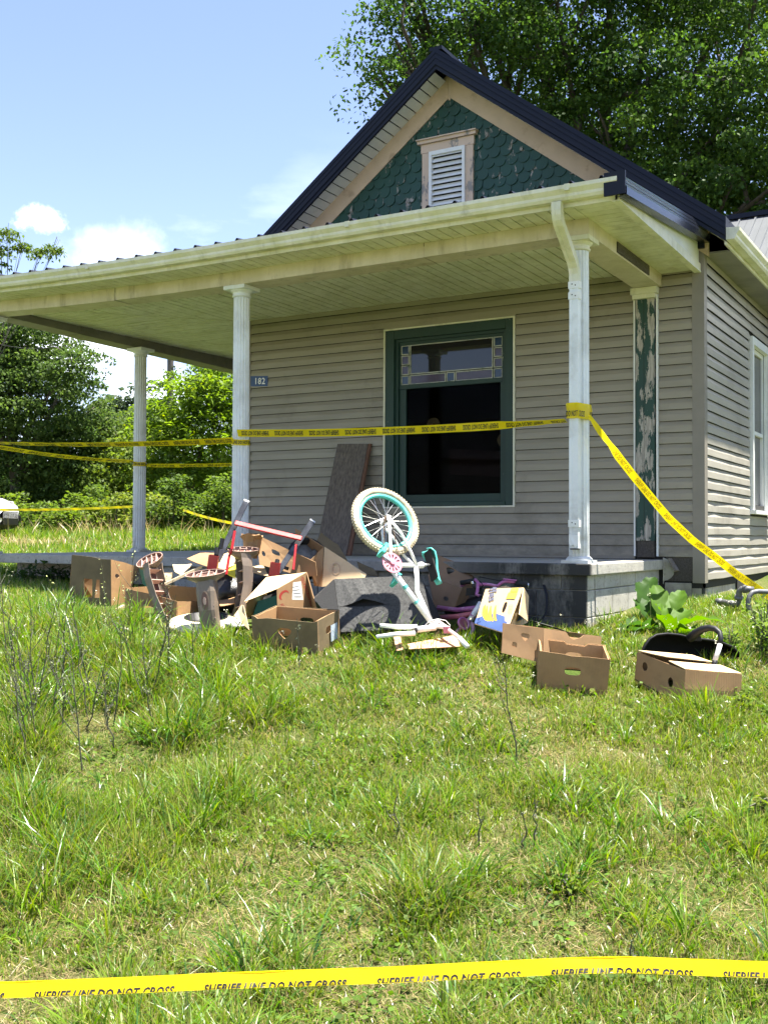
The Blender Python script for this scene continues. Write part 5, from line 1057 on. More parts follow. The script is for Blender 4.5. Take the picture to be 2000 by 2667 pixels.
# wooden drawer under the fork
t = empty('wooden_drawer', (-1.130, -3.079, -0.568)); reg(t, 'broken orange wooden drawer under the white bicycle fork', 'drawer')
M_ow = wood('orange_pine', (.60, .34, .20), (.50, .27, .15), 0)
MB().hexa([(-1.085, -3.401, -0.543), (-0.819, -3.188, -0.529), (-0.828, -3.170, -0.538), (-1.095, -3.383, -0.552), (-1.130, -3.346, -0.517), (-0.974, -2.932, -0.480), (-0.982, -2.903, -0.488), (-1.142, -3.318, -0.527)]).build('drawer_front', M_ow, t)
MB().hexa([(-1.182, -3.399, -0.561), (-1.162, -3.387, -0.556), (-1.207, -3.297, -0.561), (-1.225, -3.308, -0.564), (-1.300, -3.238, -0.480), (-1.273, -3.222, -0.475), (-1.318, -3.132, -0.484), (-1.345, -3.148, -0.484)]).build('drawer_side', M_ow, t)
MB().hexa([(-1.158, -3.385, -0.556), (-1.147, -3.378, -0.553), (-1.193, -3.289, -0.561), (-1.202, -3.295, -0.561), (-1.273, -3.222, -0.477), (-1.260, -3.215, -0.475), (-1.306, -3.126, -0.484), (-1.318, -3.132, -0.484)]).build('drawer_runner', M_ow, t)

# pink and purple bicycle lying behind
pbk = empty('pink_bicycle', (-1.235, -2.391, -0.439)); reg(pbk, 'pink and purple bicycle lying on its side behind the banana carton', 'bicycle')
M_pp = pm('purple_pink_enamel', (.40, .12, .26), (.26, .06, .22), 12, .35, .05, dirt=(.5, .3, .38), dscale=12, dlo=.5, dhi=.65); M_pr = pm('worn_red_pink', (.45, .12, .12), (.36, .10, .16), 10, .4, .05)
pt = lambda pts, r, nm, mt: MB().tube([Vector(q) for q in pts], r, 10).build(nm, mt, pbk, smooth=True)
pt([(-1.404, -2.377, -0.340), (-1.234, -2.393, -0.350), (-1.057, -2.407, -0.326)], .019, 'top_tube', M_pp); pt([(-1.349, -2.458, -0.408), (-1.190, -2.482, -0.392), (-1.061, -2.465, -0.365)], .021, 'down_tube', M_pr)
pt([(-1.016, -2.442, -0.286), (-1.069, -2.527, -0.418)], .021, 'head_tube', M_wf); MB().tube([(-1.046, -2.469, -0.347), (-1.058, -2.510, -0.390)], .0225, 10).build('decal_band', M_pp, pbk)
pt([(-1.060, -2.545, -0.416), (-1.088, -2.652, -0.471), (-1.103, -2.683, -0.497)], .016, 'fork_blade', M_pp); pt([(-1.028, -2.572, -0.429), (-1.002, -2.602, -0.470), (-0.983, -2.705, -0.516), (-0.967, -2.811, -0.556)], .016, 'fork_blade', pm('pale_mauve', (.62, .40, .5), None, 9, .4, .03))
rg_c = Vector((-1.043, -2.674, -0.423)); MB().lathe(torus_prof(.042, .009), 24, Matrix.Translation(rg_c) @ WM.to_3x3().to_4x4()).build('reflector_ring', M_pp, pbk, smooth=True)
MB().lathe([(.001, 0), (.036, .003), (.036, -.003), (.001, -.003)], 20, Matrix.Translation(rg_c) @ WM.to_3x3().to_4x4()).build('reflector', pm('dull_reflector', (.25, .08, .12), None, 9, .3, .1), pbk)
pt([(-1.249, -2.291, -0.174), (-1.175, -2.306, -0.143), (-1.113, -2.329, -0.123), (-1.077, -2.365, -0.144), (-1.059, -2.411, -0.204), (-1.058, -2.433, -0.226), (-1.038, -2.421, -0.237)], .0125, 'handlebar', M_pp); pt([(-1.077, -2.365, -0.155), (-1.013, -2.328, -0.155), (-0.952, -2.292, -0.166), (-0.919, -2.274, -0.138), (-0.890, -2.257, -0.132), (-0.811, -2.211, -0.143)], .0125, 'handlebar', M_pp)
pt([(-0.840, -2.228, -0.143), (-0.757, -2.179, -0.160)], .019, 'grip', M_blackr); MB().tube([(-0.759, -2.180, -0.160), (-0.752, -2.176, -0.160)], .021, 10).build('grip_end', M_chrome, pbk)
pt([(-1.230, -2.338, -0.149), (-1.121, -2.333, -0.129)], .019, 'grip', M_blackr); MB().tube([(-1.125, -2.370, -0.134), (-1.118, -2.366, -0.151)], .012, 8).build('bar_clamp', M_chrome, pbk)
MB().hexa([(-1.157, -2.409, -0.241), (-1.048, -2.346, -0.229), (-1.112, -2.210, -0.232), (-1.222, -2.274, -0.244), (-1.151, -2.407, -0.184), (-1.048, -2.347, -0.178), (-1.111, -2.211, -0.185), (-1.217, -2.272, -0.191)]).build('basket', M_black, pbk)
pt([(-1.071, -2.352, -0.099), (-0.943, -2.276, -0.127), (-0.832, -2.212, -0.109)], .0035, 'brake_cable', M_black); pt([(-0.906, -2.290, -0.114), (-0.820, -2.240, -0.125)], .006, 'brake_lever', M_pp); pt([(-1.054, -2.374, -0.194), (-1.022, -2.391, -0.159), (-1.046, -2.406, -0.125)], .0035, 'brake_cable', M_black)

# black flexible band arching over
A_ = [(-1.228, -1.875, -0.132), (-1.084, -1.850, -0.105), (-1.003, -1.849, -0.091), (-0.909, -1.865, -0.080), (-0.824, -1.872, -0.090), (-0.762, -1.893, -0.123), (-0.721, -1.926, -0.174), (-0.687, -1.963, -0.241), (-0.667, -2.007, -0.311), (-0.661, -2.059, -0.379), (-0.684, -2.072, -0.420), (-0.719, -2.091, -0.443)]
m = MB(); A_ = [Vector(q) for q in A_]; wv = VF * .018 + VR * .004
cen = Vector((-0.941, -1.993, -0.306)); ins = [(cen - q).normalized() * .014 for q in A_]
m.strip([q - wv for q in A_], [q + wv for q in A_]); m.strip([q - wv for q in A_], [q - wv + i for q, i in zip(A_, ins)]); m.strip([q - wv + i for q, i in zip(A_, ins)], [q + wv + i for q, i in zip(A_, ins)])
o = m.build('black_band', M_black, None); o.modifiers.new('t', 'SOLIDIFY').thickness = .004; reg(o, 'black flexible plastic band arching right of the banana carton', 'plastic band')
rk = empty('wire_rack', (-0.574, -2.471, -0.411)); reg(rk, 'thin wire rack lying behind the heart-holed carton', 'wire rack')
for i in range(5): MB().tube([Vector((-0.676, -2.415, -0.392)) + Vector((.02 * i, .03 * i, -.012 * i)), Vector((-0.432, -2.503, -0.429)) + Vector((.02 * i, .03 * i, -.012 * i))], .003, 5).build('wire', M_chrome if i == 0 else M_black, rk)

# black baby seat with carrying handle
t = empty('baby_seat', (0.530, -2.512, -0.806)); reg(t, 'black infant car seat with carrying handle, lying in the grass', 'car seat')
O = [Vector(q) for q in ((0.257, -2.673, -0.612), (0.252, -2.680, -0.556), (0.262, -2.670, -0.517), (0.289, -2.643, -0.467), (0.324, -2.606, -0.441), (0.377, -2.550, -0.435), (0.436, -2.487, -0.444), (0.506, -2.413, -0.467), (0.606, -2.307, -0.486), (0.667, -2.243, -0.506), (0.717, -2.190, -0.533), (0.752, -2.152, -0.576), (0.766, -2.136, -0.633), (0.761, -2.139, -0.710), (0.750, -2.148, -0.769), (0.603, -2.299, -0.827), (0.384, -2.532, -0.789), (0.277, -2.648, -0.708))]
cen = sum(O, Vector()) / len(O); n = len(O); back = VF * .16 + VU * -.02
rings = []
for s_, d in ((1.0, -.02), (1.03, 0), (1.0, .02), (.96, .012), (.92, .03), (.75, .06), (.35, .08), (.02, .085)): rings.append([cen + (q - cen) * s_ + VF * d for q in O])
m = MB(); m.add([q for g in rings for q in g], [(j * n + k, j * n + (k + 1) % n, (j + 1) * n + (k + 1) % n, (j + 1) * n + k) for j in range(7) for k in range(n)]); o = m.build('seat_shell', pm('seat_black', (.0028, .0028, .0034), (.004, .004, .0046), 20, .7, .2, spec=.15), t, smooth=True)
m = MB(); rim = [q + VF * -.012 for q in O]; m.tube(rim + [rim[0]], .008, 8); m.build('shell_rim', pm('dark_grey_plastic', (.007, .0072, .008), (.01, .01, .011), 10, .6, .05, spec=.25), t, smooth=True)
Hh = [(0.524, -2.525, -0.460), (0.567, -2.559, -0.425), (0.619, -2.588, -0.393), (0.667, -2.606, -0.380), (0.708, -2.617, -0.385), (0.738, -2.634, -0.406), (0.749, -2.650, -0.438), (0.747, -2.673, -0.485)]
H2 = [(0.749, -2.672, -0.475), (0.740, -2.698, -0.527), (0.728, -2.727, -0.578)]; H3 = [(0.730, -2.726, -0.573), (0.719, -2.731, -0.633)]
def handle(pts, nm, mt, w_=.021, th=.010):
    pts = [Vector(q) for q in pts]; m = MB()
    for a, b in zip(pts[:-1], pts[1:]): 
        d = (b - a).normalized(); m.bar(a - d * .003, b + d * .003, w_ * 2, th * 2, VF)
    return m.build(nm, mt, t, bevel=.004)
MB().tube([Vector(q) for q in Hh], [.030, .028, .024, .021, .019, .018, .017, .016], 10).build('handle_arch', pm('handle_grey', (.014, .0145, .017), (.01, .0105, .012), 10, .5, .05, spec=.3), t, smooth=True); MB().tube([Vector(q) for q in H2], .0155, 10).build('handle_grip', pm('grip_light', (.55, .56, .57), None, 9, .4, .05), t, smooth=True); MB().tube([Vector(q) for q in H3], .017, 10).build('handle_end', M_black, t, smooth=True)
MB().hexa([(0.516, -2.553, -0.473), (0.594, -2.507, -0.478), (0.574, -2.426, -0.480), (0.495, -2.472, -0.476), (0.525, -2.548, -0.443), (0.586, -2.513, -0.428), (0.566, -2.432, -0.430), (0.504, -2.468, -0.445)]).build('handle_pivot', M_black, t)

# leaning plank on the porch, and the number plate
t = MB().hexa([(-3.84, -.42, .004), (-3.46, -.42, .004), (-3.46, -.385, .004), (-3.84, -.385, .004), (-3.80, -.055, 1.18), (-3.425, -.055, 1.165), (-3.425, -.02, 1.165), (-3.80, -.02, 1.18)])
o = t.build('wide_plank', M_plank, None, bevel=.004); reg(o, 'wide weathered wooden plank leaning on the porch wall', 'plank')
MB().hexa([(-3.459, -.405, .004), (-3.42, -.405, .004), (-3.42, -.37, .004), (-3.459, -.37, .004), (-3.424, -.045, 1.165), (-3.395, -.045, 1.165), (-3.395, -.02, 1.165), (-3.424, -.02, 1.165)]).build('plank_edge', wood('rust_edge', (.17, .08, .045), (.10, .05, .03)), o)
NPt = [(-5.0, -.0185, 1.875), (-4.745, -.0185, 1.86), (-4.742, -.0185, 1.975), (-4.997, -.0185, 1.99)]
s = MB(); s.prism(NPt, (0, .003, 0)); o = s.build('house_number_plate', pm('sign_blue', (.012, .055, .16), (.01, .045, .14), 6, .35, .02)); reg(o, 'small blue house number plate reading 182', 'sign')
text_on(NPt, '182', (.34, .20), (.52, 0), (.0, .62), pm('sign_white', (.8, .8, .8), None, 5, .4, 0), 'lettering', o, .0012, .012)

# ------------------------------------------------------------------ barrier tape
def tape(name, label, path, wdir, width, text=True, flip=False, start=0.0, period=.40, fold=False, vlo=0.0, off=.0015, bold=.03, ink=None):
    """path: centre points; wdir: matching list of unit vectors across the tape (towards the top of the lettering)"""
    P = [Vector(p) for p in path]; Wd = [Vector(w).normalized() for w in wdir] if isinstance(wdir[0], (tuple, list, Vector)) else [Vector(wdir).normalized()] * len(P)
    # resample
    L = [0]
    for a, b in zip(P[:-1], P[1:]): L.append(L[-1] + (b - a).length)
    def at(s):
        s = min(max(s, 0), L[-1] - 1e-6); i = max(j for j in range(len(L) - 1) if L[j] <= s); k = (s - L[i]) / (L[i + 1] - L[i])
        return P[i].lerp(P[i + 1], k), Wd[i].lerp(Wd[i + 1], k).normalized(), (P[i + 1] - P[i]).normalized()
    n = max(8, int(L[-1] / .04)); r_ = random.Random(len(label)); V = []; ph = r_.uniform(0, 6)
    wv = lambda s, v: .004 * math.sin(s * 9 + ph) * (v / width) + .002 * math.sin(s * 23 + v * 60)
    vs = [-width / 2, -width / 6, width / 6, width / 2] 
    for i in range(n + 1):
        s = L[-1] * i / n; p, w, d = at(s); nrm = d.cross(w).normalized()
        for v in vs: V.append(p + w * v + nrm * wv(s, v))
    m = MB(); k = 4; m.add(V, [(i * k + j, i * k + j + 1, (i + 1) * k + j + 1, (i + 1) * k + j) for i in range(n) for j in range(3)])
    me = bpy.data.meshes.new(name); me.from_pydata(m.v, [], m.f); me.update(); o = link(name, me, M_tape, None, True); reg(o, label, 'barrier tape', 'yellow barrier tape strung round the house')
    if text:
        Vt, F = text_mesh('SHERIFF LINE DO NOT CROSS', bold, .18); lw, lh = period * .83, width * .62 if not fold else .024
        s0 = start
        while s0 < L[-1]:
            co = []; fc = []; pts = []
            for x, y in Vt:
                xx, yy = (1 - x, 1 - y) if flip else (x, y)
                pts.append((s0 + xx * lw, (yy - .5) * lh + (0 if not fold else -width * .5)))
            for q, (s, v) in enumerate(pts):
                p, w, d = at(s); nrm = d.cross(w).normalized(); nrm = nrm if nrm.dot(Vector((2.32, -9.6, .19)) - p) > 0 else -nrm
                v2 = max(v, -width / 2 + .0006) if fold else v
                co.append(p + w * v2 + nrm * (off + abs(wv(s, v)) + .001))
            for f in F:
                if max(pts[q][0] for q in f) <= L[-1] and min(pts[q][0] for q in f) >= 0 and (not fold or max(pts[q][1] for q in f) > -width / 2): fc.append(f)
            if fc: me = bpy.data.meshes.new('lettering'); me.from_pydata(co, [], fc); me.update(); link('lettering', me, ink or M_ink, o)
            s0 += period
    return o
def lerp_path(a, b, n, sag=0.0): 
    a, b = Vector(a), Vector(b); return [a.lerp(b, i / n) - Vector((0, 0, sag * 4 * (i / n) * (1 - i / n))) for i in range(n + 1)]
UPV = (0, -.25, 1)
tape('barrier_tape', 'yellow tape stretched across the window between two front columns', lerp_path((-3.66, -1.94, 1.125), (-.52, -2.02, 1.068), 20, .03), [(0, -.25, 1)] * 17 + [(0, -.6, .8), (0, -.8, .5), (0, -.9, .35), (0, -.95, .25)], .066, flip=True, start=.05, period=.372)
tape('barrier_tape', 'yellow tape from the middle column towards the left porch corner', lerp_path((-3.70, -1.945, 1.06), (-7.05, -1.95, 1.18), 14, .03), [(0, -.5 - .06 * i, 1 - .035 * i) for i in range(15)], .060, flip=True, start=.02, period=.372)
tape('barrier_tape', 'sagging yellow tape from the left porch corner to the rear column', lerp_path((-7.05, -1.77, 1.15), (-6.93, .19, 1.11), 10, .03), [(.9, .5, .75)] * 11, .060, start=.05, period=.372)
tape('barrier_tape', 'yellow tape from the rear column back towards the house wall', lerp_path((-6.79, .28, 1.06), (-5.3, 3.0, 1.31), 8, .04), [(.5, -1, 1)] * 9, .060, start=.05, period=.372)
tape('barrier_tape', 'thin far tape crossing in front of the left bushes', lerp_path((-13.886, 3.530, 0.667), (-10.966, 4.647, 0.727), 8, .03), [(0, 0, 1)] * 9, .042, text=False)
tape('barrier_tape', 'far tape hanging among weeds right of the rear column', lerp_path((-10.301, 5.035, 0.662), (-7.506, 3.197, 0.362), 8, .03), [(0, 0, 1)] * 9, .042, text=False)
rp = [(-0.354, -1.979, 1.102), (-0.305, -1.890, 0.993), (-0.238, -1.825, 0.886), (-0.198, -1.765, 0.803), (-0.102, -1.647, 0.641), (-0.002, -1.526, 0.481), (0.081, -1.416, 0.348), (0.212, -1.220, 0.178), (0.325, -1.093, 0.071), (0.470, -0.889, -0.087), (0.660, -0.600, -0.267), (0.855, -0.366, -0.427)]
d_ = (Vector(rp[-1]) - Vector(rp[0])).normalized(); ac = Vector((.55, -.55, .62))
tape('barrier_tape', 'yellow tape running down from the right column past the house corner', rp, [VF * -1 + VU * .25] * 1 + [VF * -.8 + VU * .4 + VR * .3] * 2 + [VU * .7 + VR * .7 + VF * -.2] * 6 + [VU * .8 + VR * .5] * 3, .060, start=.25, period=.372, ink=pm('show_through_ink', (.42, .27, .01), None, 9, .4, 0))
def wrap(cx, cy, z, r, w, label):
    path = [(cx + r * math.cos(a), cy + r * math.sin(a), z + .004 * math.sin(a * 2)) for a in np.linspace(-math.pi * 1.25, math.pi * .3, 26)]; return tape('barrier_tape', label, path, [(0, 0, 1)] * 26, w, start=.10, period=.36)
# right column: wraps column and downspout together
path = [(-.56, -1.90, 1.12), (-.515, -2.016, 1.12), (-.425, -2.016, 1.12), (-.405, -1.95, 1.118), (-.385, -1.90, 1.118), (-.385, -1.82, 1.118), (-.44, -1.77, 1.12), (-.52, -1.77, 1.12)]
tape('barrier_tape', 'yellow tape wound round the right column and downspout', path, [(0, 0, 1)] * 8, .072, start=-.02, period=.372, bold=.02)
tape('barrier_tape', 'upper crumpled loop of tape on the right column', [(p[0] + .001, p[1] - .003, p[2] + .055) for p in path], [(0, -.2, 1)] * 8, .05, text=False)
wrap(-3.69, -1.852, 1.045, .086, .05, 'yellow tape knotted round the middle column'); wrap(-6.86, .235, 1.075, .084, .05, 'yellow tape wound round the rear left column')
# foreground tape, folded lengthwise
fp = [(0.170, -7.903, -0.878), (0.263, -7.849, -0.877), (0.505, -7.720, -0.862), (0.745, -7.593, -0.844), (1.060, -7.422, -0.826), (1.296, -7.297, -0.807), (1.450, -7.207, -0.798), (1.558, -7.145, -0.795), (1.678, -7.063, -0.805), (1.830, -6.963, -0.814), (1.923, -6.909, -0.816)]
w_ = (-.22, .38, 1)
o = tape('barrier_tape', 'nearest yellow tape strung low across the lawn in front of everything', fp, [w_] * len(fp), .036, fold=True, start=-.21, period=.402, bold=.035)
wN = Vector(w_).normalized(); bk2 = [Vector(q) + VF * .03 - wN * .016 for q in fp]
m = MB(); m.strip([q + wN * .0176 for q in [Vector(p) for p in fp]], bk2); me = bpy.data.meshes.new('folded_back'); me.from_pydata(m.v, [], m.f); me.update(); link('folded_back', me, M_tape, o, True)
tape('barrier_tape', 'second loop of tape behind the nearest strip at the right', [(1.551, -7.125, -0.801), (1.668, -7.023, -0.815), (1.819, -6.900, -0.832), (1.911, -6.823, -0.844)], [(0, 0, 1)] * 4, .03, text=False)

# ------------------------------------------------------------------ gas pipes by the side wall
t = empty('gas_pipes', (0.539, -0.774, -0.713)); reg(t, 'grey gas riser pipes beside the side wall', 'pipe')
pf = lambda pts, r, nm='pipe': MB().tube([Vector(q) for q in pts], r, 12).build(nm, M_steel, t, smooth=True)
pf([(0.214, -0.395, -0.339), (0.425, -0.735, -0.339)], .021); pf([(0.214, -0.395, -0.339), (0.253, -0.453, -0.337)], .03, 'coupling'); pf([(0.293, -0.522, -0.336), (0.410, -0.721, -0.334)], .026, 'coupling')
pf([(0.422, -0.736, -0.342), (0.445, -0.746, -0.335), (0.458, -0.751, -0.309), (0.469, -0.770, -0.229), (0.487, -0.772, -0.210), (0.543, -0.786, -0.208), (0.574, -0.767, -0.213)], .024); pf([(0.458, -0.751, -0.291), (0.464, -0.761, -0.266)], .034, 'coupling'); pf([(0.500, -0.776, -0.209), (0.536, -0.778, -0.208)], .033, 'coupling')
pf([(0.562, -0.875, -0.763), (0.561, -0.882, -0.522), (0.560, -0.888, -0.311), (0.569, -0.885, -0.260), (0.588, -0.863, -0.230), (0.622, -0.832, -0.222), (0.689, -0.758, -0.226), (0.838, -0.613, -0.240)], .019, 'riser'); pf([(0.564, -0.881, -0.486), (0.562, -0.884, -0.420)], .03, 'valve'); pf([(0.557, -0.933, -0.447), (0.591, -0.913, -0.447)], .012, 'valve_stem')

# ------------------------------------------------------------------ foliage
R_ = np.random.default_rng(11)
def vnoise(x, y, sc, seed=0):
    g = np.random.default_rng(seed).random((64, 64)); x = np.asarray(x) * sc + 200.3; y = np.asarray(y) * sc + 200.7
    i = np.floor(x).astype(int); j = np.floor(y).astype(int); u = x - i; v = y - j; u = u * u * (3 - 2 * u); v = v * v * (3 - 2 * v)
    G = lambda a, b: g[a % 64, b % 64]
    return G(i, j) * (1 - u) * (1 - v) + G(i + 1, j) * u * (1 - v) + G(i, j + 1) * (1 - u) * v + G(i + 1, j + 1) * u * v
M_leaf = leafmat('leaf', .5, .55, .18); M_blade = leafmat('grass_blade', .45, .36, .55); M_straw = leafmat('dry_stem', .15, .7, .2)
M_bark = pm('bark', (.12, .10, .08), (.06, .05, .04), 14, .95, .8, stretch=(1, 1, .25))
def leaf_arrays(C, size, col, droop=.5, asp=.62, seed=0, up=.5, curl=.25):
    """C (n,3) centres -> folded leaf quads; random azimuth, blades tending to face up and hang outwards"""
    r = np.random.default_rng(seed); n = len(C); az = r.uniform(0, 2 * np.pi, n); el = r.normal(-droop, .45, n)
    d = np.stack([np.cos(az) * np.cos(el), np.sin(az) * np.cos(el), np.sin(el)], 1)
    nn_ = r.normal(0, 1, (n, 3)); nn_[:, 2] += up * 2.5; sd_ = np.cross(d, nn_); sd_ /= np.linalg.norm(sd_, axis=1, keepdims=True) + 1e-9; nm = np.cross(sd_, d)
    s = (size * r.uniform(.65, 1.3, n))[:, None]
    a = C; b = C + d * s * .45 + sd_ * s * asp * .5 + nm * s * curl * .35; c = C + d * s; e = C + d * s * .45 - sd_ * s * asp * .5 + nm * s * curl * .35
    V = np.stack([a, b, c, e], 1).reshape(-1, 3); i = np.arange(n) * 4; Q = np.stack([i, i + 1, i + 2, i + 3], 1)
    return V, Q, np.repeat(col, 4, 0)
def clusters(lobes, per, crad, nper, seed, hollow=.25):
    """centres of leaf sprays inside ball lobes, then leaf positions in each spray"""
    r = np.random.default_rng(seed); L = []; S = []
    for (c, R) in lobes:
        n = max(3, int(per * R ** 2)); u = r.normal(0, 1, (n, 3)); u /= np.linalg.norm(u, axis=1, keepdims=True); rad = R * (hollow + (1 - hollow) * r.random(n) ** .6)
        cc = np.array(c)[None] + u * rad[:, None] * np.array([1, 1, .9]); L.append(cc)
    cc = np.concatenate(L); k = len(cc); sz = crad * r.uniform(.55, 1.35, k)
    n = int(k * nper); id_ = r.integers(0, k, n); u = r.normal(0, 1, (n, 3)); u /= np.linalg.norm(u, axis=1, keepdims=True) ; rr = r.random(n) ** .45
    P = cc[id_] + u * (rr * sz[id_])[:, None] * np.array([1.15, 1.15, .55]); up_ = u[:, 2] < 0; P[up_, 2] += sz[id_][up_] * .30 * r.random(up_.sum()); P[:, 2] -= (rr ** 2) * sz[id_] * .35
    return P, id_, cc
def tree(name, label, lobes, base, leafsize, per, crad, nper, c_dark, c_light, seed, cat='tree', group=None, trunk_r=.2, asp=.62, limbs=True, droop=.5, lean=(0, 0), up=.5):
    base = Vector(base); t = empty(name, base); reg(t, label, cat, group)
    P, id_, cc = clusters(lobes, per, crad, nper, seed); r = np.random.default_rng(seed + 5)
    f = np.clip(r.random(len(cc))[id_] * .6 + r.random(len(P)) * .4, 0, 1)[:, None]; col = np.array(c_dark)[None] * (1 - f) + np.array(c_light)[None] * f
    col *= r.uniform(.8, 1.2, (len(P), 1)); yl = r.random(len(P)) < .03; col[yl] *= np.array([1.4, 1.15, .8])
    V, Q, cl = leaf_arrays(P, leafsize, col, droop, asp, seed + 1, up); np_mesh('crown', V, Q, M_leaf, t, cl)
    m = MB()
    if limbs:
        top = Vector(tuple(sum(np.array(l[0]) for l in lobes) / len(lobes))); rr = random.Random(seed)
        k1 = base.lerp(top, .35) + Vector((rr.uniform(-.2, .2), rr.uniform(-.2, .2), 0)); m.tube([base - Vector((0, 0, .3)), base.lerp(k1, .5) + Vector((rr.uniform(-.1, .1), 0, 0)), k1], [trunk_r * 1.25, trunk_r, trunk_r * .85], 10)
        for (c, R) in lobes:
            c = Vector(c); mid = k1.lerp(c, .5) + Vector((rr.uniform(-.3, .3), rr.uniform(-.3, .3), .25 * R)); s = trunk_r * .55; m.tube([k1 - (c - k1) * .02, k1.lerp(mid, .5) + Vector((rr.uniform(-.15, .15), 0, .1)), mid, c], [s, s * .8, s * .55, s * .18], 7)
            for q in range(4):
                e = c + Vector((rr.uniform(-1, 1), rr.uniform(-1, 1), rr.uniform(-.5, .9))) * R * .8; m.tube([mid.lerp(c, rr.uniform(.3, 1)), e.lerp(c, .5) + Vector((0, 0, .1)), e], [s * .3, s * .2, s * .06], 5)
    else:
        rr = random.Random(seed)
        for (c, R) in lobes:
            c = Vector(c); b = Vector((base.x + (c.x - base.x) * .6, base.y + (c.y - base.y) * .6, base.z - .1)); m.tube([b, b.lerp(c, .6), c], [trunk_r, trunk_r * .7, trunk_r * .2], 6)
    m.build('trunk', M_bark, t, smooth=True); return t
tree('maple_tree', 'tall green maple tree rising behind the house roof', [((-6.151, 7.210, 9.387), 1.55), ((-6.708, 6.331, 8.544), .85), ((-6.914, 6.229, 7.913), .5), ((-6.856, 6.793, 9.656), .9), ((-5.797, 8.580, 9.158), 2.0), ((-5.299, 10.039, 8.706), 1.7), ((-4.860, 9.103, 9.951), 2.1), ((-3.892, 9.743, 7.087), 1.7), ((-3.381, 9.992, 8.882), 2.5), ((-2.163, 9.586, 7.294), 2.1), ((-1.502, 9.928, 8.863), 2.3), ((-2.844, 10.372, 6.375), 1.7), ((-1.480, 9.438, 6.048), 1.7), ((-3.587, 10.970, 11.048), 2.6), ((-1.748, 10.874, 11.327), 2.8), ((-5.467, 8.707, 11.525), 2.8), ((-3.911, 9.592, 12.249), 3.2), ((-0.392, 10.604, 7.710), 2.8), ((-0.586, 10.547, 5.666), 2.3), ((-5.172, 12.415, 9.109), 1.6)],
     ((-4.482, 11.309, 0.743)), .090, 11.5, .58, 165, (.026, .062, .017), (.105, .178, .034), 21, trunk_r=.30, droop=.6)
GB = 'trees and bushes at the far left'
tree('dark_tree', 'dark leafy tree at the left edge, reaching above the porch gutter', [((-19.732, 9.267, 5.075), 1.94), ((-20.678, 8.744, 4.085), 2.00), ((-18.412, 9.354, 3.716), 1.38), ((-17.391, 9.201, 4.389), 0.69), ((-19.242, 9.622, 2.514), 1.75), ((-18.389, 10.115, 2.616), 1.12), ((-19.899, 9.157, 5.567), 1.0), ((-18.085, 10.276, 3.209), 0.69), ((-20.495, 8.810, 5.564), 1.88), ((-19.473, 10.223, 1.862), 1.38), ((-20.519, 9.615, 1.857), 1.50)],
     ((-19.515, 9.519, 0.442)), .095, 32, .52, 110, (.035, .068, .02), (.11, .165, .042), 31, group=GB, trunk_r=.16, droop=.6)
tree('locust_tree', 'thin leafy sprigs showing above the porch gutter at the left edge', [((-11.350, 1.994, 4.978), .22), ((-11.141, 2.121, 4.796), .16), ((-11.432, 1.955, 4.673), .2), ((-10.878, 2.277, 4.645), .16), ((-10.666, 2.396, 4.798), .12), ((-11.776, 1.761, 4.427), .5)], ((-12.128, 1.671, 0.220)), .07, 90, .16, 70, (.05, .09, .02), (.15, .21, .045), 37, group=GB, trunk_r=.02, asp=.45, droop=.7)
tree('sumac_tree', 'bright yellow-green sumac tree between the left and middle columns', [((-15.095, 11.019, 3.605), 1.23), ((-14.637, 11.273, 4.084), 0.85), ((-15.679, 10.698, 2.933), 0.91), ((-14.604, 11.318, 3.129), 1.23), ((-15.613, 11.205, 2.296), 1.30), ((-14.692, 11.743, 2.203), 1.30), ((-16.077, 10.944, 2.003), 0.78)],
     ((-15.420, 11.370, 0.358)), .15, 28, .45, 60, (.08, .14, .02), (.20, .29, .045), 41, group=GB, trunk_r=.07, asp=.42, droop=.35, up=.9)
tree('hedge_tree', 'mid green bushy tree just left of the rear column', [((-17.857, 11.082, 2.268), 1.22), ((-17.722, 10.475, 1.532), 1.10), ((-17.468, 11.319, 1.867), 0.98), ((-18.275, 12.231, 2.990), 0.73), ((-18.818, 11.910, 3.197), 0.61)], ((-17.828, 11.148, 0.457)), .11, 32, .45, 65, (.06, .10, .018), (.17, .23, .045), 43, group=GB, trunk_r=.07)
tree('distant_tree', 'hazy grey-green tree far behind the rear column', [((-40.249, 34.902, 6.569), 2.2), ((-40.321, 37.163, 7.010), 2.4), ((-40.999, 34.484, 5.920), 1.6)], ((-39.928, 35.253, 0.547)), .34, 9, .9, 60, (.035, .06, .03), (.07, .10, .045), 47, group=GB, trunk_r=.2)
tree('ash_tree', 'grey-green tree top peeping above the sumac by the middle column', [((-19.102, 16.862, 5.182), 1.12), ((-18.685, 17.110, 5.003), 1.25), ((-19.523, 16.626, 4.878), 0.62)], ((-19.037, 17.030, 0.403)), .15, 24, .45, 45, (.045, .075, .03), (.10, .14, .05), 49, group=GB, trunk_r=.1)
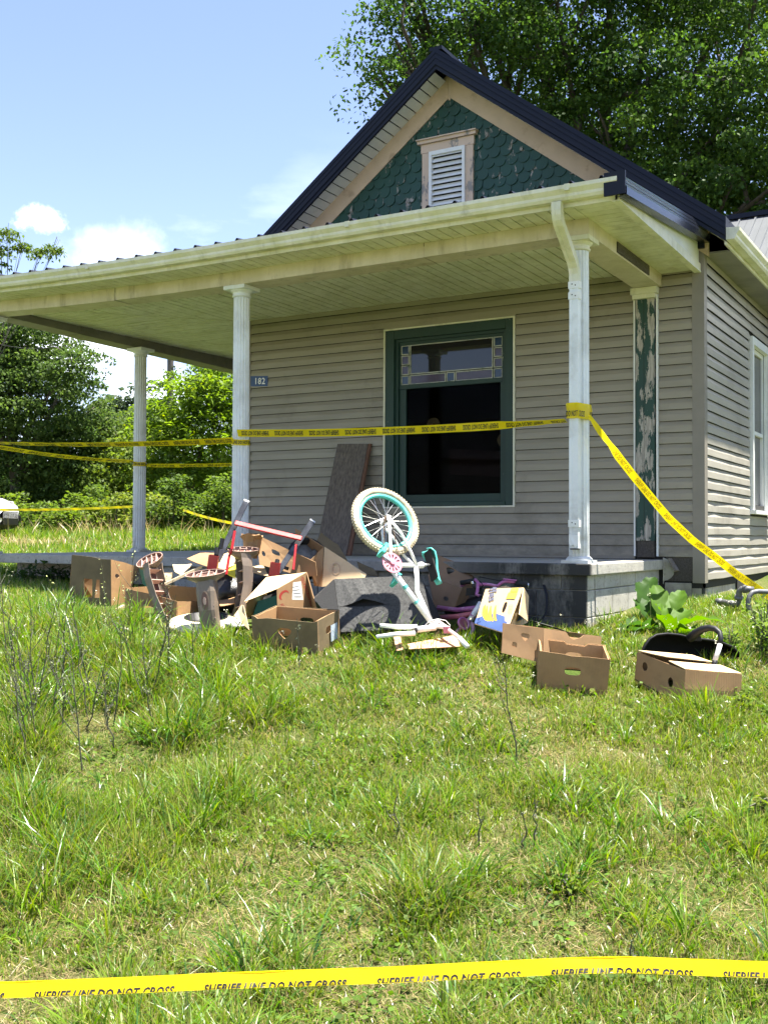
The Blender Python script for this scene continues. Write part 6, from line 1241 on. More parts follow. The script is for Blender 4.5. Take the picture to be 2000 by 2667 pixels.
sh = [((-17.123, 7.202, 0.674), (-17.127, 7.213, 0.151), 0.67, 0), ((-16.055, 7.127, 0.707), (-16.059, 7.140, 0.155), 0.60, 1), ((-15.012, 6.923, 0.735), (-15.017, 6.936, 0.158), 0.67, 0), ((-15.614, 8.072, 0.942), (-15.620, 8.089, 0.158), 0.80, 1), ((-15.359, 7.539, 0.455), (-15.361, 7.546, 0.158), 0.43, 2), ((-14.228, 7.380, 0.698), (-14.233, 7.392, 0.162), 0.73, 2), ((-14.824, 8.534, 0.815), (-14.829, 8.549, 0.162), 0.73, 0), ((-13.959, 8.342, 0.844), (-13.965, 8.357, 0.164), 0.80, 2), ((-13.157, 7.997, 0.909), (-13.163, 8.013, 0.167), 0.73, 1), ((-13.808, 9.130, 0.602), (-13.812, 9.140, 0.166), 0.56, 2), ((-12.968, 8.920, 0.764), (-12.973, 8.934, 0.169), 0.73, 0), ((-12.228, 8.532, 1.078), (-12.236, 8.552, 0.171), 0.73, 1), ((-12.904, 9.656, 0.606), (-12.908, 9.666, 0.170), 0.67, 2), ((-12.232, 9.346, 0.852), (-12.238, 9.361, 0.172), 0.93, 0)]
lab = ['low weedy bush left of the far tape end', 'low bush under the dark tree', 'leafy bush under the right of the dark tree', 'taller bush below the hedge tree', 'small round bush in the open field grass', 'pale bush left of the rear column', 'bush hidden by the rear column', 'bush just right of the rear column', 'bush below the sumac', 'pale bush with far tape hanging in it', 'bush left of the middle column', 'dark leafy bush at the middle column', 'pale low bush at the foot of the middle column', 'bush behind the middle column']

for i, (c, b, R, k) in enumerate(sh):
    cd, cl = [((.06, .10, .018), (.16, .23, .04)), ((.045, .085, .018), (.13, .19, .04)), ((.09, .13, .022), (.22, .27, .06))][k]
    R *= [1.0, .8, 1.15, .7, 1.3, .9][i % 6]; tree('field_bush', lab[i], [(c, R * .62), (tuple(Vector(c) + Vector((.35 * R, .1, -.3 * R))), R * .5), (tuple(Vector(c) - Vector((.45 * R, .1, .25 * R))), R * .5), (tuple(Vector(c) + Vector((.05, 0, .45 * R))), R * .35)], b, .085, 50, .30, 75, cd, cl, 60 + i, cat='bush', group='bushes along the field edge', trunk_r=.02, limbs=False, droop=.2, up=.8)

P = []
hr = [((-27.595, 14.627, 1.546), 1.729), ((-27.510, 15.836, 1.455), 1.596), ((-27.490, 17.000, 1.629), 1.729), ((-25.140, 16.054, 1.557), 1.596), ((-25.099, 17.234, 1.599), 1.463), ((-25.134, 18.373, 1.504), 1.33), ((-23.020, 17.290, 1.438), 1.33), ((-23.034, 18.434, 1.608), 1.463), ((-23.011, 19.599, 1.786), 1.729), ((-20.897, 18.517, 1.706), 1.729), ((-20.853, 19.698, 1.751), 1.729), ((-20.774, 20.903, 1.660), 1.729), ((-27.604, 14.650, 0.513), 1.064), ((-27.058, 16.124, 0.528), 1.064), ((-26.909, 17.365, 0.610), 1.064), ((-24.478, 16.467, 0.528), 1.064), ((-24.305, 17.724, 0.541), 1.064), ((-24.082, 19.010, 0.555), 1.064), ((-21.799, 18.024, 0.540), 1.064), ((-21.552, 19.324, 0.554), 1.064), ((-21.254, 20.654, 0.568), 1.064)]
for c, R in hr:
    u = R_.normal(0, 1, (int(2600 * R), 3)); u /= np.linalg.norm(u, axis=1, keepdims=True); P.append(np.array(c)[None] + u * (R * R_.random((len(u), 1)) ** .4) * np.array([1.3, 1.3, .9]))
P = np.concatenate(P); V, Q, cl = leaf_arrays(P, .15, np.array([[.035, .065, .018]]) * R_.uniform(.6, 2.2, (len(P), 1)), .4, .6, 77); reg(np_mesh('hedgerow', V, Q, M_leaf, None, cl), 'dark hedgerow closing off the field behind the trees', 'hedgerow', kind='stuff')
# ------------------------------------------------------------------ grass
def blades(X, Y, h, w, az, lean, curve, c0, c1, levels=4, zoff=0.0, gzv=None):
    n = len(X); Z = (gz(X, Y) if gzv is None else gzv) - .012 + zoff; d = np.stack([np.cos(az), np.sin(az), np.zeros(n)], 1); s = np.stack([-np.sin(az), np.cos(az), np.zeros(n)], 1)
    tw = R_.uniform(-1.2, 1.2, n); s = s * np.cos(tw)[:, None] + d * np.sin(tw)[:, None]
    P0 = np.stack([X, Y, Z], 1); V = np.zeros((n, levels, 2, 3)); Cc = np.zeros((n, levels, 2, 3)); pos = P0.copy(); prev = 0
    for k in range(levels):
        f = k / (levels - 1); ang = lean + curve * f; step = (h / (levels - 1) if k else 0)
        dirv = d * np.sin(ang)[:, None] + np.array([0, 0, 1.0])[None] * np.cos(ang)[:, None]
        if k: pos = pos + dirv * step[:, None]
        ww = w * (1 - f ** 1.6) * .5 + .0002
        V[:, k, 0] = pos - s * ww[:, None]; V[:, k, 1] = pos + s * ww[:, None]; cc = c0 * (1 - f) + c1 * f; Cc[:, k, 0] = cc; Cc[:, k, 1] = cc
    i = (np.arange(n) * levels * 2)[:, None] + (np.arange(levels - 1) * 2)[None]; i = i.ravel(); Q = np.stack([i, i + 1, i + 3, i + 2], 1)
    return V.reshape(-1, 3), Q, Cc.reshape(-1, 3)
def gather(parts):
    V = []; Q = []; C_ = []; o = 0
    for v, q, c in parts: V.append(v); Q.append(q + o); C_.append(c); o += len(v)
    return np.concatenate(V), np.concatenate(Q), np.concatenate(C_)
def field(t0, t1, dens, smin=None, smax=None, margin=.35):
    """random points in the view wedge between two distances"""
    n = int(dens * (t1 - t0) * ((smax - smin) if smax is not None else .74 * (t0 + t1) / 2 + 2 * margin)); t = R_.uniform(t0, t1, n); 
    s = R_.uniform(-1, 1, n) * (.37 * t + margin) if smax is None else R_.uniform(smin, smax, n)
    return 2.32 - .5026 * t + .8645 * s, -9.6 + .8645 * t + .5026 * s, t
PILE = np.array([(-4.180, -3.329), (-3.843, -3.306), (-3.093, -3.516), (-2.722, -3.392), (-2.318, -3.504), (-2.308, -3.291), (-1.950, -2.921), (-1.626, -2.802), (-1.273, -2.689), (-1.084, -2.441), (-0.832, -2.456), (-0.902, -1.623), (-2.022, -1.468), (-3.401, -1.807), (-5.190, -2.383)])
KEEP = [(-2.093, -3.528, 0.09), (-2.109, -3.422, 0.09), (-2.123, -3.333, 0.09), (-1.946, -3.506, 0.09), (-1.963, -3.399, 0.09), (-1.976, -3.310, 0.09), (-1.799, -3.483, 0.09), (-1.816, -3.376, 0.09), (-1.830, -3.287, 0.09), (-0.192, -3.188, 0.09), (-0.237, -3.087, 0.09), (-0.274, -3.003, 0.09), (-0.074, -3.137, 0.09), (-0.118, -3.035, 0.09), (-0.155, -2.951, 0.09), (0.044, -3.085, 0.09), (0.000, -2.984, 0.09), (-0.037, -2.899, 0.09), (-0.472, -2.892, 0.12), (-0.349, -2.786, 0.12), (-0.219, -2.698, 0.12), (0.474, -2.859, 0.12), (0.558, -2.718, 0.14), (0.701, -2.716, 0.14), (0.746, -2.494, 0.12), (0.336, -2.720, 0.10), (0.404, -2.957, 0.06), (0.512, -2.998, 0.06), (0.624, -2.979, 0.06), (0.728, -2.930, 0.06), (0.830, -2.871, 0.06), (0.265, -2.819, 0.06)]
def inside(X, Y, poly):
    r = np.zeros(len(X), bool); n = len(poly)
    for i in range(n):
        x1, y1 = poly[i]; x2, y2 = poly[(i + 1) % n]; c = ((y1 > Y) != (y2 > Y)) & (X < (x2 - x1) * (Y - y1) / (y2 - y1 + 1e-12) + x1); r ^= c
    return r
def allowed(X, Y):
    ok = ~((Y > -1.96) & (Y < 3.45) & (X > -7.08) & (X < -.36)) & ~((Y > -.02) & (X > -5.1) & (X < .0)) & ~((Y > 4.1) & (X > -1) & (X < 3.4))
    ok &= ~inside(X, Y, PILE)
    for (x, y, r) in KEEP: ok &= (X - x) ** 2 + (Y - y) ** 2 > r * r
    return ok
DRY = [(-2.576, -5.036, 0.22), (-2.144, -5.152, 0.25), (-1.813, -5.396, 0.28), (-1.697, -5.697, 0.26), (-1.803, -5.264, 0.22), (-0.199, -5.886, 0.25), (-0.247, -6.214, 0.30), (0.171, -4.278, 0.30), (0.807, -4.668, 0.45), (0.424, -5.340, 0.30), (1.335, -5.421, 0.35), (-0.559, -7.053, 0.30), (0.812, -5.668, 0.40), (0.493, -6.441, 0.30), (-0.384, -3.806, 0.20)]
TALL = [(-3.624, -4.067, 0.50), (-3.256, -3.668, 0.40), (-2.706, -5.238, 0.40), (-2.468, -3.867, 0.40), (-2.240, -4.575, 0.40), (-1.551, -4.508, 0.35), (-1.110, -6.173, 0.40), (-1.138, -6.547, 0.35), (-3.158, -4.787, 0.35), (-3.121, -4.363, 0.40), (-2.752, -4.274, 0.35), (-2.255, -4.273, 0.35), (-1.576, -6.076, 0.30), (-1.232, -5.933, 0.35), (-1.088, -5.757, 0.30), (-1.039, -5.453, 0.25), (-1.751, -4.888, 0.30), (-1.836, -4.329, 0.30), (-2.325, -5.591, 0.30), (0.294, -5.796, 0.25), (0.092, -6.548, 0.25), (0.752, -5.380, 0.15)]
def dryness(X, Y):
    d = np.clip((vnoise(X, Y, 1.5, 3) * .6 + vnoise(X, Y, 4.2, 4) * .4 - .50) * 3.2, 0, 1)
    for (x, y, r) in DRY: d = np.maximum(d, np.clip(1.25 * (1 - ((X - x) ** 2 + (Y - y) ** 2) / (r * r)), 0, 1) * 1.25)
    return np.clip(d, 0, 1.2)
def tallness(X, Y):
    d = np.clip((vnoise(X, Y, 2.1, 8) - .55) * 2.2, 0, .7)
    for (x, y, r) in TALL: d = np.maximum(d, np.clip(1.2 * (1 - ((X - x) ** 2 + (Y - y) ** 2) / (r * r)), 0, 1))
    return d
GREEN = np.array([[.092, .190, .013], [.126, .228, .017], [.178, .255, .025], [.052, .126, .016], [.215, .255, .042]]); STRAW = np.array([[.36, .29, .13], [.30, .235, .12], [.44, .36, .19], [.24, .17, .09]])
def lawn():
    LUSH = np.clip(1.0, 0, 1)
    parts = []
    for t0, t1, dens, lv in ((2.4, 4.6, 14500, 4), (4.6, 5.8, 13000, 3), (5.8, 7.2, 10500, 3), (7.2, 8.6, 8000, 3)):
        X, Y, t = field(t0, t1, dens); k = allowed(X, Y); X, Y = X[k], Y[k]; n = len(X); dr = dryness(X, Y); ta = tallness(X, Y); u = R_.random(n)
        cl = vnoise(X, Y, 9, 21); keepm = R_.random(n) < (.35 + .9 * cl) * (1 - .45 * np.clip(dr - .6, 0, 1)); X, Y, dr, ta, u, n = X[keepm], Y[keepm], dr[keepm], ta[keepm], u[keepm], keepm.sum()
        straw = u < (.05 + .34 * dr); h = R_.uniform(.040, .10, n) * (1 + 1.5 * ta) * (1 - .35 * np.clip(dr, 0, 1)); w = R_.uniform(.0030, .0058, n) * (1 + .15 * (t1 / 5)); lean = np.abs(R_.normal(.35, .35, n)); cur = R_.normal(.6, .5, n)
        lean[straw] = np.abs(R_.normal(1.05, .4, straw.sum())); hue = vnoise(X, Y, 1.1, 33)[:, None]
        c = GREEN[R_.integers(0, 5, n)] * (1 - hue * .5) + GREEN[2] * hue * .5; c[straw] = STRAW[R_.integers(0, 4, straw.sum())]; c *= R_.uniform(.75, 1.25, (n, 1)); c1 = c * np.array([1.25, 1.2, 1.1]); tip = R_.random(n) < .25; c1[tip] = STRAW[0] * .9
        parts.append(blades(X, Y, h, w, R_.uniform(0, 2 * np.pi, n), lean, cur, c * .5, c1 * 1.08, lv))  # blade bases darkened, tips brightened: shade and highlights painted into the colour
        # flat thatch lying on the soil
        X, Y, t = field(t0, t1, dens * .30); k = allowed(X, Y) & (R_.random(len(X)) < .10 + .8 * dryness(X, Y)); X, Y = X[k], Y[k]; n = len(X)
        c = STRAW[R_.integers(0, 4, n)] * R_.uniform(.6, 1.25, (n, 1)); parts.append(blades(X, Y, R_.uniform(.03, .09, n), R_.uniform(.0015, .003, n), R_.uniform(0, 2 * np.pi, n), R_.normal(1.35, .2, n), R_.normal(.2, .3, n), c, c * 1.1, 3, R_.uniform(.008, .03, n)))
        # broad-bladed clumps
        Xc, Yc, t = field(t0, t1, 105); tt = tallness(Xc, Yc); k = allowed(Xc, Yc) & (R_.random(len(Xc)) < .30 + tt); Xc, Yc, tt = Xc[k], Yc[k], tt[k]; m = R_.integers(8, 26, len(Xc)); id_ = np.repeat(np.arange(len(Xc)), m); n = len(id_)
        rad = R_.random(n) * .05; a = R_.uniform(0, 2 * np.pi, n); X, Y = Xc[id_] + rad * np.cos(a), Yc[id_] + rad * np.sin(a); hb = R_.uniform(.05, .12, len(Xc)) * (1 + 1.7 * tt); h = hb[id_] * R_.uniform(.55, 1.45, n)
        tint = R_.uniform(.7, 1.25, (len(Xc), 1))[id_]; c = (GREEN[R_.integers(0, 4, n)] * tint); bl = R_.random(len(Xc))[id_] < .3; c[bl] = c[bl] * np.array([.75, .95, 1.7]); ok = allowed(X, Y)
        v = blades(X, Y, h * ok, R_.uniform(.0065, .0125, n) * (t1 / 7 * .3 + .7), a + R_.normal(0, .5, n), np.abs(R_.normal(.3, .22, n)), R_.uniform(.3, 1.9, n), c * .5, c * np.array([1.3, 1.22, 1.15]), 5); parts.append(v)  # clumps get the same painted shade at the base and bright tip
    # grass beside the house and to the far left of the pile
    for t0, t1, s0, s1, dens in ((8.4, 11.2, -5.2, -1.2, 3600), (7.6, 9.6, 2.2, 4.2, 5000)):
        X, Y, t = field(t0, t1, dens, s0, s1); k = allowed(X, Y); X, Y = X[k], Y[k]; n = len(X); ta = tallness(X, Y); c = GREEN[R_.integers(0, 5, n)] * R_.uniform(.75, 1.25, (n, 1)); st = R_.random(n) < .12; c[st] = STRAW[R_.integers(0, 4, st.sum())]
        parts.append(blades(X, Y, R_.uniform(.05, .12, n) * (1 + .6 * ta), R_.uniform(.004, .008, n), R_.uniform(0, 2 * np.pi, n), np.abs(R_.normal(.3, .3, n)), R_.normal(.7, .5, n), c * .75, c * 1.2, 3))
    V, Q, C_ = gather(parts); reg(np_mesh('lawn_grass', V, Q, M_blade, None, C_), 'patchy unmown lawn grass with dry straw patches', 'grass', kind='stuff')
    # clover and plantain leaves
    X, Y, t = field(2.6, 8.4, 90); k = allowed(X, Y) & (vnoise(X, Y, 2.4, 55) > .58); X, Y = np.repeat(X[k], 5), np.repeat(Y[k], 5); n = len(X); X = X + R_.normal(0, .03, n); Y = Y + R_.normal(0, .03, n)
    P = np.stack([X, Y, gz(X, Y) + R_.uniform(.012, .055, n)], 1); c = np.array([[.085, .15, .022]]) * R_.uniform(.7, 1.5, (n, 1)); V, Q, cl = leaf_arrays(P, .028, c, .0, .75, 5, 1.2, .1); reg(np_mesh('clover', V, Q, M_leaf, None, cl), 'clover and small broad leaves among the lawn grass', 'clover', kind='stuff')
    # pale seed heads on thin stalks
    X, Y, t = field(5.4, 8.6, 6); k = allowed(X, Y); X, Y = X[k], Y[k]; n = len(X); h = R_.uniform(.10, .24, n); c = np.full((n, 3), (.20, .22, .09)); v1 = blades(X, Y, h, np.full(n, .0028), R_.uniform(0, 6.28, n), np.abs(R_.normal(.08, .12, n)), R_.normal(0, .25, n), c, c * 1.2, 3)
    tp = v1[0].reshape(n, 3, 2, 3)[:, 2].mean(1); P = np.repeat(tp, 7, 0) + R_.normal(0, .007, (n * 7, 3)); V, Q, cl = leaf_arrays(P, .010, np.full((n * 7, 3), (.62, .60, .46)), 0, .9, 6, .5); V, Q, C_ = gather([v1, (V, Q, cl)]); reg(np_mesh('seed_heads', V, Q, M_straw, None, C_), 'pale clover flowers and seed heads standing above the grass', 'seed heads', kind='stuff')
    # rough field behind the porch
    parts = []
    for t0, t1, dens, hh, ww in ((10.8, 15, 1000, .09, .012), (15, 20, 620, .10, .018), (20, 24, 420, .26, .02), (24, 36, 110, .40, .035)):
        tm = (t0 + t1) / 2; X, Y, t = field(t0, t1, dens, -.40 * tm - .5, -.10 * tm); k = allowed(X, Y); X, Y, t = X[k], Y[k], t[k]; n = len(X); dn = vnoise(X, Y, .45, 71) * .6 + vnoise(X, Y, 1.7, 72) * .4; st = R_.random(n) < np.clip((dn - .58) * 2.0 * (t / 22) ** 3, .02, .25)
        c = GREEN[R_.integers(1, 5, n)] * R_.uniform(.8, 1.3, (n, 1)); c[st] = STRAW[R_.integers(0, 3, st.sum())] * 1.1; h = hh * R_.uniform(.5, 1.4, n); h[st] *= 1.9
        parts.append(blades(X, Y, h, ww * R_.uniform(.6, 1.2, n), R_.uniform(0, 6.28, n), np.abs(R_.normal(.2, .2, n)), R_.normal(.5, .4, n), c * .8, c * 1.2, 3))
    V, Q, C_ = gather(parts); reg(np_mesh('field_grass', V, Q, M_blade, None, C_), 'rough sunlit field grass beyond the porch', 'grass', kind='stuff')
lawn()

# ------------------------------------------------------------------ weeds and plants picked out singly
def stalk_weed(label, base, top, nb, seed, col=(.045, .05, .025), r=.0042, spread=.16):
    rr = random.Random(seed); b, tp = Vector(base), Vector(top); L = (tp - b).length; t = empty('dry_weed', b); reg(t, label, 'weed', 'wiry weeds standing in the lawn')
    pts = [b.lerp(tp, k / 6) + Vector((rr.uniform(-.012, .012), rr.uniform(-.012, .012), 0)) * (k > 0) for k in range(7)]; m = MB(); m.tube(pts, [r * (1.15 - .8 * k / 6) for k in range(7)], 5)
    lv = []
    for q in range(nb):
        f = rr.uniform(.18, .85); p = b.lerp(tp, f); a = rr.uniform(0, 6.28); ln = L * rr.uniform(.18, .42) * (1.1 - f * .6); e = p + Vector((math.cos(a) * ln * .5, math.sin(a) * ln * .5, ln * .85)); m.tube([p, p.lerp(e, .5) + Vector((math.cos(a), math.sin(a), -.2)) * .012, e], [r * .6, r * .5, r * .25], 4)
        for z in range(5): lv.append(p.lerp(e, rr.uniform(.3, 1)) + Vector((rr.uniform(-1, 1), rr.uniform(-1, 1), rr.uniform(-1, 1))) * .006)
    for z in range(10): lv.append(b.lerp(tp, rr.uniform(.05, 1)))
    m.build('stem', M_stalk, t); P = np.array([tuple(q) for q in lv]); V, Q, cl = leaf_arrays(P, .016, np.array([col]) * R_.uniform(.8, 3.2, (len(P), 1)) + .03, .2, .5, seed, .3); reg(np_mesh('seeds', V, Q, M_straw, t, cl), kind='stuff')
M_stalk = pm('dark_stalk', (.045, .050, .028), (.08, .08, .05), 30, .8, .1)
stalk_weed('thickest dark stalks at the left edge', (-2.409, -5.364, -0.906), (-2.514, -5.495, -0.438), 5, 100)
stalk_weed('tall dark stalk at the left, straight and branching', (-2.499, -5.278, -0.873), (-2.476, -5.343, -0.123), 6, 101)
stalk_weed('dark stalk leaning right at the left edge', (-2.560, -5.210, -0.844), (-2.420, -5.205, -0.171), 5, 102)
stalk_weed('left stalk bending over the edge of frame', (-2.119, -5.667, -1.002), (-2.151, -5.763, -0.295), 4, 103)
stalk_weed('tall many-branched stalk over the dry patch', (-1.838, -5.549, -1.032), (-1.854, -5.637, -0.251), 7, 104)
stalk_weed('stalk leaning right above the dry patch', (-2.184, -5.186, -0.901), (-2.031, -5.168, -0.461), 5, 105)
stalk_weed('thin stalk between the left clumps', (-2.335, -5.286, -0.900), (-2.274, -5.323, -0.354), 4, 106)
stalk_weed('stalk leaning left, below the low wide carton', (-2.145, -4.761, -0.825), (-2.234, -4.886, -0.272), 6, 107)
stalk_weed('upright stalk below the leaning plastic leg', (-2.195, -4.675, -0.795), (-2.181, -4.741, -0.186), 6, 108)
stalk_weed('stalk leaning right, below the leaning plastic leg', (-2.161, -4.678, -0.803), (-2.032, -4.675, -0.299), 5, 109)
stalk_weed('slender stalk left of the cut-out carton', (-2.413, -4.917, -0.804), (-2.488, -5.038, -0.113), 5, 110)
stalk_weed('lone tall dark stalk in the lawn below the heart-holed carton', (0.067, -4.315, -0.996), (0.027, -4.412, -0.412), 5, 111)
stalk_weed('short dead stub in the middle of the lawn', (-0.063, -5.369, -1.183), (-0.045, -5.424, -0.904), 1, 112)
stalk_weed('short dead stub right of the lawn middle', (0.272, -5.220, -1.187), (0.295, -5.271, -0.969), 1, 113)
stalk_weed('forked dead stub right of the two stubs', (0.511, -5.163, -1.183), (0.535, -5.213, -0.943), 2, 114)
stalk_weed('thin dead stub beside the forked stub', (0.463, -5.156, -1.184), (0.479, -5.209, -1.001), 1, 115)
stalk_weed('thin stalk left of the cream lid', (-2.205, -4.256, -0.702), (-2.158, -4.298, -0.280), 3, 116)
stalk_weed('pale stalk at the left rising before the porch', (-2.990, -4.620, -0.666), (-2.969, -4.682, -0.066), 4, 117, (.20, .22, .08), .0026)
stalk_weed('tall pale weed crossing in front of the leaning plastic leg', (-2.851, -4.171, -0.599), (-2.764, -4.200, 0.183), 7, 118, (.20, .22, .08), .0026)
stalk_weed('pale weed in front of the cut-out carton', (-2.999, -4.165, -0.582), (-3.021, -4.253, 0.051), 6, 119, (.20, .22, .08), .0026)
stalk_weed('dark twig sticking up at the nearest tape', (1.194, -5.953, -1.336), (1.214, -6.005, -1.146), 2, 120)
stalk_weed('thin stalk before the heart-holed front carton', (-1.654, -3.844, -0.660), (-1.644, -3.905, -0.332), 2, 121)
stalk_weed('thin wiry stalk in the weedy tall grass at the left', (-2.100, -5.057, -0.892), (-2.023, -5.064, -0.273), 3, 400)
stalk_weed('thin wiry stalk in the weedy tall grass at the left', (-1.889, -4.969, -0.906), (-1.909, -5.023, -0.600), 4, 401)
stalk_weed('thin wiry stalk in the weedy tall grass at the left', (-2.814, -5.081, -0.784), (-2.831, -5.140, -0.279), 4, 402)
stalk_weed('thin wiry stalk in the weedy tall grass at the left', (-3.268, -4.828, -0.683), (-3.281, -4.889, 0.003), 6, 403)
stalk_weed('thin wiry stalk in the weedy tall grass at the left', (-2.418, -5.369, -0.906), (-2.450, -5.436, -0.411), 4, 404)
stalk_weed('thin wiry stalk in the weedy tall grass at the left', (-2.244, -5.555, -0.958), (-2.295, -5.634, -0.431), 4, 405)
stalk_weed('thin wiry stalk in the weedy tall grass at the left', (-2.360, -4.403, -0.716), (-2.248, -4.387, -0.185), 4, 406)
stalk_weed('thin wiry stalk in the weedy tall grass at the left', (-2.203, -5.532, -0.956), (-2.223, -5.594, -0.366), 6, 407)
stalk_weed('thin wiry stalk in the weedy tall grass at the left', (-2.780, -4.855, -0.741), (-2.816, -4.920, -0.373), 3, 408)
stalk_weed('thin wiry stalk in the weedy tall grass at the left', (-2.255, -5.297, -0.914), (-2.214, -5.321, -0.427), 5, 409)
stalk_weed('thin wiry stalk in the weedy tall grass at the left', (-3.033, -4.955, -0.744), (-3.040, -5.010, -0.164), 4, 410)
stalk_weed('thin wiry stalk in the weedy tall grass at the left', (-2.253, -5.100, -0.877), (-2.301, -5.180, -0.244), 3, 411)
stalk_weed('thin wiry stalk in the weedy tall grass at the left', (-2.205, -4.451, -0.744), (-2.198, -4.496, -0.219), 6, 412)
stalk_weed('thin wiry stalk in the weedy tall grass at the left', (-2.460, -5.060, -0.825), (-2.520, -5.138, -0.512), 4, 413)
stalk_weed('thin wiry stalk in the weedy tall grass at the left', (-1.891, -5.269, -0.960), (-1.928, -5.335, -0.603), 6, 414)
stalk_weed('thin wiry stalk in the weedy tall grass at the left', (-2.745, -4.823, -0.738), (-2.712, -4.855, -0.130), 3, 415)
stalk_weed('thin wiry stalk in the weedy tall grass at the left', (-2.085, -5.118, -0.904), (-2.083, -5.161, -0.516), 6, 416)
stalk_weed('thin wiry stalk in the weedy tall grass at the left', (-2.558, -4.058, -0.630), (-2.565, -4.112, -0.040), 4, 417)
def grow_leaf(name, base, dirv, length, width, parent, mat, seed, droop=.5, wav=.10, col=None):
    rr = random.Random(seed); d = Vector(dirv).normalized(); s = d.cross(Vector((0, 0, 1))).normalized(); nl, nw = 9, 7; V = []; ph = rr.uniform(0, 6)
    for i in range(nl):
        f = i / (nl - 1); c = Vector(base) + d * length * f - Vector((0, 0, 1)) * length * droop * f * f; w = width * math.sin(math.pi * min(1, f * .86 + .10)) ** .75 * (1 - .55 * f)
        for j in range(nw):
            g = (j / (nw - 1) - .5) * 2; edge = 1 + .10 * math.sin(f * 26 + ph) * abs(g); V.append(c + s * w * g * edge + Vector((0, 0, 1)) * (abs(g) ** 1.4 * w * .45 + abs(g) * w * wav * 2.4 * math.sin(f * 17 + ph + g)))
    F = [(i * nw + j, i * nw + j + 1, (i + 1) * nw + j + 1, (i + 1) * nw + j) for i in range(nl - 1) for j in range(nw - 1)]
    me = bpy.data.meshes.new(name); me.from_pydata([tuple(v) for v in V], [], F); me.update(); at = me.color_attributes.new('tint', 'FLOAT_COLOR', 'POINT'); c0 = col or (.07, .14, .022)
    at.data.foreach_set('color', np.tile(np.array(list(c0) + [1], np.float32), len(V))); return link(name, me, mat, parent, True)
def burdock():
    b = Vector((0.152, -1.523, -0.466)); t = empty('burdock_plant', b); reg(t, 'big-leaved burdock plant growing beside the porch corner', 'plant'); m = MB(); rr = random.Random(3)
    tips = [((0.043, -1.476, -0.387), (-0.040, -1.357, -0.159), 0.07, 1), ((0.142, -1.592, -0.376), (0.153, -1.359, -0.228), 0.05, 1), ((0.193, -1.622, -0.343), (0.198, -1.507, -0.191), 0.06, 1), ((0.170, -1.748, -0.435), (0.075, -1.750, -0.284), 0.075, 1), ((0.231, -1.713, -0.435), (0.267, -1.579, -0.337), 0.075, 1), ((0.283, -1.856, -0.442), (0.587, -2.028, -0.385), 0.055, 1), ((-0.013, -1.507, -0.445), (-0.170, -1.429, -0.279), 0.1, 0), ((-0.081, -1.374, -0.398), (-0.186, -1.327, -0.134), 0.09, 0), ((0.030, -1.655, -0.491), (-0.088, -1.840, -0.455), 0.1, 0), ((0.196, -1.790, -0.487), (0.164, -1.927, -0.355), 0.07, 1), ((0.280, -1.740, -0.501), (0.405, -2.016, -0.447), 0.06, 1), ((0.019, -1.718, -0.515), (-0.107, -1.965, -0.503), 0.09, 0), ((-0.135, -1.293, -0.284), (-0.110, -1.168, -0.107), 0.07, 0)]
    for i, (p, e, w, lit) in enumerate(tips):
        p, e = Vector(p), Vector(e); d = e - p; L = d.length; m.tube([b + Vector((rr.uniform(-.04, .04), rr.uniform(-.04, .04), -.03)), b.lerp(p, .6) + Vector((0, 0, .03)), p], [.011, .009, .006], 6); grow_leaf('leaf', p, d + Vector((0, 0, .3 * L)), L * 1.3, w * 1.45, t, M_leaf, i, .3, col=(.085, .165, .020) if lit else (.045, .10, .02))
    m.build('stems', pm('burdock_stem', (.10, .15, .05), None, 9, .6, .1), t)
burdock()
def leafy_weed(name, label, base, h, w, n, seed, ls=.045, cd=(.08, .14, .025), cl=(.19, .26, .06), cat='weed'):
    rr = random.Random(seed); b = Vector(base); t = empty(name, b); reg(t, label, cat, 'weeds by the walls'); m = MB(); P = []
    for q in range(n):
        a = rr.uniform(0, 6.28); e = b + Vector((math.cos(a) * w * rr.uniform(.1, 1), math.sin(a) * w * rr.uniform(.1, 1), h * rr.uniform(.5, 1))); m.tube([b + Vector((rr.uniform(-.03, .03), rr.uniform(-.03, .03), -.03)), b.lerp(e, .5) + Vector((0, 0, .04)), e], [.005, .004, .002], 4)
        for z in range(16): P.append(b.lerp(e, rr.uniform(.15, 1)) + Vector((rr.uniform(-1, 1), rr.uniform(-1, 1), rr.uniform(-.6, .6))) * .045)
    m.build('stems', M_stalk, t); P = np.array([tuple(q) for q in P]); f = R_.random((len(P), 1)); V, Q, c = leaf_arrays(P, ls, np.array([cd]) * (1 - f) + np.array([cl]) * f, .15, .5, seed, .7); np_mesh('leaves', V, Q, M_leaf, t, c)
leafy_weed('leafy_weed', 'bushy weed at the foot of the gas pipes', (0.682, -2.025, -0.591), 0.22, 0.12, 7, 300)
leafy_weed('leafy_weed', 'tall leafy weed right of the gas riser', (0.858, -1.888, -0.594), 0.42, 0.14, 10, 301)
leafy_weed('leafy_weed', 'leafy weed at the right edge below the pipes', (0.955, -2.004, -0.629), 0.5, 0.2, 12, 302)
leafy_weed('leafy_weed', 'low weed under the slab at the far left', (-6.260, -2.077, -0.291), 0.22, 0.25, 12, 303, .06, (.02, .05, .012), (.05, .09, .02))
leafy_weed('leafy_weed', 'low weed under the slab left of the cut-out carton', (-5.943, -1.916, -0.296), 0.2, 0.22, 12, 304, .06, (.02, .05, .012), (.05, .09, .02))
leafy_weed('leafy_weed', 'low weed under the slab edge by the cut-out carton', (-5.860, -1.659, -0.295), 0.2, 0.2, 10, 305, .06, (.02, .05, .012), (.05, .09, .02))
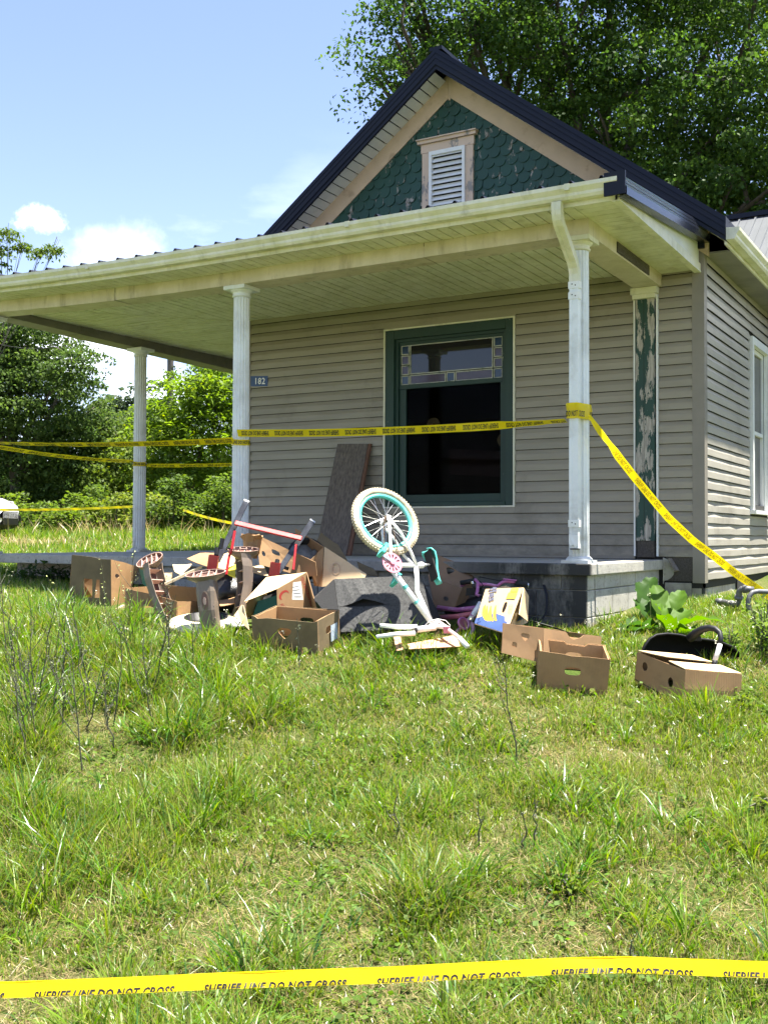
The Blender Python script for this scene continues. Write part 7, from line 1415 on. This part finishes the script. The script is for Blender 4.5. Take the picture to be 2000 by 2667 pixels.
leafy_weed('leafy_weed', 'broad weed in the lawn right of centre', (0.783, -5.465, -1.243), 0.08, 0.07, 5, 306, .04, (.09, .14, .02), (.17, .22, .035))
leafy_weed('leafy_weed', 'broad weed in the lawn near the bottom middle', (0.347, -5.926, -1.289), 0.08, 0.1, 6, 307, .04, (.09, .14, .02), (.17, .22, .035))
leafy_weed('leafy_weed', 'leafy tuft at the right edge of the lawn', (1.301, -4.288, -1.129), 0.1, 0.15, 7, 308, .04, (.09, .14, .02), (.17, .22, .035))
leafy_weed('leafy_weed', 'leafy tuft in front of the low carton', (0.945, -2.988, -0.831), 0.1, 0.08, 5, 309, .04, (.09, .14, .02), (.17, .22, .035))

# ------------------------------------------------------------------ far things: pole, wires, car
t = empty('utility_pole', (-24.035, 20.179, 1.127)); reg(t, 'vine-covered utility pole behind the sumac', 'utility pole')
pb, ptp = Vector((-24.035, 20.179, 1.127)), Vector((-23.914, 20.055, 8.259)); MB().tube([pb, pb.lerp(ptp, .5), ptp], [.14, .125, .11], 10).build('pole', wood('pole_wood', (.12, .10, .085), (.07, .06, .05)), t)
MB().box(ptp.x - 1.1, ptp.x + 1.1, ptp.y - .06, ptp.y + .06, ptp.z - .5, ptp.z - .38).build('crossarm', M_oldw, t)
cc = np.array([tuple(pb.lerp(ptp, f)) for f in np.linspace(.1, .72, 60)]); P = np.repeat(cc, 9, 0) + R_.normal(0, .12, (540, 3)); V, Q, cl = leaf_arrays(P, .11, np.array([[.05, .085, .025]]) * R_.uniform(.6, 1.6, (540, 1)), .5, .7, 9); np_mesh('vine', V, Q, M_leaf, t, cl)
for lb, a, b in (('thin wire crossing before the dark tree', (-17.594, 6.472, 4.657), (-15.436, 7.728, 4.615)), ('thin wire rising to the rear column top', (-27.281, 19.298, 6.660), (-23.923, 20.077, 7.280)), ('thin guy wire beside the utility pole', (-23.909, 20.081, 7.420), (-15.634, 11.165, 1.615))):
    o = MB().tube(lerp_path(a, b, 10, .25), .006, 5).build('overhead_wire', M_black); reg(o, lb, 'wire')
def car(front, heading):
    """small white car; front = ground point under the nose, heading = unit vector it points along"""
    f = Vector(front); d = Vector(heading).normalized(); s = Vector((-d.y, d.x, 0)); t = empty('parked_car', f); reg(t, 'white parked car showing only its front end at the left edge', 'car'); M_cp = pm('white_car_paint', (.75, .76, .76), None, 3, .18, 0, spec=.6)
    # side profile (x back from the nose, z), half width per station
    st = [(0.0, .40, .54, .42), (.03, .32, .60, .56), (.10, .25, .67, .68), (.22, .22, .74, .77), (.45, .20, .83, .84), (1.0, .19, .92, .87), (1.35, .19, .98, .88), (2.0, .19, 1.36, .86), (2.6, .19, 1.46, .86), (3.3, .19, 1.40, .86), (3.9, .19, 1.05, .86), (4.25, .22, .98, .84), (4.4, .32, .80, .74)]
    V = []; k = 9
    for x, z0, z1, hw in st:
        belt = min(z1, .86); 
        pr = [(-hw * .9, z0), (-hw, z0 + .15), (-hw, belt * .75), (-hw * .97, belt), (-hw * (.74 if z1 > 1.0 else .80), z1), (0, z1 + .02), (hw * (.74 if z1 > 1.0 else .80), z1), (hw * .97, belt), (hw, belt * .75), (hw, z0 + .15), (hw * .9, z0)]
        for y, z in pr: V.append(f - d * x + s * y + Vector((0, 0, z)))
    k = 11; F = [(i * k + j, i * k + j + 1, (i + 1) * k + j + 1, (i + 1) * k + j) for i in range(len(st) - 1) for j in range(k - 1)] + [tuple(range(k)), tuple(range((len(st) - 1) * k, len(st) * k))]
    b = MB().add(V, F).build('body', M_cp, t, smooth=True)
    at = lambda x, y, z: f - d * x + s * y + Vector((0, 0, z))
    for sg in (-1, 1):
        MB().hexa([at(.10, sg * .56, .62), at(.36, sg * .86, .62), at(.36, sg * .80, .62), at(.10, sg * .50, .62), at(.14, sg * .56, .76), at(.52, sg * .868, .80), at(.52, sg * .80, .80), at(.14, sg * .50, .76)]).build('headlight', pm('headlight_lens' + str(sg), (.55, .52, .48), None, 4, .1, 0), t)
        MB().hexa([at(.0, sg * .60, .38), at(.14, sg * .812, .38), at(.14, sg * .76, .38), at(.0, sg * .55, .38), at(.0, sg * .60, .48), at(.14, sg * .812, .48), at(.14, sg * .76, .48), at(.0, sg * .55, .48)]).build('fog_light', M_black, t)
        for x in (.82, 3.45):
            c = at(x, sg * .80, .31); Mw = Matrix(((d.x, 0, s.x * sg, c.x), (d.y, 0, s.y * sg, c.y), (0, 1, 0, c.z), (0, 0, 0, 1)))
            w = MB().lathe([(.20, -.10), (.30, -.10), (.315, -.06), (.315, .06), (.30, .09), (.20, .09)], 28, Mw).build('wheel', M_blackr, t, smooth=True); MB().lathe([(.20, .07), (.15, .085), (.05, .06), (.001, .07)], 20, Mw).build('rim', M_chrome, w)
            MB().lathe([(.35, .02), (.35, .083), (.30, .083)], 28, Mw).build('wheel_arch', M_black, t)
        MB().hexa([at(1.45, sg * .70, 1.0), at(3.6, sg * .70, 1.0), at(3.6, sg * .66, 1.0), at(1.45, sg * .66, 1.0), at(2.05, sg * .655, 1.34), at(3.2, sg * .655, 1.36), at(3.2, sg * .60, 1.36), at(2.05, sg * .60, 1.34)]).build('side_glass', M_glass, t)
    MB().hexa([at(1.34, -.62, 1.0), at(1.34, .62, 1.0), at(1.45, .62, .98), at(1.45, -.62, .98), at(1.97, -.56, 1.355), at(1.97, .56, 1.355), at(2.02, .56, 1.35), at(2.02, -.56, 1.35)]).build('windscreen', M_glass, t)
    MB().hexa([at(-.005, -.42, .30), at(-.005, .42, .30), at(.05, .42, .30), at(.05, -.42, .30), at(-.004, -.42, .42), at(-.004, .42, .42), at(.05, .42, .42), at(.05, -.42, .42)]).build('grille', M_black, t)
car((-14.163, 4.541, 0.105), (.86, .50, 0))
